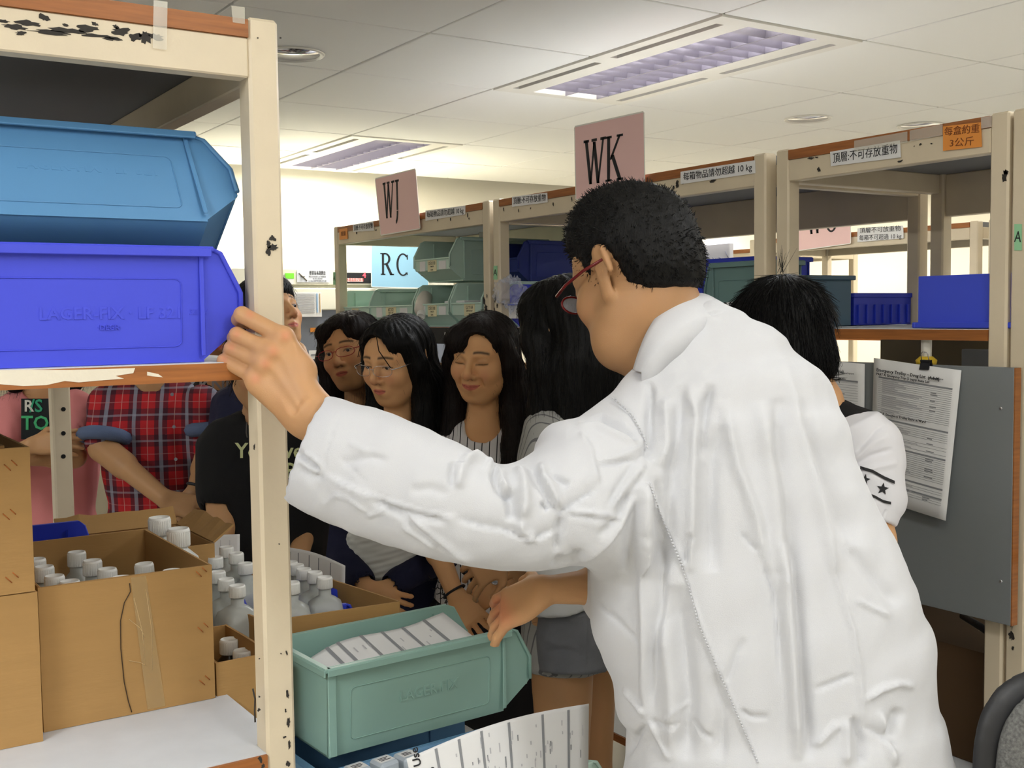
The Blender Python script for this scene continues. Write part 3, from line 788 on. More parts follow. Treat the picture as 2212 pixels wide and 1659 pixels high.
# the bin above: its near side is raised, so its underside shows
p = onY(523, 345, 1.395)
pe = onY(300, 466, 1.398)
v2 = bin_('tilted blue-teal plastic bin leaning in the open violet one', M_TB, Matrix.Translation((p[0]-.345, 1.398, pe[2])) @ Matrix.Rotation(math.radians(-37), 4, 'X') @ Matrix.Translation((0, .1, .0)), group=G_N)
emboss(v2, 'LAGER-FIX · LF 321', .0205, .17, .078, m=M_TB, bold=True)
v3 = bin_('dark teal bin behind the tilted blue one, only its end showing', M_DTEAL, MW((p[0]-.325, 1.74, zb+.15)), group=G_N)
v4 = bin_('violet blue bin in the second row of the near upper shelf', M_VIO, MW((p[0]-.37, 1.74, zb)), group=G_N)

# large green bins in the middle, below the arm
cA = onD(703, 1447, 1.72)
zr = cA[2]; H1 = .145; base1 = zr-H1
ang = math.radians(3)
x1_, y1_ = cA[0], cA[1]
def mid(loc, dz): return Matrix.Translation(Vector((loc[0], loc[1], dz))) @ Matrix.Rotation(ang, 4, 'Z')
def offs(ux, uy): return (x1_+ux*math.cos(ang)-uy*math.sin(ang), y1_+ux*math.sin(ang)+uy*math.cos(ang))
G_M = 'large bins stacked beside the near rack'
LB = .392
b1 = bin_('pale aqua open bin with a paper inside, below the sleeve', mat('green_aqua_plastic', s2l(146, 182, 172), rough=.38, spec=.45, var=.05, vscale=5), mid(offs(.008, .108), base1), L=LB, W=.2, H=H1, low=.4, group=G_M)
me = text_mesh('LAGER-FIX', .024, ext=.0006, bold=True); me.transform(frame_mat((.185, -.0975, .07), (1, 0, 0), (0, 0, 1))); obj('moulded_lettering', me, mat('green_aqua_plastic', (0, 0, 0)), b1)
b2 = bin_('blue-teal bin with small white boxes, beneath the aqua bin', mat('blue_aqua', s2l(106, 150, 190), rough=.4), mid(offs(-.018, .085), base1-H1-.008), L=LB, W=.2, H=H1, low=.4, group=G_M)
b3 = bin_('teal bin holding the long printed sheet, in front of the stacked bins', M_TEAL, mid(offs(.06, -.03-.0), base1-.20), L=.42, W=.16, H=.13, low=.4, group=G_M)
# curled paper inside the aqua bin
def sheet(name, label, cat, pts, m, th=.0004, lines=(), nn=16, group=None, ink=None, parent=None):
    """pts: 4 corner curves as function grid: P(u,v)->3D; lines: (u0,v0,u1,v1,ink)"""
    P = pts; b = BM(); g = [[b.verts.new(P(i/nn, j/nn)) for j in range(nn+1)] for i in range(nn+1)]
    for i in range(nn):
        for j in range(nn): b.faces.new((g[i][j], g[i+1][j], g[i+1][j+1], g[i][j+1]))
    bmesh.ops.recalc_face_normals(b, faces=b.faces[:])
    geom = bmesh.ops.solidify(b, geom=b.faces[:], thickness=th)
    o = obj(name, b, m, parent, smooth=True)
    if label: tag(o, label, cat, group)
    by = {}
    for L_ in lines: by.setdefault(L_[4].name, (L_[4], []))[1].append(L_)
    for k_, (mm, LL) in by.items():
        b = BM()
        for (u0, v0, u1, v1, _) in LL:
            n_ = max(1, int(abs(u1-u0)*nn*1.2)); m_ = max(1, int(abs(v1-v0)*nn*1.2)); G = []
            for i in range(n_+1):
                row = []
                for j in range(m_+1):
                    u, v = u0+(u1-u0)*i/n_, v0+(v1-v0)*j/m_
                    p = Vector(P(u, v)); du = Vector(P(min(u+.01, 1.01), v))-p; dv = Vector(P(u, v+.01))-p; nr = du.cross(dv).normalized()
                    if nr.dot(Vector((float(CP[0]), float(CP[1]), float(CP[2])))-p) < 0: nr = -nr
                    row.append(b.verts.new(p+nr*(.0005+th)))
                G.append(row)
            for i in range(n_):
                for j in range(m_): b.faces.new((G[i][j], G[i+1][j], G[i+1][j+1], G[i][j+1]))
        obj('print', b, mm, o)
    return o
def quadP(c, bulge=0, bn=None):
    """bilinear patch c = [TL, TR, BR, BL]; u right, v down"""
    C_ = [Vector([float(a) for a in q]) for q in c]; n = Vector(bn) if bn is not None else Vector((0, 0, 0))
    def P(u, v):
        a = C_[0].lerp(C_[1], u); d = C_[3].lerp(C_[2], u); return a.lerp(d, v)+n*bulge*math.sin(PI*u)
    return P
def loc2w(M, p): q = M @ Vector(p); return q
Mb1 = b1.matrix_world
R = np.random.RandomState(11)
ln = [(.06, .05, .17, .26, M_BLACK)]
for u in (.2, .27, .42, .56, .70, .85): ln.append((u, .0, u+.02, 1, M_INKG))
for k in range(26):
    u = R.uniform(.08, .92); v = R.uniform(.05, .85); ln.append((u, v, u+.008, v+R.uniform(.03, .12), M_INKL))
def Pcurl(u, v):
    x = .02+.30*u; z = .085+.052*math.sin(min(u*1.25+.1, 1.0)*PI*.5)-.035*v+.008*math.sin(u*7)
    y = -.082+.15*(1-v)
    return tuple(loc2w(Mb1, (x, y, z)))
sheet('paper_sheet', 'curled printed sheet lying inside the aqua bin', 'paper', Pcurl, M_PAPER, lines=[(a, 1-d, c_, 1-b_, m_) for a, b_, c_, d, m_ in ln])
# long printed sheet rising out of the lower bin
c4 = [onD(878, 1639, 1.52), onD(1272, 1520, 1.66), onD(1270, 1688, 1.64), onD(905, 1760, 1.50)]
ln = []
for u in (.14, .26, .38, .53, .72, .87): ln.append((u, .04, u+.014, .98, M_INKG))
for k in range(70):
    u = R.uniform(.12, .97); v = R.uniform(.06, .9); ln.append((u, v, u+.004+.004*R.rand(), v+R.uniform(.03, .14), M_INKL if k % 4 else M_INKG))
lp = sheet('paper_sheet', 'long printed sheet with grey bars standing in the bin at the bottom edge', 'paper', quadP(c4, .012, (0, 0, 1)), M_PAPER, lines=ln)
u_ = Vector(c4[0]-c4[3]); n_ = Vector(c4[1]-c4[0])
for s, sz, uu, vv in (('For Use', .016, .045, .22), ('ED 1', .018, .05, .8), ('AB', .018, .105, .45)):
    P0 = Vector(quadP(c4, .012, (0, 0, 1))(uu, vv)); me = text_mesh(s, sz, bold=True); fm = frame_mat(P0, c4[0]-c4[3], -(c4[1]-c4[0])); nn = Vector(fm.col[2][:3])
    if nn.dot(Vector((0, 0, CAMH))-P0) < 0: fm = frame_mat(P0, c4[0]-c4[3], -(c4[1]-c4[0]))
    me.transform(Matrix.Translation(nn*.002) @ fm); obj('lettering', me, M_BLACK, lp)
# small translucent boxes with labels in the lower bin
M_VIAL = mat('frosted_vial', s2l(196, 206, 216), rough=.4, trans=.2)
for k, (px_, py_, d_) in enumerate(((772, 1655, 1.64), (830, 1640, 1.66), (880, 1628, 1.70), (858, 1672, 1.58), (800, 1690, 1.56))):
    c = onD(px_, py_, d_)
    t = thing('small_box', ['leftmost small frosted box with a white label in the lowest bin', 'middle small frosted box of the row in the lowest bin', 'rearmost small frosted box of the row in the lowest bin',
              'small frosted box in front of the row, beside the long sheet', 'small frosted box cut by the bottom edge of the picture'][k], 'box', (c[0], c[1], c[2]-.05), rotz=.1+.1*R.rand(), group='small frosted boxes in the lowest bin')
    b = BM(); box(b, (-.017, -.017, 0), (.017, .017, .05), bev=.004); obj('body', b, M_VIAL, t)
    b = BM(); box(b, (-.013, -.009, .05), (.013, .009, .0505)); obj('label_card', b, M_PAPER, t)
    for q in (-.004, 0, .004):
        b = BM(); box(b, (-.009, q-.0008, .0505), (.009*R.uniform(.3, 1), q+.0008, .0508)); obj('print', b, M_BLACK, t)

# ---------------------------------------------------------------- table carrying those bins
tx0, tx1, ty0, ty1, tz = .63, 1.16, 1.36, 2.10, base1-H1-.012
tb = thing('side_table', 'grey-topped low table beside the near rack carrying the bins and bottles', 'table', ((tx0+tx1)/2, (ty0+ty1)/2, 0))
b = BM(); box(b, (tx0, ty0, tz-.025), (tx1, ty1, tz), bev=.003); childw(obj('table_top', b, M_LAM), tb)
for (a, c) in ((tx0+.02, ty0+.02), (tx1-.05, ty0+.02), (tx0+.02, ty1-.05), (tx1-.05, ty1-.05)):
    b = BM(); box(b, (a, c, 0), (a+.03, c+.03, tz-.025)); childw(obj('leg', b, M_CREAM), tb)
# third bin's own support: a lower ledge
# ---------------------------------------------------------------- cartons
def carton(label, x0, x1, y0, y1, z0, z1, rot=0, th=.004, flaps=(), staples=(), group=None, closed=False, mc=None):
    cx, cy = (x0+x1)/2, (y0+y1)/2
    t = thing('carton', label, 'box', (cx, cy, z0), rot, group)
    a, c, h = (x1-x0)/2, (y1-y0)/2, z1-z0
    b = BM(); 
    box(b, (-a, -c, 0), (a, -c+th, h)); box(b, (-a, c-th, 0), (a, c, h)); box(b, (-a, -c+th, 0), (-a+th, c-th, h)); box(b, (a-th, -c+th, 0), (a, c-th, h)); box(b, (-a+th, -c+th, 0), (a-th, c-th, th))
    if closed: box(b, (-a+th, -c+th, h-th), (a-th, c-th, h))
    bmesh.ops.subdivide_edges(b, edges=b.edges[:], cuts=2)
    for v in b.verts: v.co += Vector((RS.uniform(-1, 1), RS.uniform(-1, 1), RS.uniform(-1, 1)))*.0006
    obj('body', b, mc or M_CARD, t)
    for (side, ln_, an) in flaps:      # flap folded outwards by angle
        b = BM(); an = math.radians(an); o, s_ = math.cos(an)*ln_, math.sin(an)*ln_
        e = {'-y': ((-a, -c, h), (a, -c, h), (0, -1)), '+y': ((-a, c, h), (a, c, h), (0, 1)), '-x': ((-a, -c, h), (-a, c, h), (-1, 0)), '+x': ((a, -c, h), (a, c, h), (1, 0))}[side]
        p, q, dr = Vector(e[0]), Vector(e[1]), Vector((*e[2], 0)); nseg = 10; row = []
        for i in range(nseg+1):
            m = p.lerp(q, i/nseg); row.append((m, m+dr*o+Vector((0, 0, s_+RS.uniform(-.004, .004)))))
        nz = dr*(-math.sin(an))*th+Vector((0, 0, math.cos(an)*th))
        for (m1, f1), (m2, f2) in zip(row, row[1:]): prism(b, [m1, m2, f2, f1], nz.normalized(), th)
        obj('flap', b, M_CARD, t)
    for (sx_, sz_) in staples:
        b = BM()
        tube(b, [(-a+sx_-.003, -c-.0009, sz_+.004), (-a+sx_+.005, -c-.0009, sz_-.005)], .0006, 5); obj('staple', b, M_COPPER, t); b = BM()
        tube(b, [(-a+sx_+.006, -c-.0009, sz_+.009), (-a+sx_+.013, -c-.0009, sz_+.001)], .0006, 5)
        obj('staple', b, M_COPPER, t)
    return t
G_C = 'cartons on the lower shelf of the near rack'
ZS = 1.0005
c1 = carton('open cardboard carton of white-capped bottles on the near white shelf', .291, .534, 1.633, 1.985, ZS, 1.203, staples=((.222, .192), (.222, .108), (.222, .028)), group=G_C)
tpv = [(.120, .192), (.121, .180), (.112, .165), (.106, .14), (.105, .10), (.108, .05), (.113, .02), (.117, .004)]
b = BM(); tube(b, [(-.1215+x*1.02, -.1771, z) for x, z in tpv], .0007, 5); obj('pen_line', b, mat('pen_ink', s2l(60, 44, 30)), c1)
b = BM(); y_ = -.1766
for (x0_, w0, x1_2, w1) in ((.135, .022, .155, .026),): prism(b, [(-.1215+x0_-w0/2, y_, .2), (-.1215+x0_+w0/2, y_, .2), (-.1215+x1_2+w1/2, y_, .003), (-.1215+x1_2-w1/2, y_, .003)], (0, -1, 0), .0003)
obj('tape', b, mat('card_tape', s2l(196, 164, 112), rough=.12, alpha=.45, spec=.7), c1)
b = BM()
for (xa, za, xb, zb_) in ((.128, .17, .140, .07), (.120, .14, .142, .11), (.145, .18, .150, .06), (.118, .08, .142, .068)):
    tube(b, [(-.1215+xa, y_-.0004, za), (-.1215+(xa+xb)/2+.004, y_-.0004, (za+zb_)/2), (-.1215+xb, y_-.0001, zb_)], .0004, 4)
obj('tape_crease', b, mat('crease', s2l(206, 180, 136), rough=.3), c1)
c0 = carton('closed cardboard carton at the left edge, under another carton', .03, .284, 1.60, 1.93, ZS, 1.206, closed=True, group=G_C)
c00 = carton('cardboard carton with copper staples on top of another at the left edge', .02, .281, 1.60, 1.90, 1.2075, 1.402, staples=((.232, .170), (.228, .105), (.228, .020)), flaps=(('+y', .12, 14), ('-x', .1, 10)), group=G_C)
b = BM(); 
for i in range(1): prism(b, [(-.13, -.15, .1945), (.10, -.15, .1945), (.06, -.03, .218), (-.13, 0, .225)], (0, .2, 1), .004)
obj('flap', b, M_CARDIN, c00)
# carton with raised flap behind
p0 = onZ(195, 1180, 1.16)
c2 = carton('open carton with a raised torn flap at the back of the near shelf', .46, .70, 2.12, 2.36, ZS, 1.135, flaps=(('+y', .045, 50), ('+x', .05, 35)), group=G_C)
# blue bin corner behind the carton
bin_('deep blue bin on the near lower shelf behind the open carton', M_BLUE, MW((.24, 2.12, ZS), rz=0), L=.26, W=.19, H=.19, low=.7, group=None)

# ---------------------------------------------------------------- bottles
def bottle_mesh(w_, h_, neck, kind):
    b = BM()
    if kind == 'square': lathe(b, [(w_*.42, 0, 1), (w_/2, .006, 1), (w_/2, h_*.62, 1), (w_*.46, h_*.70, .6), (w_*.30, h_*.76, .1), (neck, h_*.79, 0), (neck, h_*.88, 0)], 28)
    else: lathe(b, [(w_*.44, 0), (w_/2, .006), (w_/2, h_*.66), (w_*.44, h_*.74), (neck, h_*.82), (neck, h_*.9)], 24)
    me = bpy.data.meshes.new('bottle_body'); b.to_mesh(me); b.free(); return me
def cap_mesh(r, h_):
    b = BM(); seg = 36; pr = []
    lathe(b, [(r*1.0, 0), (r*1.0, h_*.88), (r*.93, h_), (r*.86, h_), (r*.8, h_*.95), (.0008, h_*.95)], seg)
    for k in range(seg):
        a = 2*PI*k/seg; bx = box(b, (r*.98, -.0006, h_*.05), (r*1.03, .0006, h_*.85)); bmesh.ops.rotate(b, verts=bx, cent=(0, 0, 0), matrix=Matrix.Rotation(a, 3, 'Z'))
    me = bpy.data.meshes.new('cap_mesh'); b.to_mesh(me); b.free(); me.materials.append(M_CAPW); return me
BT = {}
def bottle(label, loc, kind='square', w_=.066, h_=.165, cap_r=.0145, cap_h=.021, m=None, group=None, rz=0, tagged=False, tilt=0):
    key = (kind, w_, h_, cap_r, (m or M_BOT).name)
    if key not in BT:
        bm_ = bottle_mesh(w_, h_, cap_r*.8, kind); bm_.materials.append(m or M_BOT); BT[key] = (bm_, cap_mesh(cap_r, cap_h))
    t = thing('bottle', label, 'bottle', loc, rz, group)
    if tilt: t.rotation_euler = (tilt, tilt*.5, rz)
    o = bpy.data.objects.new('body', BT[key][0]); link(o, t)
    o = bpy.data.objects.new('cap', BT[key][1]); link(o, t); o.location = (0, 0, h_-cap_h)
    if tagged:
        b = BM(); x = w_/2+.0008; box(b, (-w_*.42, -x-.0004, h_*.12), (w_*.42, -x, h_*.5)); lb = obj('label_card', b, M_PAPER, t)
        b = BM()
        for q in range(14): box(b, (-w_*.38+q*w_*.048, -x-.0008, h_*.40), (-w_*.38+q*w_*.048+w_*(.012+.02*((q*7) % 3)/2), -x-.0004, h_*.45))
        box(b, (-w_*.38, -x-.0008, h_*.34), (w_*.34, -x-.0004, h_*.36)); box(b, (-w_*.38, -x-.0008, h_*.28), (w_*.1, -x-.0004, h_*.30)); obj('print', b, M_INKG, lb)
    return t
def cap_at(px_, py_, r, h_, zcap=None, d=None):
    """world base point of a bottle whose cap top centre is seen at the pixel"""
    p = onZ(px_, py_, zcap) if zcap is not None else onD(px_, py_, d)
    return (p[0], p[1], p[2]-h_)
names1 = {}
G1 = 'white-capped bottles in the open carton'
cp = [(165, 1185, 'at the rear of the open carton, with the highest cap'), (199, 1203, 'second from the rear in the open carton'), (231, 1221, 'third from the rear in the open carton'),
      (95, 1216, 'beside the stapled carton in the open carton'), (117, 1236, 'nearest the left corner of the open carton'), (268, 1243, 'mostly hidden at the middle of the open carton'),
      (325, 1208, 'standing alone at the right of the open carton, slightly tilted'), (378, 1228, 'at the right end of the open carton, only cap showing'), (150, 1255, 'just showing above the open carton front wall'), (78, 1200, 'half hidden by the stapled carton')]
for k, (a, c, s) in enumerate(cp):
    zc = 1.193 if k in (0, 1, 2, 3, 4, 6, 9) else 1.201
    p = onZ(a, c, zc)
    if k == 8: p = onZ(a, c-8, 1.19)
    x = min(max(p[0], .325), .502); y = min(max(p[1], 1.665), 1.95)
    bottle('white-capped bottle '+s, (x, y, p[2]-.19), 'round', .055, .185, .0145, .024, group=G1, rz=k*.7, tilt=.05 if k == 6 else 0)
for k, (a, c, s) in enumerate(((344, 1117, 'tall white bottle behind the open carton, further from the post'), (385, 1141, 'tall white bottle behind the open carton, nearer the post'))):
    p = onD(a, c, 2.02-.04*k); bottle(s, (p[0], p[1], ZS), 'round', .075, p[2]-ZS, .0195, .032, m=mat('white_bottle', s2l(214, 216, 212), rough=.35), group='tall white bottles')
# carton of brown bottles beyond the post
c3 = carton('open carton of dark bottles between the near post and the bigger cartons', .535, .628, 1.64, 1.84, ZS-.13, ZS+.05, rot=.03, group=None)
for k, (a, c, s) in enumerate(((495, 1380, 'dark bottle with a white cap, further left beside the near post'), (524, 1404, 'dark bottle with a white cap, touching the near post in view'))):
    p = onD(a, c, 1.86-.04*k); bottle(s, (p[0], p[1], p[2]-.15), 'round', .05, .15, .0155, .024, m=M_BROWNB, group='dark bottles with white caps')
# the crowd of clear bottles in a tray
G2 = 'clear square bottles in the tray'
left = [(439, 1184), (489, 1181), (463, 1202), (510, 1194), (476, 1232), (528, 1216), (468, 1206+30), (487, 1249), (512, 1264)]
left = [(439, 1184), (489, 1181), (465, 1203), (510, 1194), (470, 1234), (530, 1216), (488, 1250), (512, 1264)]
right = [(628, 1213), (641, 1219), (656, 1228), (680, 1235), (701, 1246), (630, 1257)]
wd = ['furthest left of the far row', 'at the back beside the white paper', 'second of the left cluster', 'in the left cluster, close to the post', 'in the left cluster, third from the front', 'partly hidden by the left edge of the near post', 'second from the front in the left cluster', 'at the front of the left cluster, full body showing']
wd2 = ['just right of the near post, furthest back', 'second from the post in the right row', 'third from the post in the right row', 'fourth in the right row, next to the labelled corner bottle', 'at the right end of the tray, with a printed label', 'with a printed label, against the near post']
ZB = .925
for k, (a, c) in enumerate(left):
    d_ = [2.26, 2.30, 2.18, 2.22, 2.10, 2.18, 2.05, 2.00][k]; p = onD(a, c, d_)
    bottle('clear square bottle '+wd[k], (p[0], p[1], p[2]-.165), group=G2, rz=.05, m=M_BOT)
for k, (a, c) in enumerate(right):
    d_ = [2.32, 2.27, 2.21, 2.16, 2.10, 2.02][k]; p = onD(a, c, d_)
    bottle('clear square bottle '+wd2[k], (p[0], p[1], p[2]-.165), group=G2, rz=-.35, tagged=k >= 4)
p = onD(860, 1299, 2.06); q = onD(620, 1336, 1.95)
tray = thing('carton', 'shallow cardboard tray holding the clear square bottles, behind the aqua bin', 'box', (float((p[0]+q[0])/2), float((p[1]+q[1])/2), tz))
def wallp(pa, pb, z0, z1, th=.004):
    b = BM(); a_ = Vector((pa[0], pa[1], z0)); c_ = Vector((pb[0], pb[1], z0)); d = (c_-a_); n = Vector((-d.y, d.x, 0)).normalized()
    prism(b, [a_, c_, c_+Vector((0, 0, z1-z0)), a_+Vector((0, 0, z1-z0))], n, th); return b
far = np.array([-.05, .40, 0]); q0 = onD(575, 1343, 1.94)
for (A_, B_) in ((p, q0), (p+far, p), (q0+far, p+far), (q0, q0+far)): childw(obj('side', wallp(A_, B_, tz, float(p[2])), M_CARD), tray)
b = BM(); prism(b, [(p[0], p[1], p[2]-.165), (q0[0]-.12, q0[1]+.05, p[2]-.165), (q0[0]+far[0]-.12, q0[1]+far[1]+.05, p[2]-.165), (p[0]+far[0], p[1]+far[1], p[2]-.165)], (0, 0, -1), .006); childw(obj('tray_floor', b, M_CARDIN), tray)
# papers behind the bottles
c4 = [onD(600, 1180, 2.42), onD(746, 1222, 2.26), onD(744, 1322, 2.24), onD(600, 1290, 2.4)]
ln = [(u, .08, u+.012, .3+.6*R.rand(), M_INKG) for u in (.18, .3, .46, .6, .78)]
sheet('paper_sheet', 'curved printed sheet standing behind the clear bottles, right of the near post', 'paper', quadP(c4, .02, (.3, .3, .3)), M_PAPER, lines=ln)
c4 = [onD(408, 1157, 2.42), onD(518, 1154, 2.42), onD(518, 1235, 2.4), onD(408, 1235, 2.4)]
sheet('paper_sheet', 'white sheet with small blue marks behind the clear bottles', 'paper', quadP(c4), M_PAPER, lines=[(.28, .1, .30, .35, M_SLOT), (.4, .15, .41, .4, M_SLOT), (.62, .15, .63, .4, M_INKL), (.8, .15, .81, .4, M_INKL)])
p = onD(735, 1305, 2.16); bin_('small bright blue bin showing behind the tray of bottles', M_BLUE, MW((p[0]-.17, p[1]+.05, p[2]-.085), rz=-.25), L=.2, W=.12, H=.1, low=.6)

# ---------------------------------------------------------------- goods in the rack row
G_A = 'green open bins on the rack under the WJ sign'
def fbin(px0, px1, zbase, label, m, tags=None, L=.35, H=.145, low=.54, xf=2.02, py=640, group=G_A, yaw=0):
    y0 = onX(px0, py, xf)[1]; y1 = onX(px1, py, xf)[1]; W = abs(y0-y1)-.019; yc = (y0+y1)/2
    return bin_(label, m, Matrix.Translation((xf+L, yc, zbase)) @ Matrix.Rotation(PI+yaw, 4, 'Z'), L=L, W=round(W, 3), H=H, low=low, tags=tags, group=group)
TG = lambda W, s, right=True: [('c', .0, .062, .036, s, M_PAPER2)]+([('r', -W*.33, .034, .030, '', M_PAPER)] if right else [])
fbin(732, 800, 1.531, 'green open bin furthest left on the shelf under the WJ sign', M_TEAL, TG(.2, 'A', False), H=.15)
fbin(795, 893, 1.531, 'green open bin with label reading ASC, second from left on its shelf', M_TEAL, [('c', .0, .085, .042, 'ASC102|TABLETS 1000|50 MG', M_PAPER2), ('r', -.10, .05, .04, '', M_PAPER), ('l', .105, .06, .03, '', M_PAPER)], H=.15)
fbin(893, 972, 1.531, 'green open bin with a milky bottle lying in it, below the raised bin', M_TEAL, [('c', .0, .065, .042, 'DEX100|TABLETS|50 MG', M_PAPER2), ('r', -.072, .04, .036, '', M_PAPER), ('l', .075, .05, .03, '', M_PAPER)], H=.155)
fbin(970, 1043, 1.531, 'green open bin with label reading GLY, furthest right beside the rack post', M_TEAL, [('c', .02, .07, .042, 'GLY104|SUPPOSITORY|200', M_PAPER2)], H=.155)
fbin(893, 975, 1.695, 'green open bin stacked above the others, partly hiding the RC sign', M_TEAL, [('c', .0, .065, .042, 'DEX100|TABLETS|50 MG', M_PAPER2), ('r', -.072, .04, .036, '', M_PAPER), ('l', .075, .05, .03, '', M_PAPER)], H=.155, L=.42)
# contents
def lump(name, label, cat, c, r, m, seed=0, sq=(1, 1, 1), group=None):
    b = BM(); bmesh.ops.create_icosphere(b, subdivisions=4, radius=1)
    v = np.array([q.co[:] for q in b.verts]); n = noise3(v*3, seed)
    n = n*1.6+np.abs(noise3(v*7, seed+3))*1.6-.8
    for q, k_ in zip(b.verts, n): q.co = Vector((q.co.x*r*sq[0]*(1+.22*k_), q.co.y*r*sq[1]*(1+.22*k_), q.co.z*r*sq[2]*(1+.25*k_)))+Vector([float(t) for t in c])
    return tag(obj(name, b, m), label, cat, group)
t = bottle('milky bottle lying tilted inside the open green bin', onX(948, 668, 2.07), 'round', .06, .13, .016, .022, m=mat('milky_bottle', s2l(214, 206, 196), rough=.35), group=None)
t.rotation_euler = (-.9, -.5, .3); p = onX(918, 640, 2.07); t.location = tuple(p)
t.rotation_euler = Vector((-.75, -.95, -.9)).to_track_quat('Z', 'Y').to_euler()
lump('plastic_bag', 'crumpled clear bag in the raised green bin', 'bag', onX(932, 577, 2.08)-np.array([0, 0, .012]), .035, mat('bag_white', s2l(200, 204, 204), rough=.3, alpha=.7), 3, (1.2, 1.4, .6))
p = onX(1012, 652, 2.10); b = BM(); box(b, (-.06, -.07, -.03), (.06, .07, .004), bev=.002); o = obj('medicine_box', b, M_PAPER); o.location = p; tag(o, 'white box in the green bin beside the rack post', 'box')
p = onY(921, 540, 3.95); b = BM(); box(b, (-.032, -.03, -.03), (.032, .03, .02), bev=.002); o = obj('medicine_box', b, M_PAPER); o.location = (2.33, 3.68, 1.695+.155+.02); tag(o, 'small white box standing on the raised green bin', 'box')
# rack B left: blue bins, bag
G_B = 'bins on the rack under the WK sign'
fbin(1088, 1145, 1.531, 'violet blue bin with a clear bag on the WK rack', M_VIO, [('c', -.03, .07, .05, 'C1|', M_PAPER)], H=.14, group=G_B, xf=2.03)
y_ = onX(1112, 560, 2.2)[1]; bin_('dark blue bin stacked behind the bag on the rack under the WK sign', mat('navy_plastic', s2l(34, 52, 128), rough=.5), Matrix.Translation((2.55, y_+.05, 1.68)) @ Matrix.Rotation(PI, 4, 'Z'), L=.37, W=.2, H=.15, low=.6, group=G_B)
lump('plastic_bag', 'crinkled clear plastic bag hanging over the blue bin beside the A tag', 'bag', onX(1100, 632, 2.02), .055, mat('bag_clear', s2l(206, 212, 232), rough=.1, alpha=.28, spec=.9), 5, (.7, 1.3, 1.1))
# whiteboard seen behind rack B
b = BM(); box(b, (2.66, 2.72, 1.35), (2.68, 3.08, 1.80), bev=.003); o = obj('white_board', b, mat('board_white', s2l(206, 204, 206), rough=.35, var=.05, vscale=4)); tag(o, 'pale board with faint writing behind the rack under the WK sign', 'whiteboard')
b = BM()
for k in range(8): tube(b, [(2.659, 2.95-.03*k, 1.76+.012*math.sin(k*2)), (2.659, 2.93-.03*k, 1.735+.01*math.cos(k)), (2.659, 2.935-.03*k, 1.75)], .0012, 4)
obj('print', b, M_SLOT, o)
# rack B right: green bin, blue bin, label SC
yb = onX(1655, 640, 2.05)[1]
G_B2 = 'bins at the right end of the rack under the WK sign'
y0 = onX(1528, 600, 2.04)[1]
bin_('grey-green bin whose long side shows behind the head of the boy', mat('grey_green_plastic', s2l(98, 128, 128), rough=.4), Matrix.Translation((2.085, y0-.225, 1.531)) @ Matrix.Rotation(PI/2, 4, 'Z'), L=.225, W=.11, H=.165, low=.5, group=G_B2)
bin_('blue bin just behind the grey-green one, beside the nape of the man', M_BLUE, Matrix.Translation((2.27, y0-.05, 1.531)) @ Matrix.Rotation(PI/2, 4, 'Z'), L=.25, W=.19, H=.185, low=.5, group=G_B2)
strip(RB, '', 1.994, ((1546, 656), (1600, 650), (1600, 668), (1546, 672)), .02)
me = text_mesh('SC 04', .026, bold=True); me.transform(frame_mat(onX(1571, 662, 1.993), (0, -1, 0), (0, 0, 1))); childw(obj('lettering', me, M_BLACK), RB)
# rack C: teal bin, ribbed crate, inverted blue bin
G_R = 'bins on the narrow rack above the notice board'
ya = onX(1700, 640, 2.05)[1]; yb = onX(1848, 640, 2.05)[1]
def tub(label, m, x0, x1, y0, y1, z0, z1, rim=.009, inv=False, ribs=0, group=None, name='storage_bin'):
    cx, cy = (x0+x1)/2, (y0+y1)/2; t = thing(name, label, 'bin', (cx, cy, z0), group=group)
    a, c, h = (x1-x0)/2, (y1-y0)/2, z1-z0; b = BM(); th = .004
    box(b, (-a, -c, 0), (a, -c+th, h), bev=.001); box(b, (-a, c-th, 0), (a, c, h), bev=.001); box(b, (-a, -c+th, 0), (-a+th, c-th, h)); box(b, (a-th, -c+th, 0), (a, c-th, h))
    box(b, (-a+th, -c+th, h-th if inv else 0), (a-th, c-th, h if inv else th))
    obj('body', b, m, t)
    b = BM(); z = 0 if inv else h-.012
    for A_, B_ in (((-a-rim, -c-rim), (a+rim, -c)), ((-a-rim, c), (a+rim, c+rim)), ((-a-rim, -c), (-a, c)), ((a, -c), (a+rim, c))): box(b, (A_[0], A_[1], z), (B_[0], B_[1], z+.012), bev=.002)
    obj('rim', b, m, t)
    for k in range(ribs):
        b = BM(); y = -a+(k+.5)*2*a/ribs; box(b, (y-.004, -c-.006, .004), (y+.004, -c, h-.03), bev=.001); obj('rib', b, m, t)
    return t
tub('dark teal box bin left of the ribbed blue crate', M_DTEAL, 2.16, 2.325, 1.938, 2.10, 1.5315, 1.5315+.128, group=G_R)
tub('ribbed blue crate behind the rear post, right of the dark teal bin', M_BLUE, 2.345, 2.575, 1.945, 2.10, 1.5315, 1.615, ribs=7, rim=.003, group=G_R)
ye = onX(1987, 640, 2.02)[1]
tub('bright blue bin standing upside down on its rim beside the right post', M_VIO if False else mat('bright_blue_plastic', s2l(56, 76, 206), rough=.42), 2.014, 2.30, ye-.245, ye, 1.5315, 1.5315+.108, inv=True, group=G_R)
# glass beakers and bits behind
p = onX(1857, 607, 2.9)
tub('clear plastic cup seen past the corner of the teal bin', M_PLAS, 2.36, 2.42, 2.12, 2.17, 1.5315, 1.665, rim=.003, name='plastic_cup')
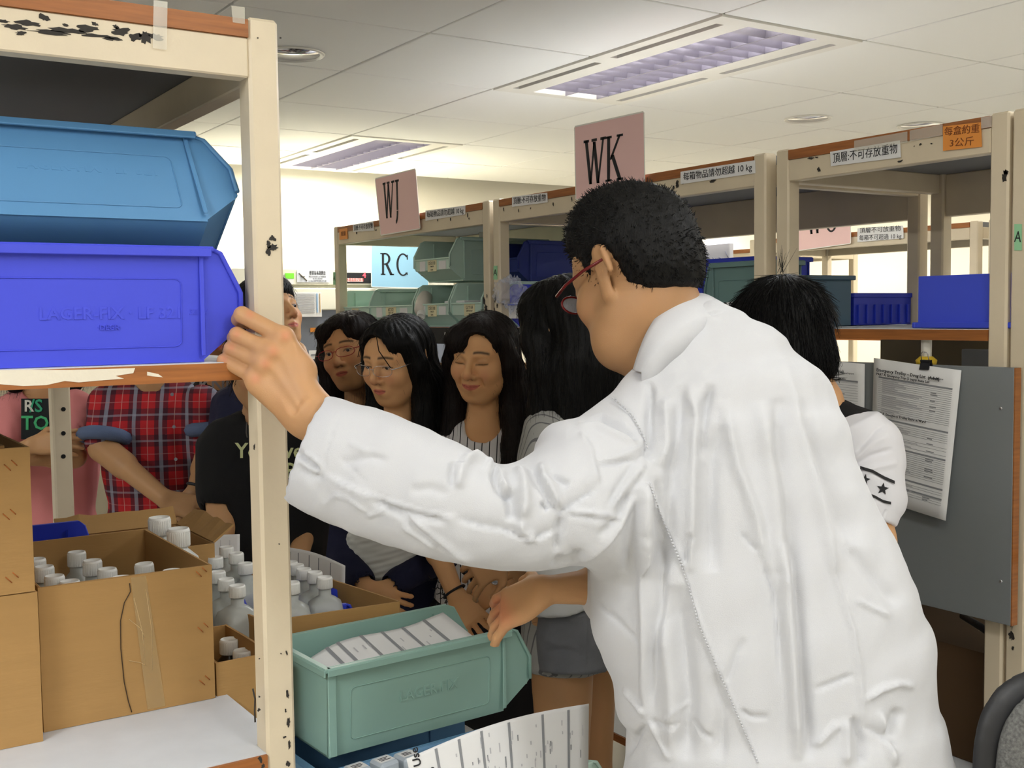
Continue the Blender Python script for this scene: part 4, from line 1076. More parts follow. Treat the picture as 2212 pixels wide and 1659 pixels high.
# far rack goods
for k, (y_, m_, s) in enumerate(((2.05, M_DARK, 'dark tray on the distant rack, left of the green label'), (3.2, M_DTEAL, 'dark bin under the WO sign'), (3.6, M_DARK, 'black tray under the WO sign, further along'), (3.95, M_DTEAL, 'dark teal bin at the far end of the rack under the WO sign'))):
    tub(s, m_, 4.40, 4.75, y_, y_+.3, 1.4505, 1.60 if k else 1.72, group='dark bins on the distant racks')
b = BM(); box(b, (4.34, 2.33, 1.655), (4.352, 2.50, 1.71)); o = obj('green_box', b, mat('vivid_green', s2l(20, 150, 60))); tag(o, 'small vivid green box on the distant rack', 'box'); o.location = (.06, 0, .065)
# notice on the far wall seen behind the man's neck
c4 = [onX(1512, 553, 4.8945), onX(1580, 556, 4.8945), onX(1580, 612, 4.8945), onX(1510, 605, 4.8945)]
sheet('notice_sheet', 'white notice with faint blue lines beyond the racks', 'notice', quadP(c4), M_PAPER, lines=[(.15, .2+.2*k, .15+[.6, .8, .35, .7][k], .25+.2*k, mat('blue_ink', s2l(120, 140, 190))) for k in range(4)])
# things under the narrow rack's shelf: board with red writing, yellow knob
b = BM(); box(b, (2.36, 1.30, 1.10), (2.38, 1.64, 1.475), bev=.002); o = obj('white_board', b, mat('board_grey', s2l(150, 152, 156), rough=.4)); tag(o, 'grey-white board with red marks under the shelf of the narrow rack', 'whiteboard')
b = BM(); R_ = np.random.RandomState(5)
for k in range(14): a_, z_ = 1.36+.02*(k % 7), 1.435-.03*(k//7); tube(b, [(2.358, a_, z_), (2.358, a_+R_.uniform(-.008, .008), z_-.012), (2.358, a_+R_.uniform(-.01, .01), z_-.004)], .0012, 4)
obj('print', b, mat('red_ink', s2l(190, 60, 60)), o)
b = BM(); box(b, (2.52, 1.62, 1.0), (2.54, 2.0, 1.49)); tag(obj('back_panel', b, mat('brown_board', s2l(134, 120, 92), rough=.8)), 'brown backing sheet beneath the shelf of the narrow rack', 'panel')

# ---------------------------------------------------------------- notice board with papers
pc = [onX(a, c, 1.975) for a, c in ((1700, 776), (2178, 795), (2180, 1345), (1700, 1243))]
zt, zb2 = 1.457, .958; yr, yl = 1.256, 1.93
nb = thing('notice_board', 'grey notice board screwed to the front of the rack', 'board', (1.975, (yr+yl)/2, zb2))
b = BM(); box(b, (1.972, yr, zb2), (1.990, yl, zt), bev=.001); childw(obj('panel', b, M_GREY), nb)
b = BM(); box(b, (1.9725, yr-.0025, zb2), (1.991, yr, zt)); childw(obj('wooden_edge', b, M_WOOD), nb)
for (a, c) in ((2162, 882), (2162, 1256)):
    p = onX(a, c, 1.971); b = BM(); bmesh.ops.create_uvsphere(b, u_segments=12, v_segments=8, radius=.0035); bmesh.ops.scale(b, vec=(.5, 1, 1), verts=b.verts); bmesh.ops.translate(b, vec=p, verts=b.verts); childw(obj('screw', b, M_METAL, smooth=True), nb)
def doc(label, corners, rows, heads, seed, x):
    R = np.random.RandomState(seed); ln = []
    for (v, hgt) in heads: ln.append((.07, v, .93, v+hgt, M_INKG))
    for v in rows:
        ln.append((.07, v, .93, v+.0022, M_INKG))
        if R.rand() > .15: ln.append((.12, v-.010, .12+R.uniform(.15, .5), v-.004, M_INKL))
        if R.rand() > .6: ln.append((.70, v-.010, .70+R.uniform(.05, .12), v-.004, M_INKG))
    o = sheet('printed_list', label, 'notice', quadP(corners, .004, (-1, 0, 0)), M_PAPER, lines=ln, nn=10)
    return o
def doct(o, C_, s, size, u, v, bold=True, al='LEFT'):
    C_ = [Vector([float(a) for a in q]) for q in C_]; P0 = C_[0].lerp(C_[1], u).lerp(C_[3].lerp(C_[2], u), v); uu = C_[1]-C_[0]; vv = C_[0]-C_[3]
    me = text_mesh(s, size, align=al, bold=bold, res=1); me.transform(frame_mat(P0+Vector((-.0095, 0, 0)), uu, vv)); obj('lettering', me, M_BLACK, o)
A4 = [onX(a, c, xx) for a, c, xx in ((1888, 773, 1.966), (2077, 800, 1.966), (2043, 1125, 1.95), (1880, 1071, 1.955))]
rows = [.145+.0135*k for k in range(18)]+[.44+.0135*k for k in range(5)]+[.53, .55, .58]+[.62+.0135*k for k in range(12)]+[.83, .845]+[.88, .895, .91]
o = doc('larger printed drug list hanging from a black clip on the grey board', A4, rows, [(.125, .012), (.415, .012), (.60, .012), (.80, .012), (.865, .012)], 1, 1.966)
doct(o, A4, 'Emergency Trolley – Drug List  (Adult)', .0098, .07, .078); doct(o, A4, 'PART A: Emergency Tray (2 trays) Items List', .0072, .07, .108); doct(o, A4, 'PART B: Emergency Trolley Items in Ward', .0072, .07, .385); doct(o, A4, 'Updated on July 2014', .004, .68, .075)
B4 = [onX(a, c, 1.9685) for a, c in ((1690, 770), (1868, 786), (1866, 1060), (1690, 1020))]
o = doc('printed drug list behind the shoulder of the boy, left of the larger list', B4, [.16+.02*k for k in range(34)], [(.14, .014), (.6, .014)], 2, 1.9685)
doct(o, B4, 'Emergency Trolley – Drug List  (Paediatrics)', .0098, .05, .075); doct(o, B4, 'Updated on 16 Jul 2014', .004, .75, .085); doct(o, B4, 'PART A: Emergency Items List', .0072, .2, .11)
for (a, c, lab, x_) in ((1998, 788, 'black binder clip holding the larger printed list', 1.962), (1781, 779, 'black binder clip beside the ear of the boy', 1.964)):
    p = onX(a, c, x_); t = thing('binder_clip', lab, 'clip', p); 
    b = BM(); prism(b, [(-.004, -.011, -.010), (-.004, .011, -.010), (.001, .011, .008), (.001, -.011, .008)], (1, 0, .2), .003); prism(b, [(.010, -.011, -.008), (.010, .011, -.008), (.004, .011, .009), (.004, -.011, .009)], (1, 0, 0), .003); box(b, (-.001, -.011, .006), (.008, .011, .010)); obj('body', b, M_BLACK, t)
    b = BM()
    for s_ in (-1, 1): tube(b, [(.001, s_*.009, .008), (-.002, s_*.008, .022), (-.003, s_*.004, .026), (-.003, 0, .026)], .0009, 6)
    obj('wire_arm', b, M_METAL, t)
p = onX(2001, 778, 2.03); t = thing('cleaning_tool', 'white rod with a yellow end behind the binder clip', 'tool', p)
b = BM(); tube(b, [(0, 0, 0), (0, 0, .06)], .011, 12); obj('rod', b, M_WHITE, t); b = BM(); lathe(b, [(.02, -.01), (.022, .0), (.013, .008)], 20); obj('knob', b, mat('yellow_plastic', s2l(224, 186, 50)), t)
# cartons below the board, the shade there put into a darker card colour
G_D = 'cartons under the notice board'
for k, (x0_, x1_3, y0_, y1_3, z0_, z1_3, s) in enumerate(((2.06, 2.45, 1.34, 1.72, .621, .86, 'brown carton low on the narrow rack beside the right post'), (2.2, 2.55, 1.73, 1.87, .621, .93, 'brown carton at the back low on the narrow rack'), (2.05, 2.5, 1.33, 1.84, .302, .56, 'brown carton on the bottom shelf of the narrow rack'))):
    carton(s, x0_, x1_3, y0_, y1_3, z0_, z1_3, closed=True, group=G_D, mc=mat('shade_brown_card', s2l(84, 62, 38), rough=.9, var=.1))
b = BM(); tube(b, [onX(2080, 1330, 2.1), onX(2120, 1355, 2.06), onX(2160, 1385, 2.03), onX(2150, 1420, 2.1)], .008, 10); tag(obj('black_cable', b, M_BLACK), 'thick black cable hanging below the notice board', 'cable')
# white shelf sticking out at the bottom right
b = BM(); c_ = onX(2075, 1600, 2.0); box(b, (1.70, .60, .60), (1.995, 1.60, .625), bev=.002); ws = thing('low_bench', 'low pale bench behind the chair at the bottom right', 'bench', (1.85, 1.1, 0)); childw(obj('top', b, M_LAM), ws)
for a_ in (.65, 1.52): b = BM(); box(b, (1.74, a_, 0), (1.96, a_+.03, .60)); childw(obj('leg', b, M_CREAM), ws)
# goods on the lower shelves behind the people
G_L = 'cartons on the lower shelves of the rack row'
c_ = carton('kraft carton with a blue band reading 2 UNITS behind the girls', 2.05, 2.4, 3.22, 3.52, 1.2205, 1.36, closed=True, group=G_L)
def front_print(t, s, size, x, y, z, m):
    me = text_mesh(s, size, bold=True); me.transform(frame_mat((x, y, z), (0, -1, 0), (0, 0, 1))); childw(obj('lettering', me, m), t)
MBI = mat('band_blue', s2l(70, 110, 160))
front_print(c_, '2 UNITS', .045, 2.0485, 3.40, 1.325, MBI)
b = BM(); box(b, (2.0475, 3.24, 1.255), (2.049, 3.50, 1.285)); childw(obj('band', b, MBI), c_); front_print(c_, 'CAPAC', .045, 2.0482, 3.40, 1.236, mat('tan_print', s2l(150, 118, 60)))
carton('plain carton on the WJ rack, left of the banded one', 2.1, 2.5, 3.6, 3.95, 1.2205, 1.38, closed=True, group=G_L)
carton('plain carton at the left end of the rack under the WJ sign', 2.06, 2.4, 4.0, 4.3, 1.2205, 1.36, closed=True, group=G_L)
b = BM(); box(b, (1.990, 3.168, 1.470), (1.9985, 4.35, 1.5275), bev=.001); e = obj('label_rail', b, M_BLACK); childw(e, RA)
b = BM(); box(b, (1.990, 1.97, 1.470), (1.9985, 3.1, 1.5275), bev=.001); e2 = obj('label_rail', b, M_BLACK); childw(e2, RB)
for k, y_ in enumerate((3.42, 3.28, 3.95, 3.75)):
    b = BM(); box(b, (1.9885, y_-.03, 1.485), (1.990, y_+.03, 1.512)); childw(obj('label_card', b, M_PAPER if k % 2 else M_CAPW), RA)
for k, y_ in enumerate((2.95, 2.8, 2.5)): b = BM(); box(b, (1.9885, y_-.03, 1.485), (1.990, y_+.03, 1.512)); childw(obj('label_card', b, M_PAPER), RB)
G_E = 'teal bins on the middle shelf of the rack row'
for k, (y_, m_) in enumerate(((2.95, M_SEA), (2.72, M_BLUE), (2.48, M_TEAL), (2.24, M_BLUE))):
    bin_('%s bin on the shelf below the WK rack\'s top bins, %s' % (['sea-blue', 'deep blue', 'green', 'dark blue'][k], ['left end', 'second along', 'third along', 'fourth along'][k]), m_, Matrix.Translation((2.38, y_, 1.2205)) @ Matrix.Rotation(PI, 4, 'Z'), L=.35, W=.2, H=.145, low=.5, group=G_E)
for k, (y_, m_) in enumerate(((3.30, M_SEA), (3.55, M_TEAL), (3.8, M_TEAL), (4.1, M_SEA))):
    bin_('%s bin low on the rack under the WJ sign, %s' % (['sea-blue', 'green', 'pale green', 'sea-blue'][k], ['beside the post', 'second from post', 'third from post', 'fourth from post'][k]), m_, Matrix.Translation((2.38, y_, .8005)) @ Matrix.Rotation(PI, 4, 'Z'), L=.35, W=.2, H=.145, low=.5, group=G_E)
c4 = [onX(972, 715, 1.997), onX(985, 714, 1.997), onX(985, 812, 1.997), onX(972, 815, 1.997)]
sheet('paper_sheet', 'narrow white paper hanging beside the carton with the blue band', 'paper', quadP(c4), M_PAPER)
for k, y_ in enumerate((2.1, 2.45, 2.8)): carton('large carton low on the rack under the WK sign, '+['right end', 'middle', 'left end'][k], 2.05, 2.45, y_-.15, y_+.15, .8005, 1.08, closed=True, group=G_L)

# ---------------------------------------------------------------- refrigerators by the back wall
fy = 5.25
fx0, fx1 = onY(560, 640, fy)[0], onY(915, 640, fy)[0]
ftop = onY(700, 582, fy)[2]; band = onY(700, 617, fy)[2]; mid_ = onY(700, 670, fy)[2]
fr = thing('refrigerator', 'cream upright refrigerator with stickers by the back wall', 'refrigerator', ((fx0+fx1)/2, fy+.35, 0))
b = BM(); box(b, (fx0-.4, fy+.02, .05), (fx1+.3, fy+.7, ftop), bev=.004); childw(obj('body', b, M_FRIDGE), fr)
b = BM(); box(b, (fx0-.4, fy-.01, band+.004), (fx1+.3, fy+.02, ftop), bev=.002); childw(obj('header', b, M_FRIDGE), fr)
b = BM(); box(b, (fx0-.4, fy-.02, mid_), (fx1+.3, fy+.02, band-.012), bev=.006); childw(obj('door_top', b, M_FRIDGE), fr)
b = BM(); box(b, (fx0-.4, fy+.0, .3), (fx1+.3, fy+.02, mid_)); childw(obj('glass_door', b, M_GLASSD), fr)
def fpanel(px0, py0, px1, py1, m, name, y=None, par=fr):
    y = y or fy-.0125; a = onY(px0, py0, y); c = onY(px1, py1, y); b = BM(); box(b, (a[0], y-.002, min(a[2], c[2])), (c[0], y, max(a[2], c[2]))); e = obj(name, b, m); childw(e, par); return e
fpanel(745, 589, 803, 612, M_BLACK, 'control_panel')
s_ = fpanel(750, 601, 784, 609, M_CAPW, 'sticker', fy-.0145)
me = text_mesh('冰箱溫度記錄表', .019); me.transform(frame_mat(onY(767, 605, fy-.0175), (1, 0, 0), (0, 0, 1)) @ Matrix.Diagonal((.75, 1, 1, 1))); childw(obj('lettering', me, mat('red_ink2', s2l(210, 60, 60))), fr)
me = text_mesh('4', .038, bold=True); me.transform(frame_mat(onY(787, 595, fy-.0155), (1, 0, 0), (0, 0, 1))); childw(obj('digit_display', me, mat('red_led', (1, .05, .05), emit=(1, .03, .05), estr=2)), fr)
fpanel(616, 590, 635, 602, mat('lime_sticker', s2l(130, 230, 60)), 'sticker'); fpanel(616, 603, 634, 614, M_PAPER, 'sticker')
fpanel(641, 584, 711, 610, mat('sticker_grey', s2l(222, 226, 234)), 'sticker')
for i, (s, z_) in enumerate((('嚴禁在此雪櫃內', 588), ('存放食物或飲品', 592), ('NO FOOD or DRINK', 598), ('to be stored', 602), ('in this REFRIGERATOR', 607))):
    me = text_mesh(s, .0125 if i < 2 else .010); me.transform(frame_mat(onY(686, z_, fy-.0155), (1, 0, 0), (0, 0, 1))); childw(obj('lettering', me, M_BLACK), fr)
b = BM(); c_ = onY(654, 598, fy-.0155); tube(b, [c_+np.array([-.02, 0, .018]), c_+np.array([.022, 0, -.02])], .003, 6); lathe(b, [(.010, 0), (.012, .002)], 12, c=tuple(c_)); childw(obj('pictogram', b, mat('picto', s2l(110, 104, 90))), fr)
e = fpanel(632, 631, 695, 684, M_PAPER, 'record_sheet', fy-.0235)
for k in range(12): fpanel(640, 634+3.6*k, 680, 635+3.6*k, M_INKL, 'print', fy-.0265)
fpanel(683, 634, 687, 675, mat('band_pale_blue', s2l(150, 180, 210)), 'print', fy-.0265); fpanel(690, 634, 692.5, 675, mat('band_tan', s2l(200, 170, 120)), 'print', fy-.0265)
fpanel(670, 708, 694, 717, M_ORANGE, 'sticker', fy-.003); fpanel(667, 757, 690, 775, M_PAPER, 'sticker', fy-.003); fpanel(672, 765, 690, 768, M_INKG, 'print', fy-.0055)

# ---------------------------------------------------------------- office chair
co = onD(2300, 1676, 1.35)
ch = thing('office_chair', 'grey fabric office chair back with black shell at the bottom right corner', 'chair', (float(co[0]), float(co[1]), 0))
V = Vol(co-np.array([.3, .3, .3]), co+np.array([.3, .3, .25]), .006)
U_ = Rv*math.cos(.25)+Fv*math.sin(.25); N_ = -Fv*math.cos(.25)+Rv*math.sin(.25)*1; N_ = np.cross(U_, Uv); 
if N_@Fv > 0: N_ = -N_
MM = np.stack([U_, Uv, N_], 1)
cc = onD(2300, 1676, 1.35)
V.box(cc-np.array([0, 0, .02]), (.066, .10, .012), MM, rr=.011)
V2 = Vol(co-np.array([.3, .3, .3]), co+np.array([.3, .3, .25]), .006)
def superpad(Vv, c, hw, hh, th, k=3.2):
    def f(X, Y, Z):
        x, y, z = X-c[0], Y-c[1], Z-c[2]
        u = (x*MM[0, 0]+y*MM[1, 0]+z*MM[2, 0])/hw; v = (x*MM[0, 1]+y*MM[1, 1]+z*MM[2, 1])/hh; w_ = (x*MM[0, 2]+y*MM[1, 2]+z*MM[2, 2])/th
        return (((np.abs(u)**k+np.abs(v)**k)**(2/k)+np.abs(w_)**2.5+1e-9)**.5-1)*min(hw, hh, th)
    Vv.add(f, c-.3, c+.3, 0)
V = Vol(co-np.array([.35, .35, .35]), co+np.array([.35, .35, .3]), .006)
superpad(V, cc+N_*.012, .104, .115, .024, 2.7); v_, F_ = V.mesh(2)
o = obj('back_pad', npmesh('back_pad', v_, F_), mat('grey_tweed', s2l(104, 104, 102), rough=.95, bump=.9, bscale=350, var=.5, vscale=260)); childw(o, ch)
superpad(V2, cc-N_*.012, .118, .130, .024, 2.7); v_, F_ = V2.mesh(2)
o = obj('back_shell', npmesh('back_shell', v_, F_), mat('black_plastic', s2l(34, 34, 36), rough=.5)); childw(o, ch)
b = BM(); q = cc+np.array([0, 0, -.12]); box(b, (q[0]-.03, q[1]-.01, .50), (q[0]+.03, q[1]+.01, q[2]), bev=.004); childw(obj('stem', b, M_BLACK), ch)
b = BM(); box(b, (q[0]-.18, q[1]-.40, .44), (q[0]+.22, q[1]+.02, .51), bev=.03); childw(obj('seat', b, mat('grey_tweed', (0, 0, 0))), ch)
b = BM(); tube(b, [(q[0], q[1]-.2, .44), (q[0], q[1]-.2, .10)], .025, 12)
for k in range(5): tube(b, [(q[0], q[1]-.2, .10), (q[0]+.26*math.cos(k*1.257), q[1]-.2+.26*math.sin(k*1.257), .05)], .016, 8)
childw(obj('base', b, M_BLACK), ch)
for k in range(5): b = BM(); tube(b, [(q[0]+.26*math.cos(k*1.257), q[1]-.215+.26*math.sin(k*1.257), .027), (q[0]+.26*math.cos(k*1.257), q[1]-.185+.26*math.sin(k*1.257), .027)], .027, 12); childw(obj('wheel', b, M_BLACK), ch)
# ---------------------------------------------------------------- figures. Worked out in metres in a frame (right, up, away) standing at the camera, then placed in the room
def K(px, py, d): return np.array([(px-1106)/FPX*d, -(py-829.5)/FPX*d, d])
def k2w(v): v = np.asarray(v, float); return CP+v[..., :1]*Rv+v[..., 1:2]*Uv+v[..., 2:3]*Fv
def w2k(p): p = np.asarray(p, float)-CP; return np.stack([p@Rv, p@Uv, p@Fv], -1)
def kpix(v): return np.stack([1106+FPX*v[:, 0]/v[:, 2], 829.5-FPX*v[:, 1]/v[:, 2]], 1)
GUP = np.array([Rv[2], Uv[2], Fv[2]])        # world up in this frame
def kz(v): return CAMH+v@GUP
def nrm(a): a = np.array(a, float); return a/np.linalg.norm(a)
def headR(f, up=None, roll=0):
    f = nrm(f); u = np.array(GUP if up is None else up, float); u = nrm(u-f*(u@f)); b = -f; r = np.cross(u, b)
    if roll: c, s = math.cos(roll), math.sin(roll); r, u = r*c+u*s, -r*s+u*c
    return np.stack([r, u, b], 1)
def fmesh(name, v, F, m, parent, cols=None, label=None):
    me = npmesh(name, k2w(v), F[:, ::-1], cols); me.materials.append(m)
    o = bpy.data.objects.new(name, me); link(o)
    if parent is not None: childw(o, parent)
    if label: o['label'] = label
    return o
M_SKIN = mat('skin', s2l(205, 150, 112), rough=.5, spec=.35, sss=.12, vcol=True, bump=.12, bscale=700)
M_HAIR = mat('black_hair', s2l(10, 9, 8), rough=.5, spec=.2, bump=.6, bscale=60, stretch=(14, 14, 1))
M_HAIRB = mat('dark_brown_hair', s2l(23, 15, 12), rough=.5, spec=.22, bump=.6, bscale=60, stretch=(14, 14, 1))
M_EYE = mat('eye_surface', s2l(220, 215, 208), rough=.15, vcol=True)
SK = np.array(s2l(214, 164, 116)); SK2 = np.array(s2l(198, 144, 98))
def head_prims(V, c, R, s=1.0, smile=0, open_=.0038, neck=None, fem=True, fat=0, nose=1, neckr=None, ears=1):
    T = lambda x, y, z: c+R@(np.array([x, y, z])*s)
    E = lambda p, r, k=.01, sub=False: V.ell(T(*p), np.array(r)*s, R, k*s, sub)
    C = lambda a, b, r1, r2=None, k=.01, sub=False: V.cap(T(*a), T(*b), r1*s, None if r2 is None else r2*s, k*s, sub)
    w = 1+fat*.06
    E((0, .027, .016), (.073, .078, .090)); E((0, .030, -.042), (.060, .046, .042), .03)
    E((0, -.030, -.042), (.060*w, .060, .046), .025); E((0, -.064, -.030), (.052*w, .036, .048), .03)
    C((-.010, -.096, -.060), (.010, -.096, -.060), .0165, k=.025)
    for q in (-1, 1):
        E((q*.037, -.026, -.060), (.024*w, .020, .022), .022)
        if fat or smile: E((q*.036, -.036, -.064), (.020, .016, .017), .018)
        C((q*.012, .017, -.0835), (q*.043, .016, -.069), .0065, k=.016)
        C((q*.052*w, -.055, -.005), (q*.022, -.092, -.045), .016, k=.03)
    for q in (-1, 1):
        E((q*.0315, -.001, -.101), (.0175, .0105, .0165), .012, True)
    for q in (-1, 1):
        E((q*.0315, .0005, -.0735), (.0165, .0115, .0140), .003)
        if open_ > 0: E((q*.0315, -.0022, -.088), (.0118, open_, .0065), .0015, True)
        else: C((q*.0215, -.0055, -.0865), (q*.043, -.0050, -.0815), .0010, k=.002, sub=True)
    C((0, .006, -.088), (0, -.028, -.1055), .0060, .0092*nose, k=.012); C((0, -.0335, -.1045), (0, -.0345, -.1045), .0098*nose, k=.008)
    for q in (-1, 1):
        C((q*.0125*nose, -.0375, -.096), (q*.0125*nose, -.0385, -.093), .0066, k=.006); C((q*.0065, -.0445, -.104), (q*.0075, -.0435, -.100), .0030, k=.003, sub=True)
    E((0, -.064, -.076), (.027, .019, .016), .014)
    wd = .020+.005*smile; up = .0045*smile
    for q in (-1, 1):
        C((0, -.0590+.001*smile, -.0928), (q*wd, -.0630+up, -.0815), .0042, .0018, k=.004)
        C((0, -.0705+.001*smile, -.0905), (q*wd*.85, -.0660+up, -.0815), .0054, .0022, k=.004)
        C((0, -.0645+.001*smile, -.0975), (q*(wd+.001), -.0642+up, -.0835), .0011, k=.0015, sub=True)
        if smile: C((q*.028, -.045, -.085), (q*.031, -.062, -.077), .0025, k=.008, sub=True)
    if ears:
        for q in (-1, 1):
            e = ears
            V.cap(T(q*.0755, .020*e, .012), T(q*.0735, -.026*e, .003), .012*s*e, .008*s*e, k=.006*s, flat=(R[:, 0], 2.2))
            V.cap(T(q*.079, .022*e, .020*e), T(q*.079, -.006, .023*e), .0045*s*e, .004*s*e, k=.004*s)
            V.ell(T(q*(.0795+.004*e), -.001, .006), np.array([.005, .015, .0075])*s*e, R, .003*s, True)
    if neck is not None:
        r = (neckr or (.047 if fem else .056))
        V.cap(T(0, -.045, .022), neck, r*s, r*1.12*s, k=.03)
def head_cols(v, c, R, s=1.0, smile=0, brow=1.0, lip=(196, 96, 88), tone=1.0, open_=.0038, browh=.0205):
    q = ((v-c)@R)/s; x, y, z = q.T; ax = np.abs(x)
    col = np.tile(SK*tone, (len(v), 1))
    def mix(w, rgb):
        nonlocal col; w = np.clip(w, 0, 1)[:, None]; col = col*(1-w)+np.array(rgb)[None]*w
    n = noise3(q, 4, 60)
    mix(.10+.08*n, SK2)
    front = (z < -.035)
    ck = np.exp(-(((ax-.040)/.018)**2+((y+.032)/.018)**2))*front; mix(.28*ck, s2l(208, 118, 98))
    mix(.35*np.exp(-((x/.014)**2+((y+.036)/.012)**2))*front, s2l(200, 120, 96))
    wd = .021+.005*smile; yl = -.0642+.0045*smile*(ax/wd)**2
    lt = .0068*np.clip(1-(ax/wd)**2, 0, 1)**.6+.0006; lb = .0098*np.clip(1-(ax/(wd*.92))**2, 0, 1)**.6+.0004
    L = np.where(y > yl, 1-(y-yl)/lt, 1-(yl-y)/lb); m = np.clip(L*3, 0, 1)*(ax < wd)*(z < -.07); mix(m*.85, s2l(*lip))
    mix(np.exp(-((y-yl)/.0010)**2)*(ax < wd)*(z < -.07)*.7, s2l(90, 36, 32))
    bx = (ax-.031)/.021; by = (y-(browh+.0035*(1-bx**2)-.002*bx)); mix(np.clip(1.25-np.abs(by)/.0034*.9, 0, 1)*np.clip((1-bx**2)*3, 0, 1)*front*.92*brow, s2l(40, 28, 22))
    ex = (ax-.0315)/.0135
    if open_ > 0: ly = -.0022+open_*np.sqrt(np.clip(1-ex**2, 0, 1)); hw = .0016
    else: ly = -.0052+.0008*ex; hw = .0017
    mix(np.exp(-((y-ly)/hw)**2)*(np.abs(ex) < 1.12)*front*.9, s2l(24, 16, 14))
    mix(np.exp(-(ex**2+((y-.003)/.009)**2))*.22*front, s2l(120, 76, 58))
    # nostrils
    mix(np.exp(-(((ax-.0068)/.0032)**2+((y+.0445)/.0022)**2))*front*.8, s2l(60, 28, 22))
    return col
def eyes(parent, c, R, s, gaze=(0, 0, -1), part='eye'):
    g = nrm(gaze)
    for q in (-1, 1):
        n, m = 14, 10; v = []; F = []
        for i in range(m+1):
            for j in range(n):
                t, p = PI*i/m, 2*PI*j/n; v.append((math.sin(t)*math.cos(p), math.cos(t), math.sin(t)*math.sin(p)))
        for i in range(m):
            for j in range(n): a = i*n+j; b_ = i*n+(j+1) % n; F.append((a, b_, b_+n, a+n))
        # poles along gaze so the iris is round
        v = np.array(v); up = np.array([0, 1, 0.]) if abs(g[1]) < .9 else np.array([1., 0, 0]); r_ = nrm(np.cross(up, g)); B = np.stack([r_, g, np.cross(r_, g)], 1)
        vv = v@B.T; dt = v[:, 1]
        col = np.tile(np.array(s2l(214, 206, 198)), (len(v), 1)); col[dt > .86] = s2l(36, 22, 16); col[dt > .97] = s2l(5, 5, 5)
        P = c+(np.array([q*.0315, 0, -.0745])+vv*.0120)@R.T*s
        fmesh(part, P, np.array(F), M_EYE, parent, col)
def fingers(V, wrist, mcp, pip, dip, tip, r=.0085, k=.006):
    V.cap(mcp, pip, r*1.08, r, k=k); V.cap(pip, dip, r*.98, r*.9, k=.004); V.cap(dip, tip, r*.9, r*.74, k=.004)
def simple_hand(V, wrist, d, n, side=1, s=1.0, curl=.5, spread=.24):
    """relaxed hand: wrist, pointing direction d, back-of-hand normal n; side=+1 puts the thumb on cross(d,n)"""
    d = nrm(d); n = nrm(np.array(n)-d*(np.array(n)@d)); w = np.cross(d, n)*side
    for i, (o, L) in enumerate(((.030, .92), (.010, 1.0), (-.010, .94), (-.029, .76))):
        base = wrist+(d*.082+w*o*.95)*s; V.cap(wrist+w*o*.45*s+d*.008*s, base, .0125*s, .0098*s, k=.014*s)
        dd = nrm(d+w*spread*o/.03); a = curl*.9; p0 = base
        for L_, r1, r2 in ((.043*L, .0088, .0082), (.026*L, .0081, .0074), (.020*L, .0073, .0060)):
            dd2 = nrm(dd*math.cos(a)-n*math.sin(a)); p1 = p0+dd2*L_*s; V.cap(p0, p1, r1*s, r2*s, k=.003); p0 = p1; a += curl*.8
    t0 = wrist+(w*.020+d*.018-n*.006)*s; t1 = t0+nrm(d*.7+w*.8-n*.3)*.042*s; t2 = t1+nrm(d*1+w*.3-n*.4)*.030*s; t3 = t2+nrm(d*1-w*.05-n*.45)*.022*s
    V.cap(t0, t1, .0125*s, .0105*s, k=.012); V.cap(t1, t2, .0100*s, .009*s, k=.004); V.cap(t2, t3, .009*s, .0072*s, k=.003)
    V.ell(wrist+d*.045*s-n*.004*s, np.array([.034, .040, .014])*s, np.stack([w, d, n], 1), .012)
def qsub(v, F):
    """split every quad into four"""
    E = np.concatenate([F[:, [i, (i+1) % 4]] for i in range(4)]); Es = np.sort(E, 1)
    key = Es[:, 0].astype(np.int64)*len(v)+Es[:, 1]; uq, inv = np.unique(key, return_inverse=True)
    em = (v[uq//len(v)]+v[uq % len(v)])/2; fc = v[F].mean(1); n0, n1, nf = len(v), len(em), len(F)
    ei = inv.reshape(4, nf).T+n0; ci = np.arange(nf)+n0+n1
    Q = np.concatenate([np.stack([F[:, i], ei[:, i], ci, ei[:, i-1]], 1) for i in range(4)])
    return np.concatenate([v, em, fc]), Q
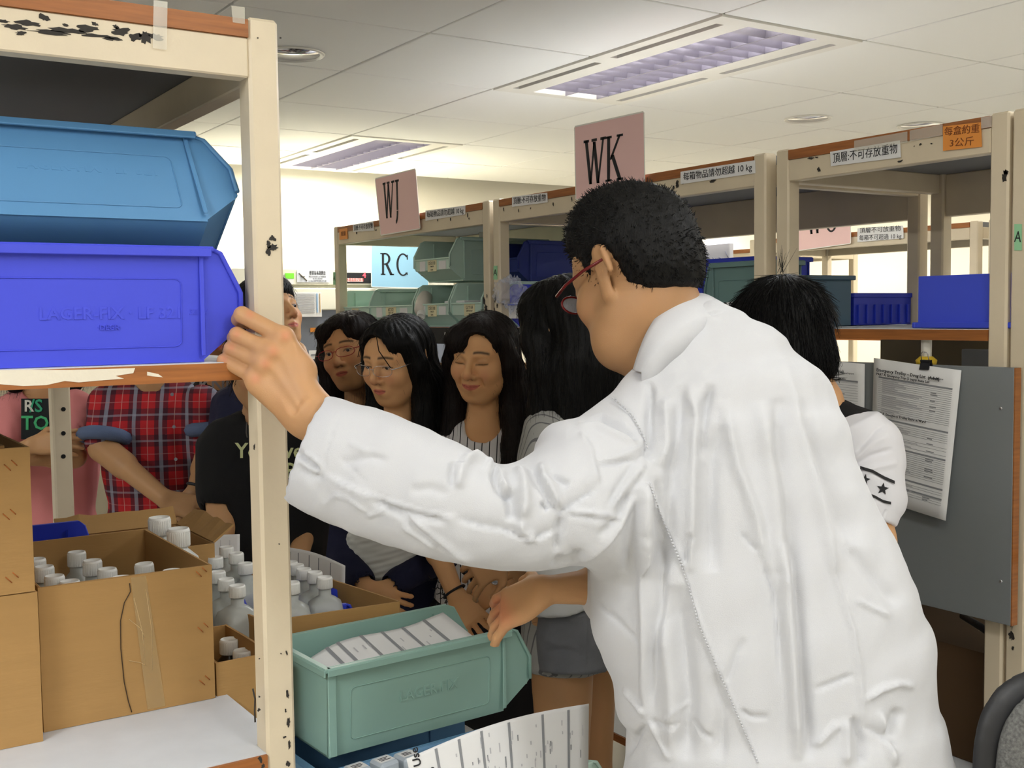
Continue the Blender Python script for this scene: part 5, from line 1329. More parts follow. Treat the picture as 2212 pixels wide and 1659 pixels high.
def folds(v, F, L, facing=.12):
    """raise or sink the surface along creases. L: (pixel polyline, width px, amplitude m, kind); kind 'r' ridge, 's' one-sided step"""
    N = -vnormals(v, F); 
    if (N*(v-v.mean(0))).sum() < 0: N = -N
    vis = np.clip((-(N*(v/np.linalg.norm(v, axis=1)[:, None])).sum(1)-facing)/.25, 0, 1); p = kpix(v); D = np.zeros(len(v))
    for item in L:
        pl, w, a, kd = item[:4]; w2 = item[4] if len(item) > 4 else w*3
        pl = np.array(pl, float); lo = pl.min(0)-4*max(w, w2); hi = pl.max(0)+4*max(w, w2)
        ii = np.where((p > lo).all(1) & (p < hi).all(1) & (vis > 0))[0]
        if not len(ii): continue
        q = p[ii]; bd = np.full(len(ii), 1e9); sg = np.zeros(len(ii)); tt = np.zeros(len(ii)); cum = np.concatenate([[0], np.cumsum(np.linalg.norm(np.diff(pl, axis=0), axis=1))])
        for i in range(len(pl)-1):
            ab = pl[i+1]-pl[i]; L2 = ab@ab+1e-9; t = np.clip(((q-pl[i])@ab)/L2, 0, 1); r = q-pl[i]-t[:, None]*ab; dd = np.hypot(*r.T)
            s = np.sign(ab[0]*(q[:, 1]-pl[i][1])-ab[1]*(q[:, 0]-pl[i][0])); m = dd < bd
            bd[m] = dd[m]; sg[m] = s[m]; tt[m] = (cum[i]+t[m]*math.sqrt(L2))/cum[-1]
        end = np.clip(np.minimum(tt, 1-tt)*6, 0, 1)**.7
        if kd == 'r': f = np.exp(-(bd/w)**2)
        else:
            x = bd*sg; f = np.where(x > 0, np.exp(-(x/w2)), np.exp(-(np.abs(x)/(w*.5))**2))
        D[ii] += a*f*end*vis[ii]
    return v+N*D[:, None], N
def person_root(label, k, group=None, name='person'):
    w_ = k2w(np.array(k)); t = thing(name, label, 'person', (w_[0], w_[1], 0), group=group); return t
def text_on(s, size, kp, u, v_, m, parent, off=.004, **kw):
    """lettering laid on cloth: kp in figure frame, u right, v up"""
    me = text_mesh(s, size, **kw); o = k2w(np.array(kp)); uu = Rv*u[0]+Uv*u[1]+Fv*u[2]; vv = Rv*v_[0]+Uv*v_[1]+Fv*v_[2]
    me.transform(frame_mat(o, uu, vv)); return childw(obj('lettering', me, m), parent)
# ---------------------------------------------------------------- the man in the lab coat
man = person_root('man in a white lab coat leaning over, one hand on the near post', K(1640, 1650, 1.46))
def stat(y, L, R, d): return K((L+R)/2, y, d), (R-L)/2/FPX*d
ST = [(668, 1462, 1548, 1.475, .045), (695, 1440, 1582, 1.475, .055), (728, 1412, 1630, 1.472, .075), (775, 1375, 1694, 1.468, .098), (870, 1330, 1770, 1.46, .122), (980, 1300, 1828, 1.45, .13), (1120, 1274, 1880, 1.44, .13),
      (1250, 1276, 1930, 1.435, .135), (1400, 1326, 1975, 1.43, .14), (1500, 1366, 2008, 1.43, .14), (1600, 1352, 2034, 1.43, .15), (1800, 1330, 2085, 1.43, .16), (2250, 1290, 2150, 1.43, .18)]
C_ = []; A_ = []; B_ = []
for y, L, R, d, t in ST:
    c, a = stat(y, L, R, d); C_.append(c); A_.append(a); B_.append(t)
lo = K(590, 2300, 1.3); 
V = Vol((-.42, -.90, 1.10), (.62, .16, 1.72), .0067)
V.sweep(C_, A_, B_, (1, 0, 0), (0, 0, 1), k=.03, power=2.2)
SL = [(1400, 1052, 125, 1.42, .08), (1340, 1060, 158, 1.40, .08), (1275, 1068, 158, 1.375, .08), (1180, 1102, 128, 1.35, .072), (1105, 1118, 113, 1.335, .066), (1020, 1107, 114, 1.325, .062), (950, 1079, 129, 1.325, .062), (850, 1041, 134, 1.335, .060), (755, 1003, 133, 1.35, .058), (664, 968, 124, 1.37, .056)]
Cs = [K(x, y, d) for x, y, h, d, t in SL]; As = [h/FPX*d for x, y, h, d, t in SL]; Bs = [t for *_, t in SL]
Us = []
for i in range(len(Cs)):
    t = Cs[min(i+1, len(Cs)-1)]-Cs[max(i-1, 0)]; t[2] = 0; t = nrm(t); u = np.array([t[1], -t[0], 0]); u = u if u[1] > 0 else -u; Us.append(u)
Us[0] = np.array([.1, .99, 0]); Us[1] = np.array([.1, .99, 0]); Us[2] = np.array([.08, .99, 0]); Us[-1] = nrm((705-622, -(848-1080), 0)); Us[-2] = nrm((.25, 1, 0))
V.sweep(Cs, As, Bs, Us, (0, 0, 1), k=.03, power=2.1)
V.cap(K(1430, 915, 1.45), K(1372, 985, 1.42), .072, .070, k=.05)      # shoulder cap
V.cap(K(1670, 900, 1.50), K(1700, 1010, 1.50), .080, .070, k=.05)     # far shoulder
# the cuff is cut straight and hollow
V.cut((K(705, 848, 1.36)+K(618, 1075, 1.36))/2, (-.93, .36*1, 0)); 
V.sweep([Cs[-1]+(Cs[-1]-Cs[-2])*.4, Cs[-2], Cs[-3]], [As[-1]-.011, As[-2]-.012, As[-3]-.02], [Bs[-1]-.011]*3, [Us[-1], Us[-2], Us[-3]], (0, 0, 1), k=0, power=2.1, sub=True)
# right sleeve, mostly behind the body
V.cap(K(1735, 1000, 1.53), K(1600, 1250, 1.60), .065, .062, k=.03); V.cap(K(1600, 1250, 1.60), K(1335, 1275, 1.53), .062, .055, k=.03)
# neck opening
V.cap(K(1405, 640, 1.52), K(1475, 740, 1.50), .058, .050, k=.01, sub=True)
v, F = V.mesh(1)
v, F = qsub(v, F); v = lap(v, F, .6); v = lap(v, F, .5)
FL = []
z4 = lambda pts, ox=1200, oy=620, sc=2.6757: [(ox+x/sc, oy+y/sc) for x, y in pts]
z3 = lambda pts: z4(pts, 600, 820, 3.16)
z5 = lambda pts: z4(pts, 1220, 1150, 2.6333)
# long back folds: ridges and valleys
for pts, w_, a_ in ((([(535, 540), (545, 800), (548, 1000)]), 9, -.0045), ([(640, 640), (650, 900), (600, 1040)], 14, .004), ([(720, 560), (700, 900), (660, 1300), (640, 1650)], 14, -.004), ([(760, 560), (830, 760), (790, 1100), (780, 1650)], 13, .0045),
                    ([(900, 560), (850, 760), (840, 1000)], 10, -.005), ([(950, 800), (900, 1000), (890, 1300), (900, 1650)], 18, -.004), ([(970, 660), (1010, 850), (1050, 1040), (1160, 1330), (1220, 1650)], 12, .0035),
                    ([(1180, 660), (1230, 900), (1290, 1200), (1310, 1650)], 20, .0045), ([(1290, 640), (1290, 960), (1340, 1300), (1380, 1650)], 20, -.005), ([(1330, 500), (1420, 820), (1510, 1200), (1620, 1650)], 14, .004), ([(1400, 660), (1560, 1080), (1720, 1500)], 22, -.004),
                    ([(540, 1130), (640, 1380), (750, 1640)], 5, .0022), ([(520, 1130), (520, 1400), (520, 1650)], 14, .004), ([(470, 1180), (440, 1400), (430, 1650)], 16, -.004), ([(600, 1100), (590, 1300), (620, 1640)], 10, -.003)):
    FL.append((z4(pts), w_, a_*1.45, 'r'))
# collar edge, neck shadow, shoulder seam
FL += [(z4([(510, 372), (560, 310), (640, 240), (720, 180), (800, 170), (900, 150), (1010, 130)]), 5, -.004, 's', 14), (z4([(640, 330), (760, 205), (850, 180), (960, 200)]), 10, .003, 'r'),
       (z4([(215, 640), (320, 640), (420, 720), (480, 800), (530, 900), (545, 1000), (540, 1060)]), 4, -.0035, 's', 12), (z4([(330, 655), (430, 745), (500, 830), (530, 920)]), 4, .002, 'r')]
# sleeve folds near the armhole
FL += [(z4([(150, 770), (260, 755), (360, 800), (480, 880)]), 8, -.006, 'r'), (z4([(120, 800), (240, 790), (340, 840), (470, 905)]), 8, .004, 'r'), (z4([(140, 830), (200, 930), (250, 1140)]), 7, .005, 's', 22), (z4([(250, 1020), (350, 1015), (470, 985)]), 5, -.005, 'r'), (z4([(300, 1000), (400, 970), (500, 915)]), 5, .003, 'r'),
       (z4([(530, 940), (440, 1030), (330, 1200), (300, 1280)]), 6, -.004, 'r'), (z4([(520, 1020), (440, 1120), (310, 1290)]), 6, .003, 'r'), (z4([(520, 1060), (430, 1180), (340, 1290)]), 6, -.003, 'r'),
       (z4([(60, 1290), (180, 1300), (300, 1320), (385, 1330)]), 7, .006, 's', 16), (z4([(60, 1310), (200, 1330), (370, 1350)]), 6, -.004, 'r'), (z4([(240, 1170), (160, 1220), (60, 1280), (20, 1320)]), 5, -.006, 's', 16),
       (z4([(480, 1200), (380, 1370), (250, 1500), (150, 1580)]), 12, .006, 's', 30), (z4([(430, 1180), (350, 1330), (240, 1430)]), 8, -.004, 'r')]
# elbow and forearm
FL += [(z3([(1200, 560), (1185, 660), (1195, 740)]), 7, -.006, 'r'), (z3([(1250, 560), (1330, 530), (1420, 560), (1470, 620)]), 9, .006, 'r'), (z3([(1260, 560), (1240, 640), (1220, 740)]), 12, .004, 'r'), (z3([(1470, 590), (1480, 680), (1510, 760), (1560, 790), (1620, 750)]), 7, -.007, 'r'),
       (z3([(1500, 600), (1530, 700), (1570, 760)]), 6, .005, 'r'), (z3([(1640, 590), (1680, 700), (1690, 850), (1660, 960)]), 12, .007, 'r'), (z3([(1580, 760), (1600, 880), (1610, 960)]), 12, -.006, 'r'), (z3([(1720, 620), (1790, 720), (1860, 830), (1930, 920)]), 7, -.006, 'r'), (z3([(1790, 560), (1850, 700), (1940, 900)]), 10, .006, 'r'),
       (z3([(1800, 830), (1830, 880), (1850, 860)]), 4, -.007, 'r'), (z3([(1820, 640), (1900, 680), (1990, 720)]), 8, -.004, 'r'), (z3([(1940, 1000), (1870, 1040), (1780, 1080), (1660, 1070), (1540, 1030), (1380, 1000), (1200, 950)]), 6, -.006, 's', 20), (z3([(1660, 960), (1670, 1040), (1760, 1090)]), 9, .006, 'r'),
       (z3([(1930, 1190), (1900, 1260), (2010, 1230), (2080, 1150)]), 8, -.004, 'r'), (z3([(1930, 920), (1930, 1020), (1900, 1180)]), 8, -.005, 'r'),
       (z3([(320, 640), (480, 720), (640, 790), (830, 860), (1000, 910), (1240, 950)]), 7, .006, 's', 26), (z3([(640, 800), (800, 880), (960, 920), (1160, 965)]), 8, -.006, 'r'), (z3([(760, 860), (900, 960), (1050, 1090), (1200, 1200)]), 6, -.004, 'r'), (z3([(900, 930), (1060, 1080), (1220, 1190), (1340, 1250)]), 8, .003, 'r'),
       (z3([(850, 1000), (960, 1070), (1080, 1150)]), 6, .003, 'r'), (z3([(120, 490), (200, 540), (300, 620)]), 6, -.006, 'r'), (z3([(130, 585), (220, 640), (310, 665)]), 5, -.006, 's', 10), (z3([(170, 500), (260, 560), (310, 620)]), 5, .004, 'r'),
       (z3([(440, 190), (370, 360), (330, 500), (310, 640)]), 3, -.0018, 'r'), (z3([(280, 700), (250, 800), (220, 880)]), 3, -.0018, 'r'), (z3([(420, 520), (520, 620), (620, 720)]), 4, -.0015, 'r'), (z3([(440, 570), (640, 520), (760, 560)]), 9, -.0025, 'r'), (z3([(480, 430), (620, 500), (700, 490)]), 7, .002, 'r'),
       (z3([(380, 780), (480, 800), (620, 900)]), 4, .0022, 'r'), (z3([(900, 760), (1050, 740), (1170, 790)]), 10, -.0022, 'r'), (z3([(760, 850), (700, 900), (600, 930)]), 5, .002, 'r'), (z3([(300, 860), (420, 780), (460, 800)]), 4, .0018, 'r')]
# skirt of the coat
for pts, w_, a_ in (([(440, 20), (455, 350), (465, 700), (470, 1060)], 12, .005), ([(560, 60), (540, 400), (500, 700), (480, 1060)], 12, -.004), ([(640, 300), (660, 600), (690, 900), (680, 1300)], 24, -.006), ([(560, 500), (620, 900), (620, 1300)], 18, .004), ([(700, 300), (800, 600), (900, 870), (1000, 1080), (1100, 1330)], 4, .0025),
                    ([(850, 800), (900, 1000), (880, 1300)], 14, -.003), ([(1020, 600), (960, 740), (920, 860)], 7, -.003), ([(1100, 100), (1190, 350), (1220, 600), (1230, 860)], 4, -.0035), ([(1250, 60), (1270, 400), (1300, 800), (1330, 1300)], 14, .008), ([(1290, 60), (1320, 400), (1350, 800), (1390, 1300)], 16, -.006),
                    ([(1480, 40), (1560, 330), (1640, 560), (1690, 900), (1700, 1080)], 5, .003), ([(1420, 900), (1540, 850), (1650, 810)], 5, -.003), ([(1560, 1080), (1480, 1160), (1420, 1220)], 7, .004), ([(1640, 1050), (1690, 1200), (1690, 1330)], 10, -.004), ([(1600, 1060), (1600, 1320)], 9, .004),
                    ([(1700, 960), (1800, 890), (1900, 860), (1990, 880)], 6, .0045), ([(1700, 1100), (1800, 1150), (1880, 1230)], 6, -.003), ([(1900, 1000), (1860, 1100), (1800, 1180)], 12, -.004), ([(1650, 380), (1760, 440), (1850, 480)], 5, .003), ([(1600, 60), (1720, 200), (1900, 420)], 12, -.003),
                    ([(330, 890), (390, 960), (460, 1040)], 5, .004), ([(150, 370), (300, 500), (440, 640)], 5, -.002), ([(480, 1070), (560, 1100), (650, 1090)], 5, -.003), ([(480, 1070), (540, 1180), (600, 1300)], 5, .003), ([(460, 1090), (400, 1180), (350, 1280)], 7, -.004), ([(720, 1080), (780, 1140), (850, 1180)], 5, -.003), ([(560, 1080), (640, 1010), (700, 980)], 4, .002),
                    ([(1000, 1010), (1060, 1050), (1160, 1050)], 5, -.003), ([(1780, 1010), (1820, 1160), (1880, 1330)], 9, .004), ([(680, 180), (700, 60), (720, 0)], 6, -.004), ([(1010, 0), (1050, 60), (1100, 110)], 4, -.0025)):
    FL.append((z5(pts), w_, a_*1.3, 'r'))
v, N = folds(v, F, [(a, b_, c_*(1.75 if b_ > 7 else 1.25), *r) for a, b_, c_, *r in FL])
# cloth softness: low waves everywhere, small ones on the body
pp = kpix(v); wv = noise3(v, 12, 26)*.0022+noise3(v*np.array([1, .35, 1]), 15, 60)*.0006
v = v+N*wv[:, None]
# wavy hem silhouette: nothing below the frame is shown
M_COAT = mat('white_cotton', s2l(194, 195, 199), rough=.85, sheen=.15, bump=.22, bscale=900)
fmesh('lab_coat', v, F, M_COAT, man)
# stitched seams standing on the coat
def on_surface(pts, v, N, up=.001):
    pk = kpix(v); out = []
    nn = []
    for a, c in zip(pts, pts[1:]):
        n = max(2, int(math.hypot(c[0]-a[0], c[1]-a[1])/7))
        for i in range(n): nn.append((a[0]+(c[0]-a[0])*i/n, a[1]+(c[1]-a[1])*i/n))
    for q in nn:
        ii = np.where((np.abs(pk-np.array(q)) < 8).all(1))[0]
        if len(ii): j = ii[np.argmin(v[ii, 2])]; z = np.sort(v[ii, 2])[:4].mean(); out.append(K(q[0], q[1], z-up))
    return out
b = BM()
for pts in (z4([(545, 1130), (600, 1290), (660, 1440), (750, 1640)]), z5([(585, 0), (640, 130), (700, 290), (760, 520), (880, 800), (1000, 1080), (1110, 1335)]), z4([(330, 640), (440, 740), (510, 860), (540, 960)])):
    P = on_surface(pts, v, N)
    for i in range(len(P)-1):
        if i % 1 == 0: 
            a, c = k2w(P[i]), k2w(P[i]+(P[i+1]-P[i])*.62); tube(b, [a, c], .0010, 5)
st = obj('seam_stitching', b, M_COAT); childw(st, man); st['kind'] = 'stuff'
# collar standing round the neck
UPc = [(1366, 800, 1.425), (1378, 762, 1.415), (1396, 718, 1.415), (1424, 676, 1.425), (1468, 643, 1.445), (1516, 633, 1.475), (1552, 648, 1.515)]
LOc = [(1388, 806, 1.392), (1412, 784, 1.382), (1446, 748, 1.378), (1490, 716, 1.382), (1532, 700, 1.40), (1572, 694, 1.44), (1598, 704, 1.50)]
b = BM(); nU, nV = 36, 6
def pl_(P, t): x = t*(len(P)-1); i = min(int(x), len(P)-2); f_ = x-i; a_, c_ = np.array(P[i], float), np.array(P[i+1], float); pm = np.array(P[max(i-1, 0)], float); pn = np.array(P[min(i+2, len(P)-1)], float); return .5*(2*a_+(c_-pm)*f_+(2*pm-5*a_+4*c_-pn)*f_**2+(3*a_-pm-3*c_+pn)*f_**3)
G = []
for i in range(nU+1):
    u, l = K(*pl_(UPc, i/nU)), K(*pl_(LOc, i/nU)); G.append([b.verts.new(Vector([float(x) for x in k2w(u+(l-u)*j/nV+np.array([0, 0, -.010])*math.sin(PI*j/nV)+np.array([0, -.03, .01])*(j == nV))])) for j in range(nV+1)])
for i in range(nU):
    for j in range(nV): b.faces.new((G[i][j], G[i+1][j], G[i+1][j+1], G[i][j+1]))
bmesh.ops.recalc_face_normals(b, faces=b.faces[:]); bmesh.ops.solidify(b, geom=b.faces[:], thickness=.004)
childw(obj('collar', b, M_COAT, smooth=True), man)
# head and neck
mc = K(1374, 592, 1.50); mR = headR((-.60, -.32, .73)); ms = .95
V = Vol(mc-.17, mc+np.array([.20, .16, .17]), .0028)
head_prims(V, mc, mR, ms, fem=False, neck=K(1468, 745, 1.50), open_=.004, neckr=.054, ears=1.2)
V.cap(K(1400, 690, 1.47), K(1450, 760, 1.48), .045, .055, k=.03); V.cap(K(1335, 745, 1.475), K(1420, 740, 1.49), .03, .045, k=.035)
hv, hF = V.mesh(2); hc = head_cols(hv, mc, mR, ms, tone=.52)  # lower tone puts the shade on his face into the skin colour
# hand on the post
V = Vol(K(455, 955, 1.48), K(780, 640, 1.60), .0025); V = Vol((-.42, -.12, 1.30), (-.14, .12, 1.56), .0020)
MCP = [K(613, 728, 1.400), K(591, 762, 1.396), K(573, 789, 1.396), K(552, 816, 1.402)]
PIP = [K(523, 680, 1.418), K(512, 723, 1.416), K(500, 752, 1.424), K(484, 779, 1.430)]
DIP = [K(516, 690, 1.443), K(505, 730, 1.446), K(495, 760, 1.449), K(484, 788, 1.450)]
TIP = [K(540, 700, 1.462), K(532, 742, 1.462), K(525, 772, 1.462), K(512, 800, 1.462)]
RR = [.0105, .0098, .0093, .0088]; WR = K(664, 893, 1.388)
wr_off = [K(672, 872, 1.385), K(668, 884, 1.380), K(664, 896, 1.380), K(654, 910, 1.385)]
for m_, p_, d_, t_, r_, w_ in zip(MCP, PIP, DIP, TIP, RR, wr_off):
    V.cap(m_, p_, r_*1.08, r_, k=.0028); V.cap(p_, d_, r_, r_*.92, k=.0026); V.cap(d_, t_, r_*.9, r_*.75, k=.002)
    V.cap(m_+np.array([0, 0, .003]), w_, r_*1.15, .0155, k=.008); V.ell(m_+np.array([0, 0, -.002]), (.0112, .0112, .0108), None, .006)
V.ell(K(617, 800, 1.400), (.030, .040, .012), np.stack([nrm((.75, .62, 0)), nrm((-.62, .75, 0)), np.array([0, 0, 1.])], 1), .016)
V.cap(K(622, 880, 1.400), K(560, 835, 1.402), .016, .012, k=.016)      # edge of the palm
V.cap(K(664, 890, 1.388), K(742, 945, 1.378), .0275, .0285, k=.016, flat=((.6, .8, 0), .9)); V.cap(K(742, 945, 1.378), K(860, 1020, 1.35), .0285, .036, k=.02)
V.cap(K(655, 800, 1.405), K(640, 760, 1.445), .016, .0125, k=.012); V.cap(K(640, 760, 1.445), K(612, 735, 1.505), .0115, .010, k=.006); V.cap(K(612, 735, 1.505), K(575, 728, 1.515), .0098, .008, k=.004)
for (a, c) in (((612, 742), (655, 850)), ((590, 778), (645, 868)), ((572, 806), (635, 885))):    # tendon hollows
    V.cap(K(a[0]+6, a[1]+4, 1.378), K(c[0], c[1], 1.362), .006, .003, k=.008, sub=True)
h2v, h2F = V.mesh(1)
N2 = -vnormals(h2v, h2F); c2 = np.tile(SK*.76, (len(h2v), 1)); kp2 = kpix(h2v)
def spots(cols, kp, L, rgb, amt):
    for (x, y, r) in L:
        w_ = np.exp(-(((kp[:, 0]-x)**2+(kp[:, 1]-y)**2)/r**2))[:, None]*amt; cols = cols*(1-w_)+np.array(s2l(*rgb))*w_
    return cols
c2 = spots(c2, kp2, [(617, 725, 12), (590, 758, 12), (573, 785, 12), (552, 818, 12), (540, 678, 10), (511, 722, 9), (499, 750, 9), (483, 776, 9)], (206, 122, 92), .45)
c2 = spots(c2, kp2, [(640, 800, 22), (612, 830, 16), (640, 840, 14)], (176, 140, 112), .25)
# right hand and forearm
V = Vol((-.06, -.36, 1.36), (.14, -.14, 1.62), .003)
V.cap(K(1300, 1266, 1.52), K(1185, 1274, 1.49), .0265, .0195, k=.01, flat=((0, 1, 0), 1.05)); w_ = K(1180, 1278, 1.485)
simple_hand(V, K(1176, 1276, 1.485), np.array([-.66, -.42, .50]), (-.1, .65, -.75), -1, .86, .34, .24)
V.cap(K(1285, 1266, 1.52), K(1400, 1262, 1.56), .0265, .034, k=.01)
h3v, h3F = V.mesh(2); c3 = np.tile(SK*.74, (len(h3v), 1)); c3 = spots(c3, kpix(h3v), [(1085, 1330, 26), (1075, 1300, 20)], (206, 110, 84), .4)
# body inside the coat joins head, arms and legs
V = Vol((-.30, -1.50, 1.20), (.56, .14, 1.75), .012)
V.sweep([K(1490, 790, 1.475), K(1545, 920, 1.47), K(1600, 1200, 1.46), K(1640, 1500, 1.45), K(1680, 1700, 1.45)], [.05, .10, .13, .14, .15], [.05, .07, .09, .09, .10], (1, 0, 0), (0, 0, 1))
V.cap(K(1410, 930, 1.43), K(1150, 1100, 1.36), .045, .04, k=.03); V.cap(K(1150, 1100, 1.36), K(790, 985, 1.36), .038, .03, k=.02)
V.cap(K(1690, 990, 1.53), K(1600, 1240, 1.59), .040, .04, k=.03); V.cap(K(1600, 1240, 1.59), K(1330, 1268, 1.53), .034, .025, k=.02)
bv, bF = V.mesh(2); cb = np.tile(SK, (len(bv), 1))
vv, FF = cat_mesh([(hv, hF), (h2v, h2F), (h3v, h3F), (bv, bF)])
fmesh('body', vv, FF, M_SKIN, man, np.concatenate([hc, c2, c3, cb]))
eyes(man, mc, mR, ms, (0, -.3, -1))
# trousers and shoes
V = Vol((-.05, -1.75, 1.15), (.60, -.45, 1.75), .012)
w0 = k2w(K(1680, 1700, 1.45))
def gk(x, y, z): return w2k(np.array([x, y, z]))
gx, gy = w0[0], w0[1]
side = Rv[:2]/np.linalg.norm(Rv[:2])
for s_ in (-1, 1):
    hx, hy = gx+side[0]*.09*s_, gy+side[1]*.09*s_
    V.cap(gk(hx, hy, .92), gk(hx, hy, .50), .085, .065, k=.02); V.cap(gk(hx, hy, .50), gk(hx, hy, .07), .065, .05, k=.02)
tv, tF = V.mesh(2); fmesh('trousers', tv, tF, mat('dark_trousers', s2l(34, 36, 44), rough=.8), man)
for s_ in (-1, 1):
    hx, hy = gx+side[0]*.09*s_, gy+side[1]*.09*s_; f2 = Fv[:2]/np.linalg.norm(Fv[:2])
    b = BM(); lathe(b, [(.001, 0), (.05, 0), (.052, .03), (.045, .06), (.03, .085), (.001, .09)], 16)
    for q in b.verts: q.co = Vector((q.co.x*1.0, q.co.y*2.5+.05, q.co.z))
    o = obj('shoe', b, M_BLACK, smooth=True); o.matrix_world = Matrix.Translation((hx, hy, .001)) @ Matrix.Rotation(math.atan2(f2[1], f2[0])-PI/2, 4, 'Z'); o.parent = man; o.matrix_parent_inverse = Matrix.LocRotScale(man.location, man.rotation_euler, None).inverted()
# short black hair
V = Vol(mc-.17, mc+.17, .003)
T = lambda x, y, z: mc+mR@(np.array([x, y, z])*ms)
V.ell(T(0, .036, .016), np.array([.081, .086, .092])*ms, mR, .01); V.ell(T(0, .072, -.035), np.array([.064, .048, .055])*ms, mR, .02); V.ell(T(0, -.01, .056), np.array([.062, .056, .045])*ms, mR, .02)
V.ell(T(0, .095, -.01), np.array([.055, .040, .06])*ms, mR, .02)
V.ell(T(0, -.055, -.070), np.array([.085, .090, .060])*ms, mR, .012, True)         # face
V.box(T(0, -.100, 0), (.2, .045, .2), mR, .012, True)                            # below the nape line
for q in (-1, 1): V.ell(T(q*.088, -.020, .004), np.array([.030, .056, .046])*ms, mR, .010, True)    # round the ears
v, F = V.mesh(2); N = -vnormals(v, F)
v = v+N*(noise3(v, 21, 160)*.0018)[:, None]
# tufts
rs_ = np.random.RandomState(5); ok = np.where(((v-mc)@mR[:, 1] > -.045*ms))[0]; ii = rs_.choice(ok, 4200)
N = N if (N*(v-v.mean(0))).sum() > 0 else -N
q = (v-mc)@mR; dirs = N[ii]*.35+mR[:, 1]*.25*(q[ii, 1:2] > .04)-mR[:, 2]*.45*(q[ii, 1:2] > .02)+mR[:, 2]*.1-mR[:, 1]*.45*(q[ii, 1:2] < .02)+rs_.normal(size=(len(ii), 3))*.22
sv, sF = strands(v[ii]-N[ii]*.002, dirs, rs_.uniform(.005, .010, len(ii)), .0009, 3, .02, .12, 3)
vv, FF = cat_mesh([(v, F), (sv, sF)])
fmesh('hair', vv, FF, M_HAIR, man)
# spectacles: dark red arm, lens edge catching light
def kt(b, pts, r, seg_=8): tube(b, [k2w(p) for p in pts], r, seg_)
b = BM(); kt(b, [T(.080, .012, .020), T(.081, .012, -.02), T(.079, .008, -.062), T(.070, .004, -.094)], .0022)
kt(b, [T(-.080, .012, .020), T(-.081, .012, -.02), T(-.079, .008, -.062), T(-.070, .004, -.094)], .0022)
for q_ in (-1, 1):
    ring_ = [T(q_*.033+.022*math.cos(a), -.006+.013*math.sin(a), -.103) for a in np.linspace(0, 2*PI, 20, endpoint=False)]
    tube(b, [k2w(p) for p in ring_], .0016, 6, close=True)
kt(b, [T(-.007, -.002, -.108), T(0, .000, -.111), T(.007, -.002, -.108)], .0015)
gl = obj('spectacles', b, mat('dark_red_frame', s2l(96, 14, 14), rough=.25)); childw(gl, man)
b = BM()
for q_ in (-1, 1):
    ring_ = [k2w(T(q_*.033+.021*math.cos(a), -.006+.012*math.sin(a), -.103)) for a in np.linspace(0, 2*PI, 20, endpoint=False)]
    n_ = -(Rv*mR[0, 2]+Uv*mR[1, 2]+Fv*mR[2, 2]); prism(b, ring_, n_, .002)
childw(obj('lens', b, mat('clear_lens', s2l(225, 230, 240), rough=.03, alpha=.25, spec=.9)), gl)
# ---------------------------------------------------------------- the group in the aisle
DN = -GUP
def torso(V, nb, r, bk, wd=1.0, dp=1.0, inf=0, length=.62, k=.02, slope=.045, power=2.3):
    """trunk below the neck base nb; r = subject-left axis, bk = backward axis"""
    st = [(.0, .050, .048), (.035, .105, .062), (slope+.035, .155, .078), (.16, .158, .098), (.28, .142, .098), (.40, .126, .088), (.50, .145, .098), (length, .160, .105)]
    C = [nb+DN*o+bk*(.008 if o < .1 else 0) for o, a, b_ in st]
    V.sweep(C, [a*wd+inf for o, a, b_ in st], [b_*dp+inf for o, a, b_ in st], r, bk, k=k, power=power)
def limb(V, pts, rad, k=.015):
    for (a, c), (r1, r2) in zip(zip(pts, pts[1:]), zip(rad, rad[1:])): V.cap(a, c, r1, r2, k=k)
def bounds(P, pad): P = np.array(P); return P.min(0)-pad, P.max(0)+pad
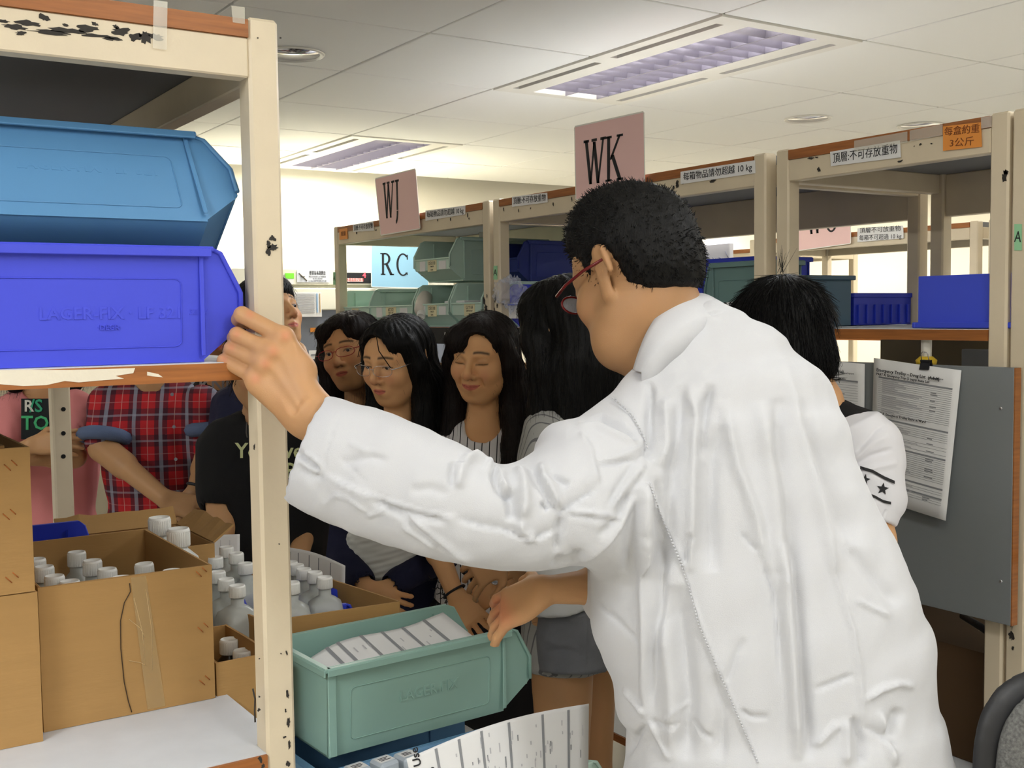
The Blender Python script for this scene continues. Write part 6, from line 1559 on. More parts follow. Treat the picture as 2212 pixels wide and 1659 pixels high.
def long_hair(parent, c, R, s, m, ln=.30, fringe=None, part=0, vol=1.0, seed=1, wid=1.0, back=True, cut=(0, -.030, -.092, .060, .088, .058), nstr=1500, front=.35, loose=(), cut2=None):
    T = lambda x, y, z: c+R@(np.array([x, y, z])*s)
    lo, hi = bounds([T(0, .14, 0), T(.12, 0, 0), T(-.12, 0, 0), T(0, 0, .14), T(0, 0, -.12), T(.1, -.05, 0)+DN*ln, T(-.1, -.05, .1)+DN*ln], .04)
    V = Vol(lo, hi, .0046)
    V.ell(T(0, .032, .020), np.array([.083, .083, .098])*s*vol, R, .01); V.ell(T(0, .052, -.030), np.array([.068, .056, .064])*s, R, .02)
    V.ell(T(0, -.04, .055), np.array([.080*wid, .10, .055])*s, R, .02)
    for q in (-1, 1):
        a0, a1, a2 = T(q*.070, .05, -.030), T(q*.084*wid, -.02, -.012), T(q*.084*wid, -.085, .0)
        a3 = a2+DN*ln*.5*s-R[:, 2]*.015*s+R[:, 0]*q*.008; a4 = a2+DN*ln*s-R[:, 2]*front*.10*s
        limb(V, [a0, a1, a2, a3, a4], [.020*s, .028*s, .032*s, .034*s, .018*s], k=.02)
        a5 = T(q*.05, -.08, .05); limb(V, [a5, a5+DN*ln*.6*s, a5+DN*ln*.95*s], [.05*s, .05*s, .02*s], k=.03)
    if back: limb(V, [T(0, 0, .07), T(0, -.10, .07), T(0, -.10, .07)+DN*ln*s*.8], [.06*s, .058*s, .03*s], k=.03)
    V.ell(T(*cut[:3]), np.array(cut[3:])*s, R, .006, True)
    if cut2: V.ell(T(*cut2[:3]), np.array(cut2[3:])*s, R, .006, True)
    V.cap(T(0, -.09, -.06), T(0, -.09, -.06)+DN*ln*1.2, .048*s, .034*s, k=.008, sub=True)
    for (x, y, z, rx, ry, rz) in (fringe or ()): V.ell(T(x, y, z), np.array([rx, ry, rz])*s, R, .008)
    v, F = V.mesh(2); N = -vnormals(v, F)
    if (N*(v-v.mean(0))).sum() < 0: N = -N
    q = (v-c)@R; ang = np.arctan2(q[:, 0], -q[:, 2]); dsp = (np.sin(ang*55+noise3(v, seed, 12)*2.5)*.5+np.sin(ang*23+noise3(v, seed+1, 9)*3)*.7)*.0016
    v = v+N*dsp[:, None]
    rs_ = np.random.RandomState(seed); ii = rs_.choice(len(v), nstr); tg = DN[None]-N[ii]*(N[ii]@DN)[:, None]
    tg = tg+(q[ii, 1:2] > .03*s)*R[:, 0]*np.sign(q[ii, 0:1]-part)*.5; tg = tg-N[ii]*(tg*N[ii]).sum(1)[:, None]; tg = tg/(np.linalg.norm(tg, axis=1)[:, None]+1e-6)-N[ii]*.05+rs_.normal(size=(nstr, 3))*.035
    sv, sF = strands(v[ii]+N[ii]*.0008, tg, np.where(q[ii, 1] > .0, .035, .08)*rs_.uniform(.6, 1.2, nstr), .0006, 5, .16, .004, seed)
    L = [(v, F), (sv, sF)]
    if len(loose):
        for pl in loose:
            P = np.array(pl); n = len(P); t = np.linspace(0, 1, 9); Q = np.stack([np.interp(t, np.linspace(0, 1, n), P[:, i]) for i in range(3)], 1)
            for o in rs_.normal(size=(3, 3))*.0012:
                vv = np.concatenate([[p+o+np.array(d_)*.0007 for d_ in ((1, 0, 0), (-.5, .8, 0), (-.5, -.8, 0))] for p in Q]); FF = np.array([[i*3+k_, i*3+(k_+1) % 3, i*3+3+(k_+1) % 3, i*3+3+k_] for i in range(8) for k_ in range(3)]); L.append((vv, FF))
    vv, FF = cat_mesh(L); return fmesh('hair', vv, FF, m, parent)
def make_person(label, c, f, s=1.0, roll=0, up=None, fem=True, bodyf=None, tone=1.0, face={}, hair=None, shirt=None, arms=(), hands=(), lower=None, legs=True, group='visitors standing in the aisle', nk=None, wd=1.0, dp=1.0, low=None, sleeve=.5, gaze=(0, -.25, -1), neckcut=None, height=None, fvox=.0029, hem=.60, leanv=(0, 0, 0), shirt_cols=None, vdepth=0):
    """arms: two lists of [shoulder, elbow, wrist] points; hands: (direction, back normal, side)"""
    t = person_root(label, c, group)
    R = headR(f, up, roll); bf = nrm(bodyf if bodyf is not None else np.array([f[0], 0, f[2]])); BR = headR(bf); r, bk = BR[:, 0], BR[:, 2]
    nb = (nk if nk is not None else c-R[:, 1]*.155*s+R[:, 2]*.035*s+DN*.02)
    lo, hi = bounds([c+R[:, 1]*.14, c-R[:, 1]*.16, c+R[:, 0]*.11, c-R[:, 0]*.11, c+R[:, 2]*.12, c-R[:, 2]*.13, nb+DN*.16, nb+r*.20, nb-r*.20, nb-bk*.12, nb+bk*.1], .01)
    V = Vol(lo, hi, fvox); fk = {k_: face[k_] for k_ in ('smile', 'open_', 'fat', 'nose', 'ears') if k_ in face}
    head_prims(V, c, R, s, fem=fem, neck=nb+DN*.01, **fk)
    torso(V, nb, r, bk, wd*.97, dp*.97, -.004, k=.035); V.cut(nb+DN*.14, DN)
    v, F = V.mesh(2); col = head_cols(v, c, R, s, tone=tone, **{k_: face[k_] for k_ in ('smile', 'brow', 'lip', 'open_', 'browh') if k_ in face})
    P = [(v, F)]; CC = [col]
    if arms:
        pts = [p for A in arms for p in A[:3]]+[A[2]+nrm(h[0])*.2 for A, h in zip(arms, hands) if h is not None]
        lo, hi = bounds(pts, .06); V = Vol(lo, hi, .0038); g = 1 if fem else 1.15
        for A, h in zip(arms, hands):
            limb(V, A[:3], [.040*g, .034*g, .0225*g]); V.cap(A[1], A[1]+(A[2]-A[1])*.35, .034*g, .035*g, k=.01)
            if h is not None: simple_hand(V, A[2], h[0], h[1], h[2], (.93 if fem else 1.03)*(h[4] if len(h) > 4 else 1), h[3] if len(h) > 3 else .4)
        v, F = V.mesh(2); P.append((v, F)); CC.append(np.tile(SK*tone*.97, (len(v), 1)))
    floor_d = kz(nb); hipc = nb+DN*(low or .56); fl = [hipc+r*q*.085 for q in (-1, 1)]
    if legs:
        lo, hi = bounds([hipc+r*.16, hipc-r*.16, hipc+bk*.1, hipc-bk*.1, hipc+DN*(kz(hipc)-.06)], .08); V = Vol(lo, hi, .012)
        for q in (-1, 1):
            h0 = hipc+r*q*.085; kn = h0+DN*(kz(hipc)-.47)+r*q*.0; an = h0+DN*(kz(hipc)-.09); g = 1 if fem else 1.1
            limb(V, [h0, kn, kn+DN*.12+bk*.012, an], [.078*g, .052*g, .052*g, .034*g], k=.02); ft = an+DN*.045; V.cap(ft+bk*.03, ft-bk*.14, .035, .028, k=.02)
        v, F = V.mesh(2); P.append((v, F)); CC.append(np.tile(SK*tone*.92, (len(v), 1)))
    vv, FF = cat_mesh(P); fmesh('body', vv, FF, M_SKIN, t, np.concatenate(CC))
    if face.get('open_', .0038) > 0: eyes(t, c, R, s, gaze)
    if shirt:
        pts = [nb+r*.24, nb-r*.24, nb+DN*(hem+.05)+r*.2, nb+DN*hem-r*.2, nb+bk*.16, nb-bk*.16, nb-DN*.04]+[p for A in arms for p in ([A[0], A[1]] if sleeve <= 1 else A)]
        lo, hi = bounds(pts, .06); V = Vol(lo, hi, .0056 if fvox < .004 else .009)
        torso(V, nb, r, bk, wd, dp, .010, length=max(hem+.05, .62), k=.02)
        for A in arms:
            if sleeve <= 1: limb(V, [A[0], A[0]+(A[1]-A[0])*sleeve], [.058, .055], k=.03); e0 = A[0]+(A[1]-A[0])*sleeve; e1 = A[0]; dd = A[1]-A[0]
            else: e0 = A[1]+(A[2]-A[1])*(sleeve-1); limb(V, [A[0], A[1], e0], [.058, .048, .038], k=.02); e1 = A[1]; dd = A[2]-A[1]
            dd = nrm(dd); V.cap(e0-dd*.015, e0+dd*.05, (.046 if (sleeve <= 1 and fvox < .004) else .039 if sleeve <= 1 else .029), k=0, sub=True)
        V.cap(nb-DN*.06, nb+DN*(.012+vdepth)-bk*(.03+vdepth*.55), .056, .050+vdepth*.25, k=.004, sub=True)
        v, F = V.mesh(2); N = -vnormals(v, F)
        if (N*(v-v.mean(0))).sum() < 0: N = -N
        v = v+N*(noise3(v*np.array([1, .6, 1]), 31, 24)*.0045+noise3(v*np.array([1.3, .5, 1]), 7, 55)*.0016)[:, None]
        # clothes coordinates for printed patterns: x across, y up, z depth from the neck base
        q = np.stack([(v-nb)@r, -(v-nb)@DN*1.0, (v-nb)@bk], 1)
        col = shirt_cols(q, v) if shirt_cols else None
        o = fmesh('shirt', v, F, shirt, t, col)
        if not shirt_cols:
            a = o.data.attributes.new('cloth', 'FLOAT_VECTOR', 'POINT'); a.data.foreach_set('vector', q.astype(np.float32).ravel())
    if lower:
        kind, m = lower; top = nb+DN*(hem-.06); L_ = {'shorts': .26, 'skirt': .38, 'trousers': kz(top)-.07}[kind]; hp = nb+DN*(low or .56)
        lo, hi = bounds([top+r*.22, top-r*.22, top+bk*.16, top-bk*.16, top+DN*L_], .05); V = Vol(lo, hi, .010)
        V.sweep([top, hp, hp+DN*.06], [.145*wd+.006, .168*wd+.006, .165*wd+.008], [.098*dp+.006, .115*dp+.006, .11*dp], r, bk, k=.01)
        for q in (-1, 1):
            h0 = hp+r*q*.080; e = top+DN*L_+r*q*.092
            limb(V, [h0, e], [.090, .088 if kind != 'trousers' else .055], k=.03)
            if kind == 'shorts': V.cut(e, DN)
        if kind == 'skirt': V.sweep([hp, top+DN*L_], [.17, .20], [.11, .15], r, bk, k=.02)
        v, F = V.mesh(2); N = -vnormals(v, F)
        if (N*(v-v.mean(0))).sum() < 0: N = -N
        v = v+N*(noise3(v, 5, 30)*.003)[:, None]; fmesh({'shorts': 'shorts', 'skirt': 'skirt', 'trousers': 'trousers'}[kind], v, F, m, t)
    # shoes
    if legs:
        for q in (-1, 1):
            ft = hipc+r*q*.085+DN*(kz(hipc)-.045); w_ = k2w(ft); d_ = -(Rv*bk[0]+Uv*bk[1]+Fv*bk[2]); a_ = math.atan2(d_[1], d_[0])-PI/2
            b = BM(); lathe(b, [(.001, 0), (.043, 0), (.046, .03), (.042, .055), (.036, .075), (.001, .078)], 16)
            for p in b.verts: p.co = Vector((p.co.x, p.co.y*2.6+.05, p.co.z))
            o = obj('shoe', b, M_BLACK, smooth=True); o.matrix_world = Matrix.Translation((w_[0], w_[1], .001)) @ Matrix.Rotation(a_, 4, 'Z'); o.parent = t; o.matrix_parent_inverse = Matrix.LocRotScale(t.location, t.rotation_euler, None).inverted()
    return t, R, nb, BR
def glasses(parent, c, R, s, m, lw=.027, lh=.0155, y0=-.004, rimless=False, label=None):
    T = lambda x, y, z: k2w(c+R@(np.array([x, y, z])*s))
    b = BM()
    for q in (-1, 1):
        P = [T(q*.0325+lw*math.copysign(abs(math.cos(a))**.8, math.cos(a)), y0+lh*math.copysign(abs(math.sin(a))**.8, math.sin(a)), -.1035+.006*math.cos(a)*q*1) for a in np.linspace(0, 2*PI, 24, endpoint=False)]
        tube(b, P, .0011 if not rimless else .0007, 6, close=True)
        tube(b, [T(q*(.0325+lw), y0+.004, -.099), T(q*.073, y0+.006, -.088), T(q*.080, y0+.006, -.03), T(q*.079, y0+.002, .012)], .0014, 6)
    tube(b, [T(-.007, y0+.004, -.106), T(0, y0+.0055, -.109), T(.007, y0+.004, -.106)], .0011, 6)
    g = childw(obj('spectacles', b, m, label=label), parent)
    for q in (-1, 1):
        b = BM(); P = [T(q*.0325+lw*.97*math.cos(a), y0+lh*.96*math.sin(a), -.1035+.006*math.cos(a)*q) for a in np.linspace(0, 2*PI, 24, endpoint=False)]
        vs = [b.verts.new(Vector([float(x) for x in p])) for p in P]; b.faces.new(vs); childw(obj('lens', b, mat('thin_lens', s2l(225, 230, 240), rough=.03, alpha=.035, spec=.9)), g)
    return g
def arm(nb, BR, q, elbow, wrist, drop=.085, out=.150):
    return [nb+BR[:, 0]*q*out+DN*drop, elbow, wrist]
# ---- cloth patterns
def cloth_attr(nt):
    a = nt.nodes.new('ShaderNodeAttribute'); a.attribute_name = 'cloth'; s = nt.nodes.new('ShaderNodeSeparateXYZ'); nt.links.new(a.outputs['Vector'], s.inputs[0]); return s
def mth(nt, op, a, b=None, c=None):
    n = nt.nodes.new('ShaderNodeMath'); n.operation = op
    for i, x in enumerate((a, b, c)):
        if x is None: continue
        if isinstance(x, (int, float)): n.inputs[i].default_value = x
        else: nt.links.new(x, n.inputs[i])
    return n.outputs[0]
def mixc(nt, f, a, b):
    n = nt.nodes.new('ShaderNodeMix'); n.data_type = 'RGBA'
    for i, x in ((0, f), (6, a), (7, b)):
        if isinstance(x, tuple): n.inputs[i].default_value = (*x, 1)
        elif isinstance(x, (int, float)): n.inputs[i].default_value = x
        else: nt.links.new(x, n.inputs[i])
    return n.outputs[2]
def stripes(name, base, line, period, width):
    m = mat(name, base, rough=.85, bump=.2, bscale=500); nt = m.node_tree; s = cloth_attr(nt)
    f = mth(nt, 'LESS_THAN', mth(nt, 'FRACT', mth(nt, 'DIVIDE', s.outputs[0], period)), width)
    nt.links.new(mixc(nt, f, base, line), nt.nodes['Principled BSDF'].inputs['Base Color']); return m
def plaid(name):
    red = s2l(172, 22, 30); m = mat(name, red, rough=.85, bump=.2, bscale=500); nt = m.node_tree; s = cloth_attr(nt)
    def band(co, per, a, b_): fr = mth(nt, 'FRACT', mth(nt, 'ADD', mth(nt, 'DIVIDE', co, per), 10)); return mth(nt, 'MULTIPLY', mth(nt, 'GREATER_THAN', fr, a), mth(nt, 'LESS_THAN', fr, b_))
    x, y = s.outputs[0], s.outputs[1]; P = .078
    c = mixc(nt, mth(nt, 'MULTIPLY', band(y, P, .35, .80), .62), red, s2l(20, 18, 34)); c = mixc(nt, mth(nt, 'MULTIPLY', band(x, P, .30, .78), .70), c, s2l(16, 18, 36))
    c = mixc(nt, mth(nt, 'MULTIPLY', band(x, P, .46, .60), .50), c, s2l(150, 160, 176)); c = mixc(nt, mth(nt, 'MULTIPLY', band(y, P, .52, .60), .40), c, s2l(150, 150, 165))
    c = mixc(nt, mth(nt, 'MULTIPLY', band(x, P, .02, .05), .5), c, s2l(190, 150, 140)); c = mixc(nt, mth(nt, 'MULTIPLY', band(y, P, .04, .07), .4), c, s2l(180, 130, 130))
    nt.links.new(c, nt.nodes['Principled BSDF'].inputs['Base Color']); return m
M_NAVY = mat('navy_knit', s2l(22, 24, 52), rough=.9, bump=.3, bscale=300)
M_BTEE = mat('black_tee', s2l(15, 15, 17), rough=.9, bump=.2, bscale=300)
M_DENIM = mat('grey_denim', s2l(124, 126, 132), rough=.9, bump=.6, bscale=350, var=.15, vscale=18)
M_DSKIRT = mat('dark_skirt', s2l(20, 20, 24), rough=.9)
M_BJEAN = mat('blue_jeans', s2l(44, 56, 88), rough=.9, bump=.4, bscale=300, var=.2, vscale=14)

# girl with striped top, smiling with closed eyes
c = K(1046, 768, 3.12); f = (-.40, -.22, -.89)
t, R, nb, BR = make_person('smiling woman with closed eyes and a black-striped white top', c, f, s=1.06, roll=-.06, bodyf=(-.12, 0, -1), tone=1.12, wd=.98,
    face=dict(smile=1, open_=0, fat=1.3, nose=1.12, browh=.0225), shirt=stripes('striped_cotton', s2l(214, 212, 214), s2l(22, 22, 30), .021, .13), nk=K(1048, 902, 3.17), vdepth=.012,
    arms=([K(960, 990, 3.16), K(928, 1150, 3.05), K(984, 1284, 2.86)], [K(1140, 985, 3.16), K(1165, 1160, 3.12), K(1082, 1262, 2.90)]),
    hands=((np.array([.55, -.70, -.1]), (-.2, .3, -.9), -1, .55), (np.array([-.85, -.55, -.1]), (.1, .4, -.9), 1, .5)), sleeve=.75, lower=('skirt', M_DSKIRT), hem=.60)
P8 = t
T8 = lambda x, y, z: c+R@(np.array([x, y, z])*1.06)
long_hair(t, c, R, 1.06, M_HAIRB, ln=.28, fringe=((-.040, .052, -.060, .040, .040, .034), (-.060, .028, -.050, .022, .040, .026), (-.028, .046, -.080, .024, .024, .016)), part=.01, seed=8, front=.9, cut=(.004, -.034, -.094, .062, .080, .058), cut2=(.020, .030, -.088, .040, .046, .040))
# wristband, wristwatch
def band(parent, p, axis, r, m, w_=.006, name='wristband', flat=.8):
    a = nrm(axis); u = nrm(np.cross(a, (0, .3, 1))); v_ = np.cross(a, u); b = BM()
    tube(b, [k2w(np.array(p)+(u*math.cos(x)*r+v_*math.sin(x)*r*flat)) for x in np.linspace(0, 2*PI, 20, endpoint=False)], w_/2, 6, close=True); return childw(obj(name, b, m), parent)
band(t, K(981, 1278, 2.865), (.5, -.8, -.3), .030, M_BLACK, .007)
wt = band(t, K(1074, 1256, 2.905), (-.8, -.3, -.3), .028, M_METAL, .009, 'wristwatch'); b = BM(); q = k2w(K(1071, 1254, 2.868)); lathe(b, [(.001, 0), (.013, 0), (.013, .005), (.010, .006), (.001, .006)], 20)
o = obj('dial', b, M_METAL, smooth=False); o.matrix_world = Matrix.Translation(q) @ Vector([float(x) for x in (-Fv*.8+Uv*.5-Rv*.3)]).to_track_quat('Z', 'Y').to_matrix().to_4x4(); o.parent = wt
o.matrix_parent_inverse = (Matrix.LocRotScale(P8.location, P8.rotation_euler, None)@wt.matrix_parent_inverse).inverted() if False else Matrix.Identity(4); mwd = o.matrix_world.copy()
# printed tree motif low on the shirt
b = BM(); R_ = np.random.RandomState(4)
for k_ in range(46):
    x, y = R_.normal(958, 13), R_.normal(1262, 20); a = K(x, y, 2.955); d_ = np.array([R_.normal(), R_.normal(), 0])*.006; tube(b, [k2w(a), k2w(a+d_), k2w(a+d_*1.7+np.array([.002, .003, 0]))], .0012, 4)
for pl, r_ in ((((1012, 1238), (1022, 1262), (1020, 1290)), .004), (((1000, 1232), (1014, 1244)), .008), (((1030, 1236), (1016, 1248)), .008)): tube(b, [k2w(K(x, y, 2.955)) for x, y in pl], r_, 6)
for k_ in range(22): a = K(1040+12*math.cos(k_*.8)*(.4+k_/22), 1262+9*math.sin(k_*.8)*(.4+k_/22), 2.955); tube(b, [k2w(a), k2w(a+np.array([.001, 0, 0]))], .0012, 5)
e = childw(obj('printed_motif', b, M_BLACK), t); e['kind'] = 'stuff'

# girl with silver glasses
c = K(858, 774, 3.2); f = (-.54, -.28, -.80)
t, R, nb, BR = make_person('woman with thin silver glasses and a navy cardigan', c, f, s=1.08, roll=-.02, bodyf=(-.2, 0, -1), tone=1.08, face=dict(open_=.0022, nose=1.0, fat=.5, browh=.0215), nk=K(866, 930, 3.26),
    shirt=M_NAVY, arms=([K(775, 1010, 3.26), K(715, 1165, 3.15), K(792, 1270, 3.0)], [K(950, 1010, 3.26), K(968, 1190, 3.15), K(830, 1275, 3.0)]), hands=((np.array([.8, -.4, -.2]), (-.2, .2, -.9), -1, .6), (np.array([-.8, -.35, -.2]), (.1, .3, -.9), 1, .6)), sleeve=1.85, lower=('skirt', M_DSKIRT), hem=.60, vdepth=.07)
long_hair(t, c, R, 1.08, M_HAIR, ln=.33, part=.0, seed=3, cut=(-.004, -.024, -.094, .060, .094, .056), front=.1, wid=.92, cut2=(-.004, .034, -.092, .046, .050, .042),
    loose=([c+R@np.array([-.012, .088, -.075]), c+R@np.array([-.034, .066, -.104]), c+R@np.array([-.052, .030, -.104])], [c+R@np.array([.0, .09, -.075]), c+R@np.array([.03, .05, -.108]), c+R@np.array([.054, .0, -.098])]))
glasses(t, c, R, 1.08, M_METAL, .0265, .0145, y0=-.006, rimless=True, label='thin silver spectacles')
# white crumpled top between the cardigan fronts
V = Vol(K(735, 1275, 3.3), K(925, 1080, 3.05)+np.array([0, 0, .3]), .006); V = Vol((-.50, -.60, 2.95), (-.20, -.28, 3.25), .006)
V.sweep([K(838, 1120, 3.15), K(830, 1185, 3.11), K(820, 1250, 3.10)], [.10, .105, .098], [.07, .07, .06], (1, 0, 0), (0, 0, 1)); v, F = V.mesh(2); v, F = qsub(v, F); v = lap(v, F, .5); N = -vnormals(v, F); N = N if (N*(v-v.mean(0))).sum() > 0 else -N
v = v+N*(noise3(v*np.array([.5, 2, 1]), 3, 50)*.005)[:, None]; fmesh('under_shirt', v, F, mat('crumpled_white', s2l(206, 206, 200), rough=.9), t)

# girl with red glasses
c = K(762, 757, 3.62); f = (-.36, -.06, -.93)
t, R, nb, BR = make_person('woman with red-framed glasses and shoulder-length dark hair, in black', c, f, s=1.10, roll=.20, bodyf=(-.25, 0, -1), tone=1.05, face=dict(open_=.0034, fat=.8, nose=1.1, lip=(178, 78, 70)), nk=K(778, 880, 3.68),
    shirt=M_BTEE, arms=([K(700, 975, 3.66), K(660, 1130, 3.6), K(690, 1260, 3.5)], [K(860, 975, 3.66), K(900, 1130, 3.7), K(880, 1250, 3.6)]), hands=((np.array([.1, -1, 0]), (-.2, .2, -.9), -1, .4), (np.array([-.1, -1, 0]), (.1, .3, -.9), 1, .4)), sleeve=.6, lower=('trousers', M_BJEAN), hem=.5)
long_hair(t, c, R, 1.10, M_HAIRB, ln=.20, part=.03, seed=6, vol=1.04, fringe=((-.036, .062, -.058, .042, .030, .030), (-.060, .030, -.045, .020, .046, .026), (.052, .056, -.050, .026, .040, .030)), cut=(-.004, -.036, -.094, .058, .086, .056), cut2=(.006, .026, -.094, .030, .044, .036), front=.6, wid=1.08)
glasses(t, c, R, 1.10, mat('red_frame', s2l(160, 24, 34), rough=.3), .0270, .0135, y0=-.006, label='red-framed spectacles')

# girl looking up, half hidden by the near post
c = K(580, 682, 3.3); f = (.74, .34, -.58)
t, R, nb, BR = make_person('person in navy looking up, half hidden by the near post', c, f, s=1.0, bodyf=(.3, 0, -1), tone=.9, face=dict(open_=.003, lip=(190, 92, 84)), nk=K(585, 800, 3.34),
    shirt=M_NAVY, arms=([K(500, 880, 3.36), K(480, 1060, 3.34), K(520, 1200, 3.2)], [K(672, 880, 3.36), K(690, 1060, 3.36), K(660, 1200, 3.2)]), hands=((np.array([.1, -1, 0]), (-.2, .2, -.9), -1, .4), (np.array([-.1, -1, 0]), (.1, .3, -.9), 1, .4)), sleeve=.9, lower=('trousers', M_BJEAN), hem=.55)
HD4 = (t, c, R)

# long-haired girl in profile, denim shorts
c = K(1214, 712, 2.5); f = (-.74, -.15, .62)
t, R, nb, BR = make_person('woman with very long straight black hair seen from behind, in grey denim shorts', c, f, s=1.0, bodyf=(-.45, 0, .2), tone=.9, nk=K(1238, 832, 2.53), face=dict(open_=.003),
    shirt=stripes('fine_grey_stripe', s2l(160, 160, 156), s2l(104, 104, 106), .012, .16), arms=([K(1190, 925, 2.44), K(1160, 1090, 2.40), K(1090, 1200, 2.5)], [K(1300, 915, 2.62), K(1290, 1100, 2.6), K(1180, 1210, 2.7)]), hands=((np.array([-.7, -.5, .2]), (0, .4, -.9), 1, .5), (np.array([-.7, -.4, 0]), (.1, .3, -.9), 1, .5)), sleeve=.6, hem=.52, legs=True, low=.50)
long_hair(t, c, R, 1.03, M_HAIR, ln=.54, seed=12, vol=1.02, front=-.2, wid=1.0, nstr=1700, cut=(0, -.050, -.104, .050, .070, .048))
# her white hem and shorts, built to the seen outline
V = Vol((.02, -.90, 2.25), (.32, -.42, 2.75), .005)
V.sweep([K(1232, 1300, 2.46), K(1235, 1370, 2.46), K(1237, 1425, 2.46)], [.071, .080, .078], [.10, .115, .11], (1, 0, 0), (0, 0, 1), k=.01); V.sweep([K(1160, 1330, 2.58), K(1150, 1400, 2.58)], [.06, .055], [.07, .07], (1, 0, 0), (0, 0, 1), k=.02)
V.sweep([K(1235, 1425, 2.46), K(1238, 1450, 2.46)], [.076, .079], [.105, .11], (1, 0, 0), (0, 0, 1), k=.012); V.cut(K(1238, 1452, 2.40), (0, -1, -.12))
v, F = V.mesh(1); v, F = qsub(v, F); v = lap(v, F, .5)
v, N = folds(v, F, [([(1268, 1300), (1266, 1380), (1264, 1455)], 2.5, .002, 'r'), ([(1225, 1325), (1250, 1332), (1275, 1328)], 3, .002, 'r'), ([(1175, 1380), (1210, 1395), (1240, 1390)], 7, .003, 'r'), ([(1180, 1350), (1220, 1345), (1250, 1355)], 7, -.003, 'r'), ([(1172, 1410), (1215, 1402), (1255, 1412)], 6, -.003, 'r')])
fmesh('shorts', v, F, M_DENIM, t)
V = Vol((.0, -.58, 2.30), (.32, -.36, 2.72), .005)
V.sweep([K(1215, 1180, 2.5), K(1222, 1270, 2.47), K(1222, 1330, 2.46)], [.080, .078, .080], [.09, .11, .12], (1, 0, 0), (0, 0, 1)); V.cut(K(1222, 1322, 2.40), (.28, -1, 0)); v, F = V.mesh(2); fmesh('shirt_hem', v, F, M_CAPW if False else mat('white_knit', s2l(214, 216, 218), rough=.9), t)

# boy behind the lab coat: black and white top with stars
c = K(1682, 757, 2.02); f = (-.25, -.30, .9)
t, R, nb, BR = make_person('boy with short black hair bending towards the notice board, sleeve printed with stars', c, f, s=1.08, fem=False, bodyf=(-.35, 0, .9), tone=.95, nk=K(1735, 862, 1.98), wd=1.0, face=dict(ears=1.25), shirt=M_BTEE,
    arms=([K(1640, 960, 1.80), K(1560, 1100, 1.75), K(1500, 1200, 1.8)], [K(1862, 955, 1.93), K(1880, 1170, 1.90), K(1800, 1290, 1.85)]), hands=((np.array([-.5, -.5, .3]), (-.2, .5, -.7), 1, .5), (np.array([-.7, -.3, .1]), (.1, .5, -.8), 1, .5)), sleeve=.35, lower=('trousers', M_BTEE), hem=.55)
P10 = t
V = Vol(c-.18, c+.18, .0034); R0_ = R; R = R*1.0; T = lambda x, y, z: c+R@(np.array([x, y, z])*1.08)
V.ell(T(0, .034, .020), (0.0875, 0.0918, 0.1026), R, .01); V.ell(T(0, .055, -.040), (0.0713, 0.0562, 0.0626), R, .02); V.ell(T(0, -.03, .058), (0.0734, 0.0713, 0.0497), R, .02)
V.ell(T(0, -.060, -.072), (0.0918, 0.0994, 0.0626), R, .012, True); V.box(T(0, -.118, 0), (0.2160, 0.0486, 0.2160), R, .012, True)
for q in (-1, 1): V.ell(T(q*.098, -.010, .008), (.034, .050, .036), R, .008, True)
v, F = V.mesh(2); N = -vnormals(v, F); N = N if (N*(v-v.mean(0))).sum() > 0 else -N
rs_ = np.random.RandomState(9); q_ = (v-c)@R; ii = rs_.choice(np.where(~((np.abs(q_[:, 0]) > .055) & (q_[:, 1] < .035)))[0], 3200); q = (v-c)@R; sw = np.array([T(0, 0, 0)*0+R@np.array([0, .105, .045])])
cr = R@np.array([.0, .128, .064]); tg = (v[ii]-c)-cr; tg = tg-N[ii]*(tg*N[ii]).sum(1)[:, None]; tg = tg/np.linalg.norm(tg, axis=1)[:, None]+N[ii]*.02+rs_.normal(size=(len(ii), 3))*.06
sv, sF = strands(v[ii]+N[ii]*.0005, tg, rs_.uniform(.02, .05, len(ii)), .0008, 4, .04, .02, 3)
tuft = c+cr*.98; n_ = 14; tv, tF = strands(tuft+rs_.normal(size=(n_, 3))*.004, np.tile(R[:, 1]*1.0+np.array([.25, .3, 0]), (n_, 1))+rs_.normal(size=(n_, 3))*.35, rs_.uniform(.02, .05, n_), .0006, 5, .05, .03, 2)
vv, FF = cat_mesh([(v, F), (sv, sF), (tv, tF)]); fmesh('hair', vv, FF, M_HAIR, t)
# raglan sleeve, white with two bands and stars
V = Vol((.50, -.40, 1.72), (.72, -.01, 2.08), .0035)
SP = [K(1835, 930, 1.93), K(1868, 985, 1.92), K(1876, 1060, 1.91), K(1866, 1125, 1.90)]
V.sweep(SP, [.050, .066, .060, .050], [.055, .062, .058, .050], nrm((1, .22, 0)), (0, 0, 1), k=.01, power=2.1); V.ell(K(1850, 945, 1.93), (.055, .045, .055), None, .03)
V.cut(K(1868, 1124, 1.9), (-.30, -.92, .1)); V.sweep([K(1870, 1095, 1.90), K(1862, 1190, 1.90)], [.037, .036], [.038, .036], nrm((1, .22, 0)), (0, 0, 1), k=0, sub=True)
v, F = V.mesh(2); v, F = qsub(v, F); v = lap(v, F, .5)
v, N = folds(v, F, [([(1840, 1000), (1880, 960), (1920, 940)], 7, .003, 'r'), ([(1835, 1010), (1880, 985), (1930, 970)], 6, -.004, 'r'), ([(1840, 1030), (1890, 1010), (1940, 1000)], 7, .0035, 'r'), ([(1850, 980), (1890, 930), (1910, 915)], 6, -.003, 'r'), ([(1885, 1118), (1905, 1125), (1915, 1100)], 3, -.002, 'r')])
slv = fmesh('raglan_sleeve', v, F, mat('white_jersey', s2l(226, 226, 232), rough=.9), t)
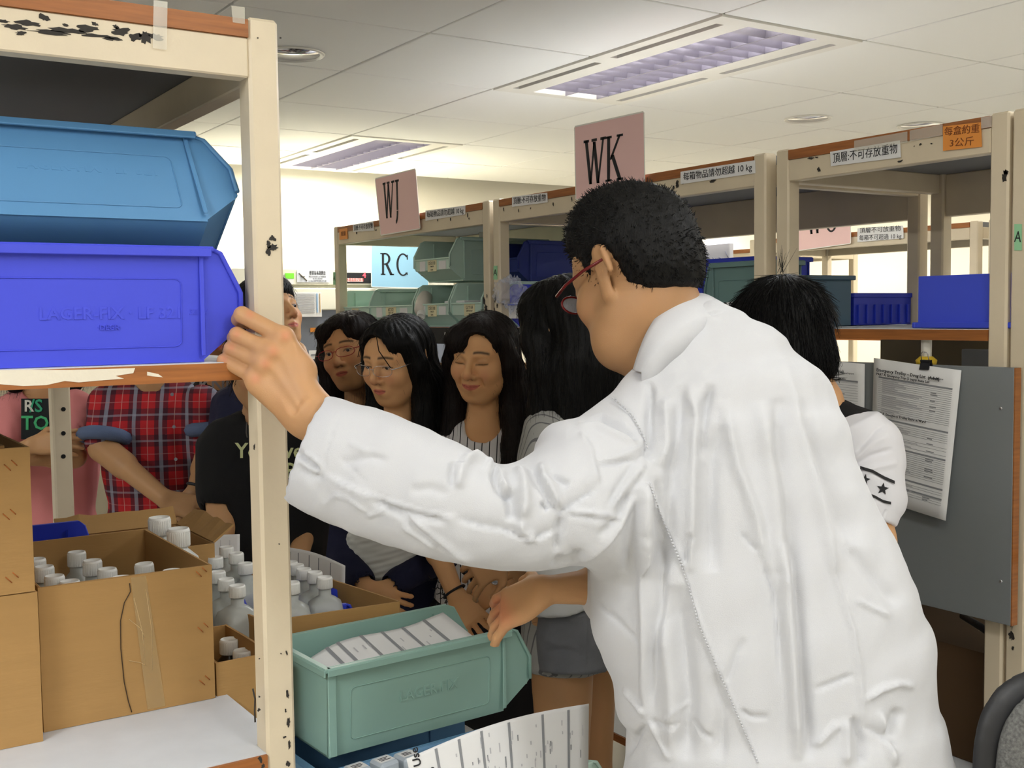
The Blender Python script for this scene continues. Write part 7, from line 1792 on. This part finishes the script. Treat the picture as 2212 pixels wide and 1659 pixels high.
def decal(parent, polys, v, m, name, off=.0012, sub=9):
    """flat print wrapped on a mesh part: polygons in pixels, laid on the nearest visible skin of the mesh"""
    pk = kpix(v); b = BM()
    def z(px_, py_):
        ii = np.where((np.abs(pk-np.array([px_, py_])) < 9).all(1))[0]
        return (np.sort(v[ii, 2])[:5].mean() if len(ii) else None)
    for P in polys:
        for tri in P:
            zz = [z(*q) for q in tri]
            if any(x is None for x in zz): continue
            b.faces.new([b.verts.new(Vector([float(a) for a in k2w(K(q[0], q[1], x-off))])) for q, x in zip(tri, zz)])
    return childw(obj(name, b, m), parent)
def line_poly(pts, w_):
    out = []
    for a, c_ in zip(pts, pts[1:]):
        n = max(1, int(math.hypot(c_[0]-a[0], c_[1]-a[1])/8))
        for i in range(n):
            p = (a[0]+(c_[0]-a[0])*i/n, a[1]+(c_[1]-a[1])*i/n); q = (a[0]+(c_[0]-a[0])*(i+1)/n, a[1]+(c_[1]-a[1])*(i+1)/n); out.append([(p[0], p[1]-w_/2), (q[0], q[1]-w_/2), (q[0], q[1]+w_/2), (p[0], p[1]+w_/2)])
    return out
def star(cx, cy, r, rot=0):
    P = [(cx+(r if k_ % 2 == 0 else r*.42)*math.sin(rot+k_*PI/5), cy-(r if k_ % 2 == 0 else r*.42)*math.cos(rot+k_*PI/5)) for k_ in range(10)]
    return [[(cx, cy), P[i], P[(i+1) % 10]] for i in range(10)]
decal(slv, [line_poly([(1858, 1010), (1885, 1018), (1910, 1032), (1933, 1042)], 7)], v, M_BLACK, 'sleeve_band'); decal(slv, [line_poly([(1864, 1064), (1890, 1073), (1908, 1083), (1925, 1087)], 6)], v, M_BLACK, 'sleeve_band')
decal(slv, [star(1907, 1056, 14, .15)], v, M_BLACK, 'printed_star'); decal(slv, [star(1868, 1036, 13, .2)], v, M_BLACK, 'printed_star')

# person in a red plaid shirt
c = K(330, 700, 3.45); f = (.25, -.15, -.95)
t, R, nb, BR = make_person('person in a red plaid shirt with rolled sleeves, hands clasped, wearing a watch', c, f, fvox=.0055, s=1.05, fem=False, bodyf=(.10, 0, -1), tone=.62, nk=K(330, 812, 3.48), wd=1.06, dp=1.1, shirt=plaid('red_plaid'),
    arms=([K(232, 870, 3.44), K(222, 968, 3.36), K(356, 1078, 3.18)], [K(436, 870, 3.44), K(452, 985, 3.42), K(420, 1068, 3.26)]), hands=((np.array([.9, -.25, -.1]), (-.1, .6, -.8), -1, .35), (np.array([-.55, -.6, -.2]), (.1, .4, -.9), 1, .5)), sleeve=.85, lower=('trousers', M_BJEAN), hem=.60)
PL = t
for a, c2_, ax_ in ((K(226, 944, 3.37), .062, (-.05, -1, -.3)), (K(455, 925, 3.41), .058, (.1, -1, 0))):
    a_ = nrm(ax_); u = nrm(np.cross(a_, (0, .2, 1))); v_ = np.cross(a_, u); b = BM(); tube(b, [k2w(a+u*math.cos(x)*c2_+v_*math.sin(x)*c2_*.95) for x in np.linspace(0, 2*PI, 24, endpoint=False)], .021, 8, close=True)
    childw(obj('rolled_cuff', b, mat('cuff_blue', s2l(84, 98, 128), rough=.9, bump=.4, bscale=300), smooth=True), t)
band(t, K(430, 1052, 3.28), (-.3, -1, -.3), .034, M_BLACK, .010, 'wristwatch'); b = BM(); lathe(b, [(.001, 0), (.019, 0), (.019, .006), (.014, .008), (.001, .008)], 20); o = obj('watch_face', b, M_METAL); q = k2w(K(437, 1054, 3.235)); 
o.matrix_world = Matrix.Translation(q) @ Vector([float(x) for x in (-Fv+Rv*.4+Uv*.2)]).to_track_quat('Z', 'Y').to_matrix().to_4x4(); o.parent = t; o.matrix_parent_inverse = Matrix.LocRotScale(t.location, t.rotation_euler, None).inverted()
def cap_hair(t, c, R, s, m, seed=1, low=-.06, nstr=900):
    V = Vol(c-.17, c+.17, .005); T = lambda x, y, z: c+R@(np.array([x, y, z])*s)
    V.ell(T(0, .038, .020), np.array([.086, .090, .100])*s, R, .01); V.ell(T(0, .060, -.036), np.array([.068, .056, .060])*s, R, .02); V.ell(T(0, -.03, .062), np.array([.070, .066, .046])*s, R, .02)
    V.ell(T(0, -.055, -.075), np.array([.085, .090, .060])*s, R, .012, True)
    v, F = V.mesh(2); N = -vnormals(v, F); N = N if (N*(v-v.mean(0))).sum() > 0 else -N; rs_ = np.random.RandomState(seed); ii = rs_.choice(len(v), nstr)
    sv, sF = strands(v[ii], N[ii]*.4+DN[None]+rs_.normal(size=(nstr, 3))*.2, rs_.uniform(.02, .04, nstr), .0009, 4, .1, .02, 3); vv, FF = cat_mesh([(v, F), (sv, sF)]); fmesh('hair', vv, FF, m, t)
cap_hair(t, c, R, 1.05, M_HAIR); cap_hair(*HD4, 1.0, M_HAIR, 9)
b = BM(); 
for k_ in range(4): q = K(372+4*k_, 852+70*k_, 3.26); tube(b, [k2w(q), k2w(q+np.array([0, 0, -.002]))], .005, 10)
childw(obj('shirt_button', b, mat('button', s2l(120, 120, 130), rough=.3)), t)['kind'] = 'stuff'

# person in pink, arms crossed
c = K(95, 720, 3.55); f = (.15, -.1, -1)
t, R, nb, BR = make_person('person in a pink T-shirt with folded arms at the far left', c, f, fvox=.0055, s=1.0, bodyf=(.1, 0, -1), tone=.72, nk=K(92, 830, 3.58), wd=1.1, shirt=mat('pink_cotton', s2l(206, 128, 128), rough=.9, bump=.2, bscale=300),
    arms=([K(20, 890, 3.52), K(2, 1000, 3.44), K(66, 962, 3.30)], [K(160, 880, 3.52), K(160, 985, 3.42), K(40, 990, 3.30)]), hands=((np.array([.9, .1, 0]), (0, .3, -.9), 1, .4), (np.array([-.9, .1, 0]), (0, .3, -.9), -1, .4)), sleeve=.5, lower=('trousers', M_BJEAN), hem=.66)
long_hair(t, c, R, 1.0, M_HAIR, ln=.10, seed=14, nstr=600)
q = K(74, 905, 3.40)
b = BM(); box(b, (-.075, -.0005, -.055), (.075, .0005, .06)); 
def plate(parent, kp, w_, h_, m, name, off=0):
    b = BM(); o = k2w(kp); uu, vv_ = Rv, Uv; P = [o+uu*x+vv_*y for x, y in ((-w_/2, -h_/2), (w_/2, -h_/2), (w_/2, h_/2), (-w_/2, h_/2))]; prism(b, P, Fv, .001); return childw(obj(name, b, m), parent)
pr = plate(t, K(86, 905, 3.455), .115, .125, mat('print_black', s2l(16, 24, 26), rough=.8), 'shirt_print')
for s_, x, y, sz, col in (('/S', 78, 878, .055, (40, 150, 110)), ('TO', 76, 915, .060, (60, 170, 110)), ('R', 62, 878, .05, (200, 200, 190))):
    text_on(s_, sz, K(x, y, 3.452), (1, 0, 0), (0, 1, 0), mat('print_%d' % col[0], s2l(*col), rough=.7), t, bold=True)
# person in black with printed words, head behind the hand
c = K(560, 790, 2.75); f = (.35, -.2, -.9)
t, R, nb, BR = make_person('person in a black T-shirt with pale words behind the near post', c, f, fvox=.0055, s=.93, bodyf=(.25, 0, -1), tone=.8, nk=K(574, 886, 2.80), shirt=M_BTEE,
    arms=([K(486, 960, 2.78), K(478, 1080, 2.74), K(482, 1240, 2.66)], [K(664, 960, 2.84), K(672, 1090, 2.86), K(640, 1220, 2.7)]), hands=((np.array([.1, -1, -.1]), (-.4, .1, -.9), -1, .4), (np.array([-.3, -1, 0]), (.1, .3, -.9), 1, .4)), sleeve=.85, lower=('trousers', M_BTEE), hem=.62)
cap_hair(t, c, R, .93, M_HAIR, 15)
M_PALE = mat('print_pale', s2l(206, 212, 160), rough=.8)
for s_, x, y, sz in (('You', 545, 975, .050), ('ve', 634, 975, .050), ('Pa', 636, 1018, .050), ('never', 590, 1060, .04)): text_on(s_, sz, K(x, y, 2.655), (1, 0, -.12), (0, 1, 0), M_PALE, t, bold=True)
# person in a dark printed shirt behind
c = K(478, 705, 3.8); f = (.1, -.1, -1)
t, R, nb, BR = make_person('person in a dark T-shirt with grey letters beside the plaid shirt', c, f, fvox=.0055, s=1.0, fem=False, bodyf=(0, 0, -1), tone=.7, nk=K(484, 808, 3.84), shirt=M_BTEE, wd=.95,
    arms=([K(405, 880, 3.86), K(400, 1010, 3.88), K(420, 1120, 3.8)], [K(560, 880, 3.86), K(570, 1010, 3.86), K(550, 1120, 3.8)]), hands=((np.array([.1, -1, 0]), (-.2, .2, -.9), -1, .4), (np.array([-.1, -1, 0]), (.1, .3, -.9), 1, .4)), lower=('trousers', M_BJEAN), hem=.6)
cap_hair(t, c, R, 1.0, M_HAIR, 2)
M_GP = mat('print_grey', s2l(150, 150, 146), rough=.8)
text_on('KNU', .062, K(472, 834, 3.71), (1, 0, 0), (0, 1, 0), M_GP, t, bold=True); text_on('and do', .022, K(472, 856, 3.71), (1, 0, 0), (0, 1, 0), M_GP, t)
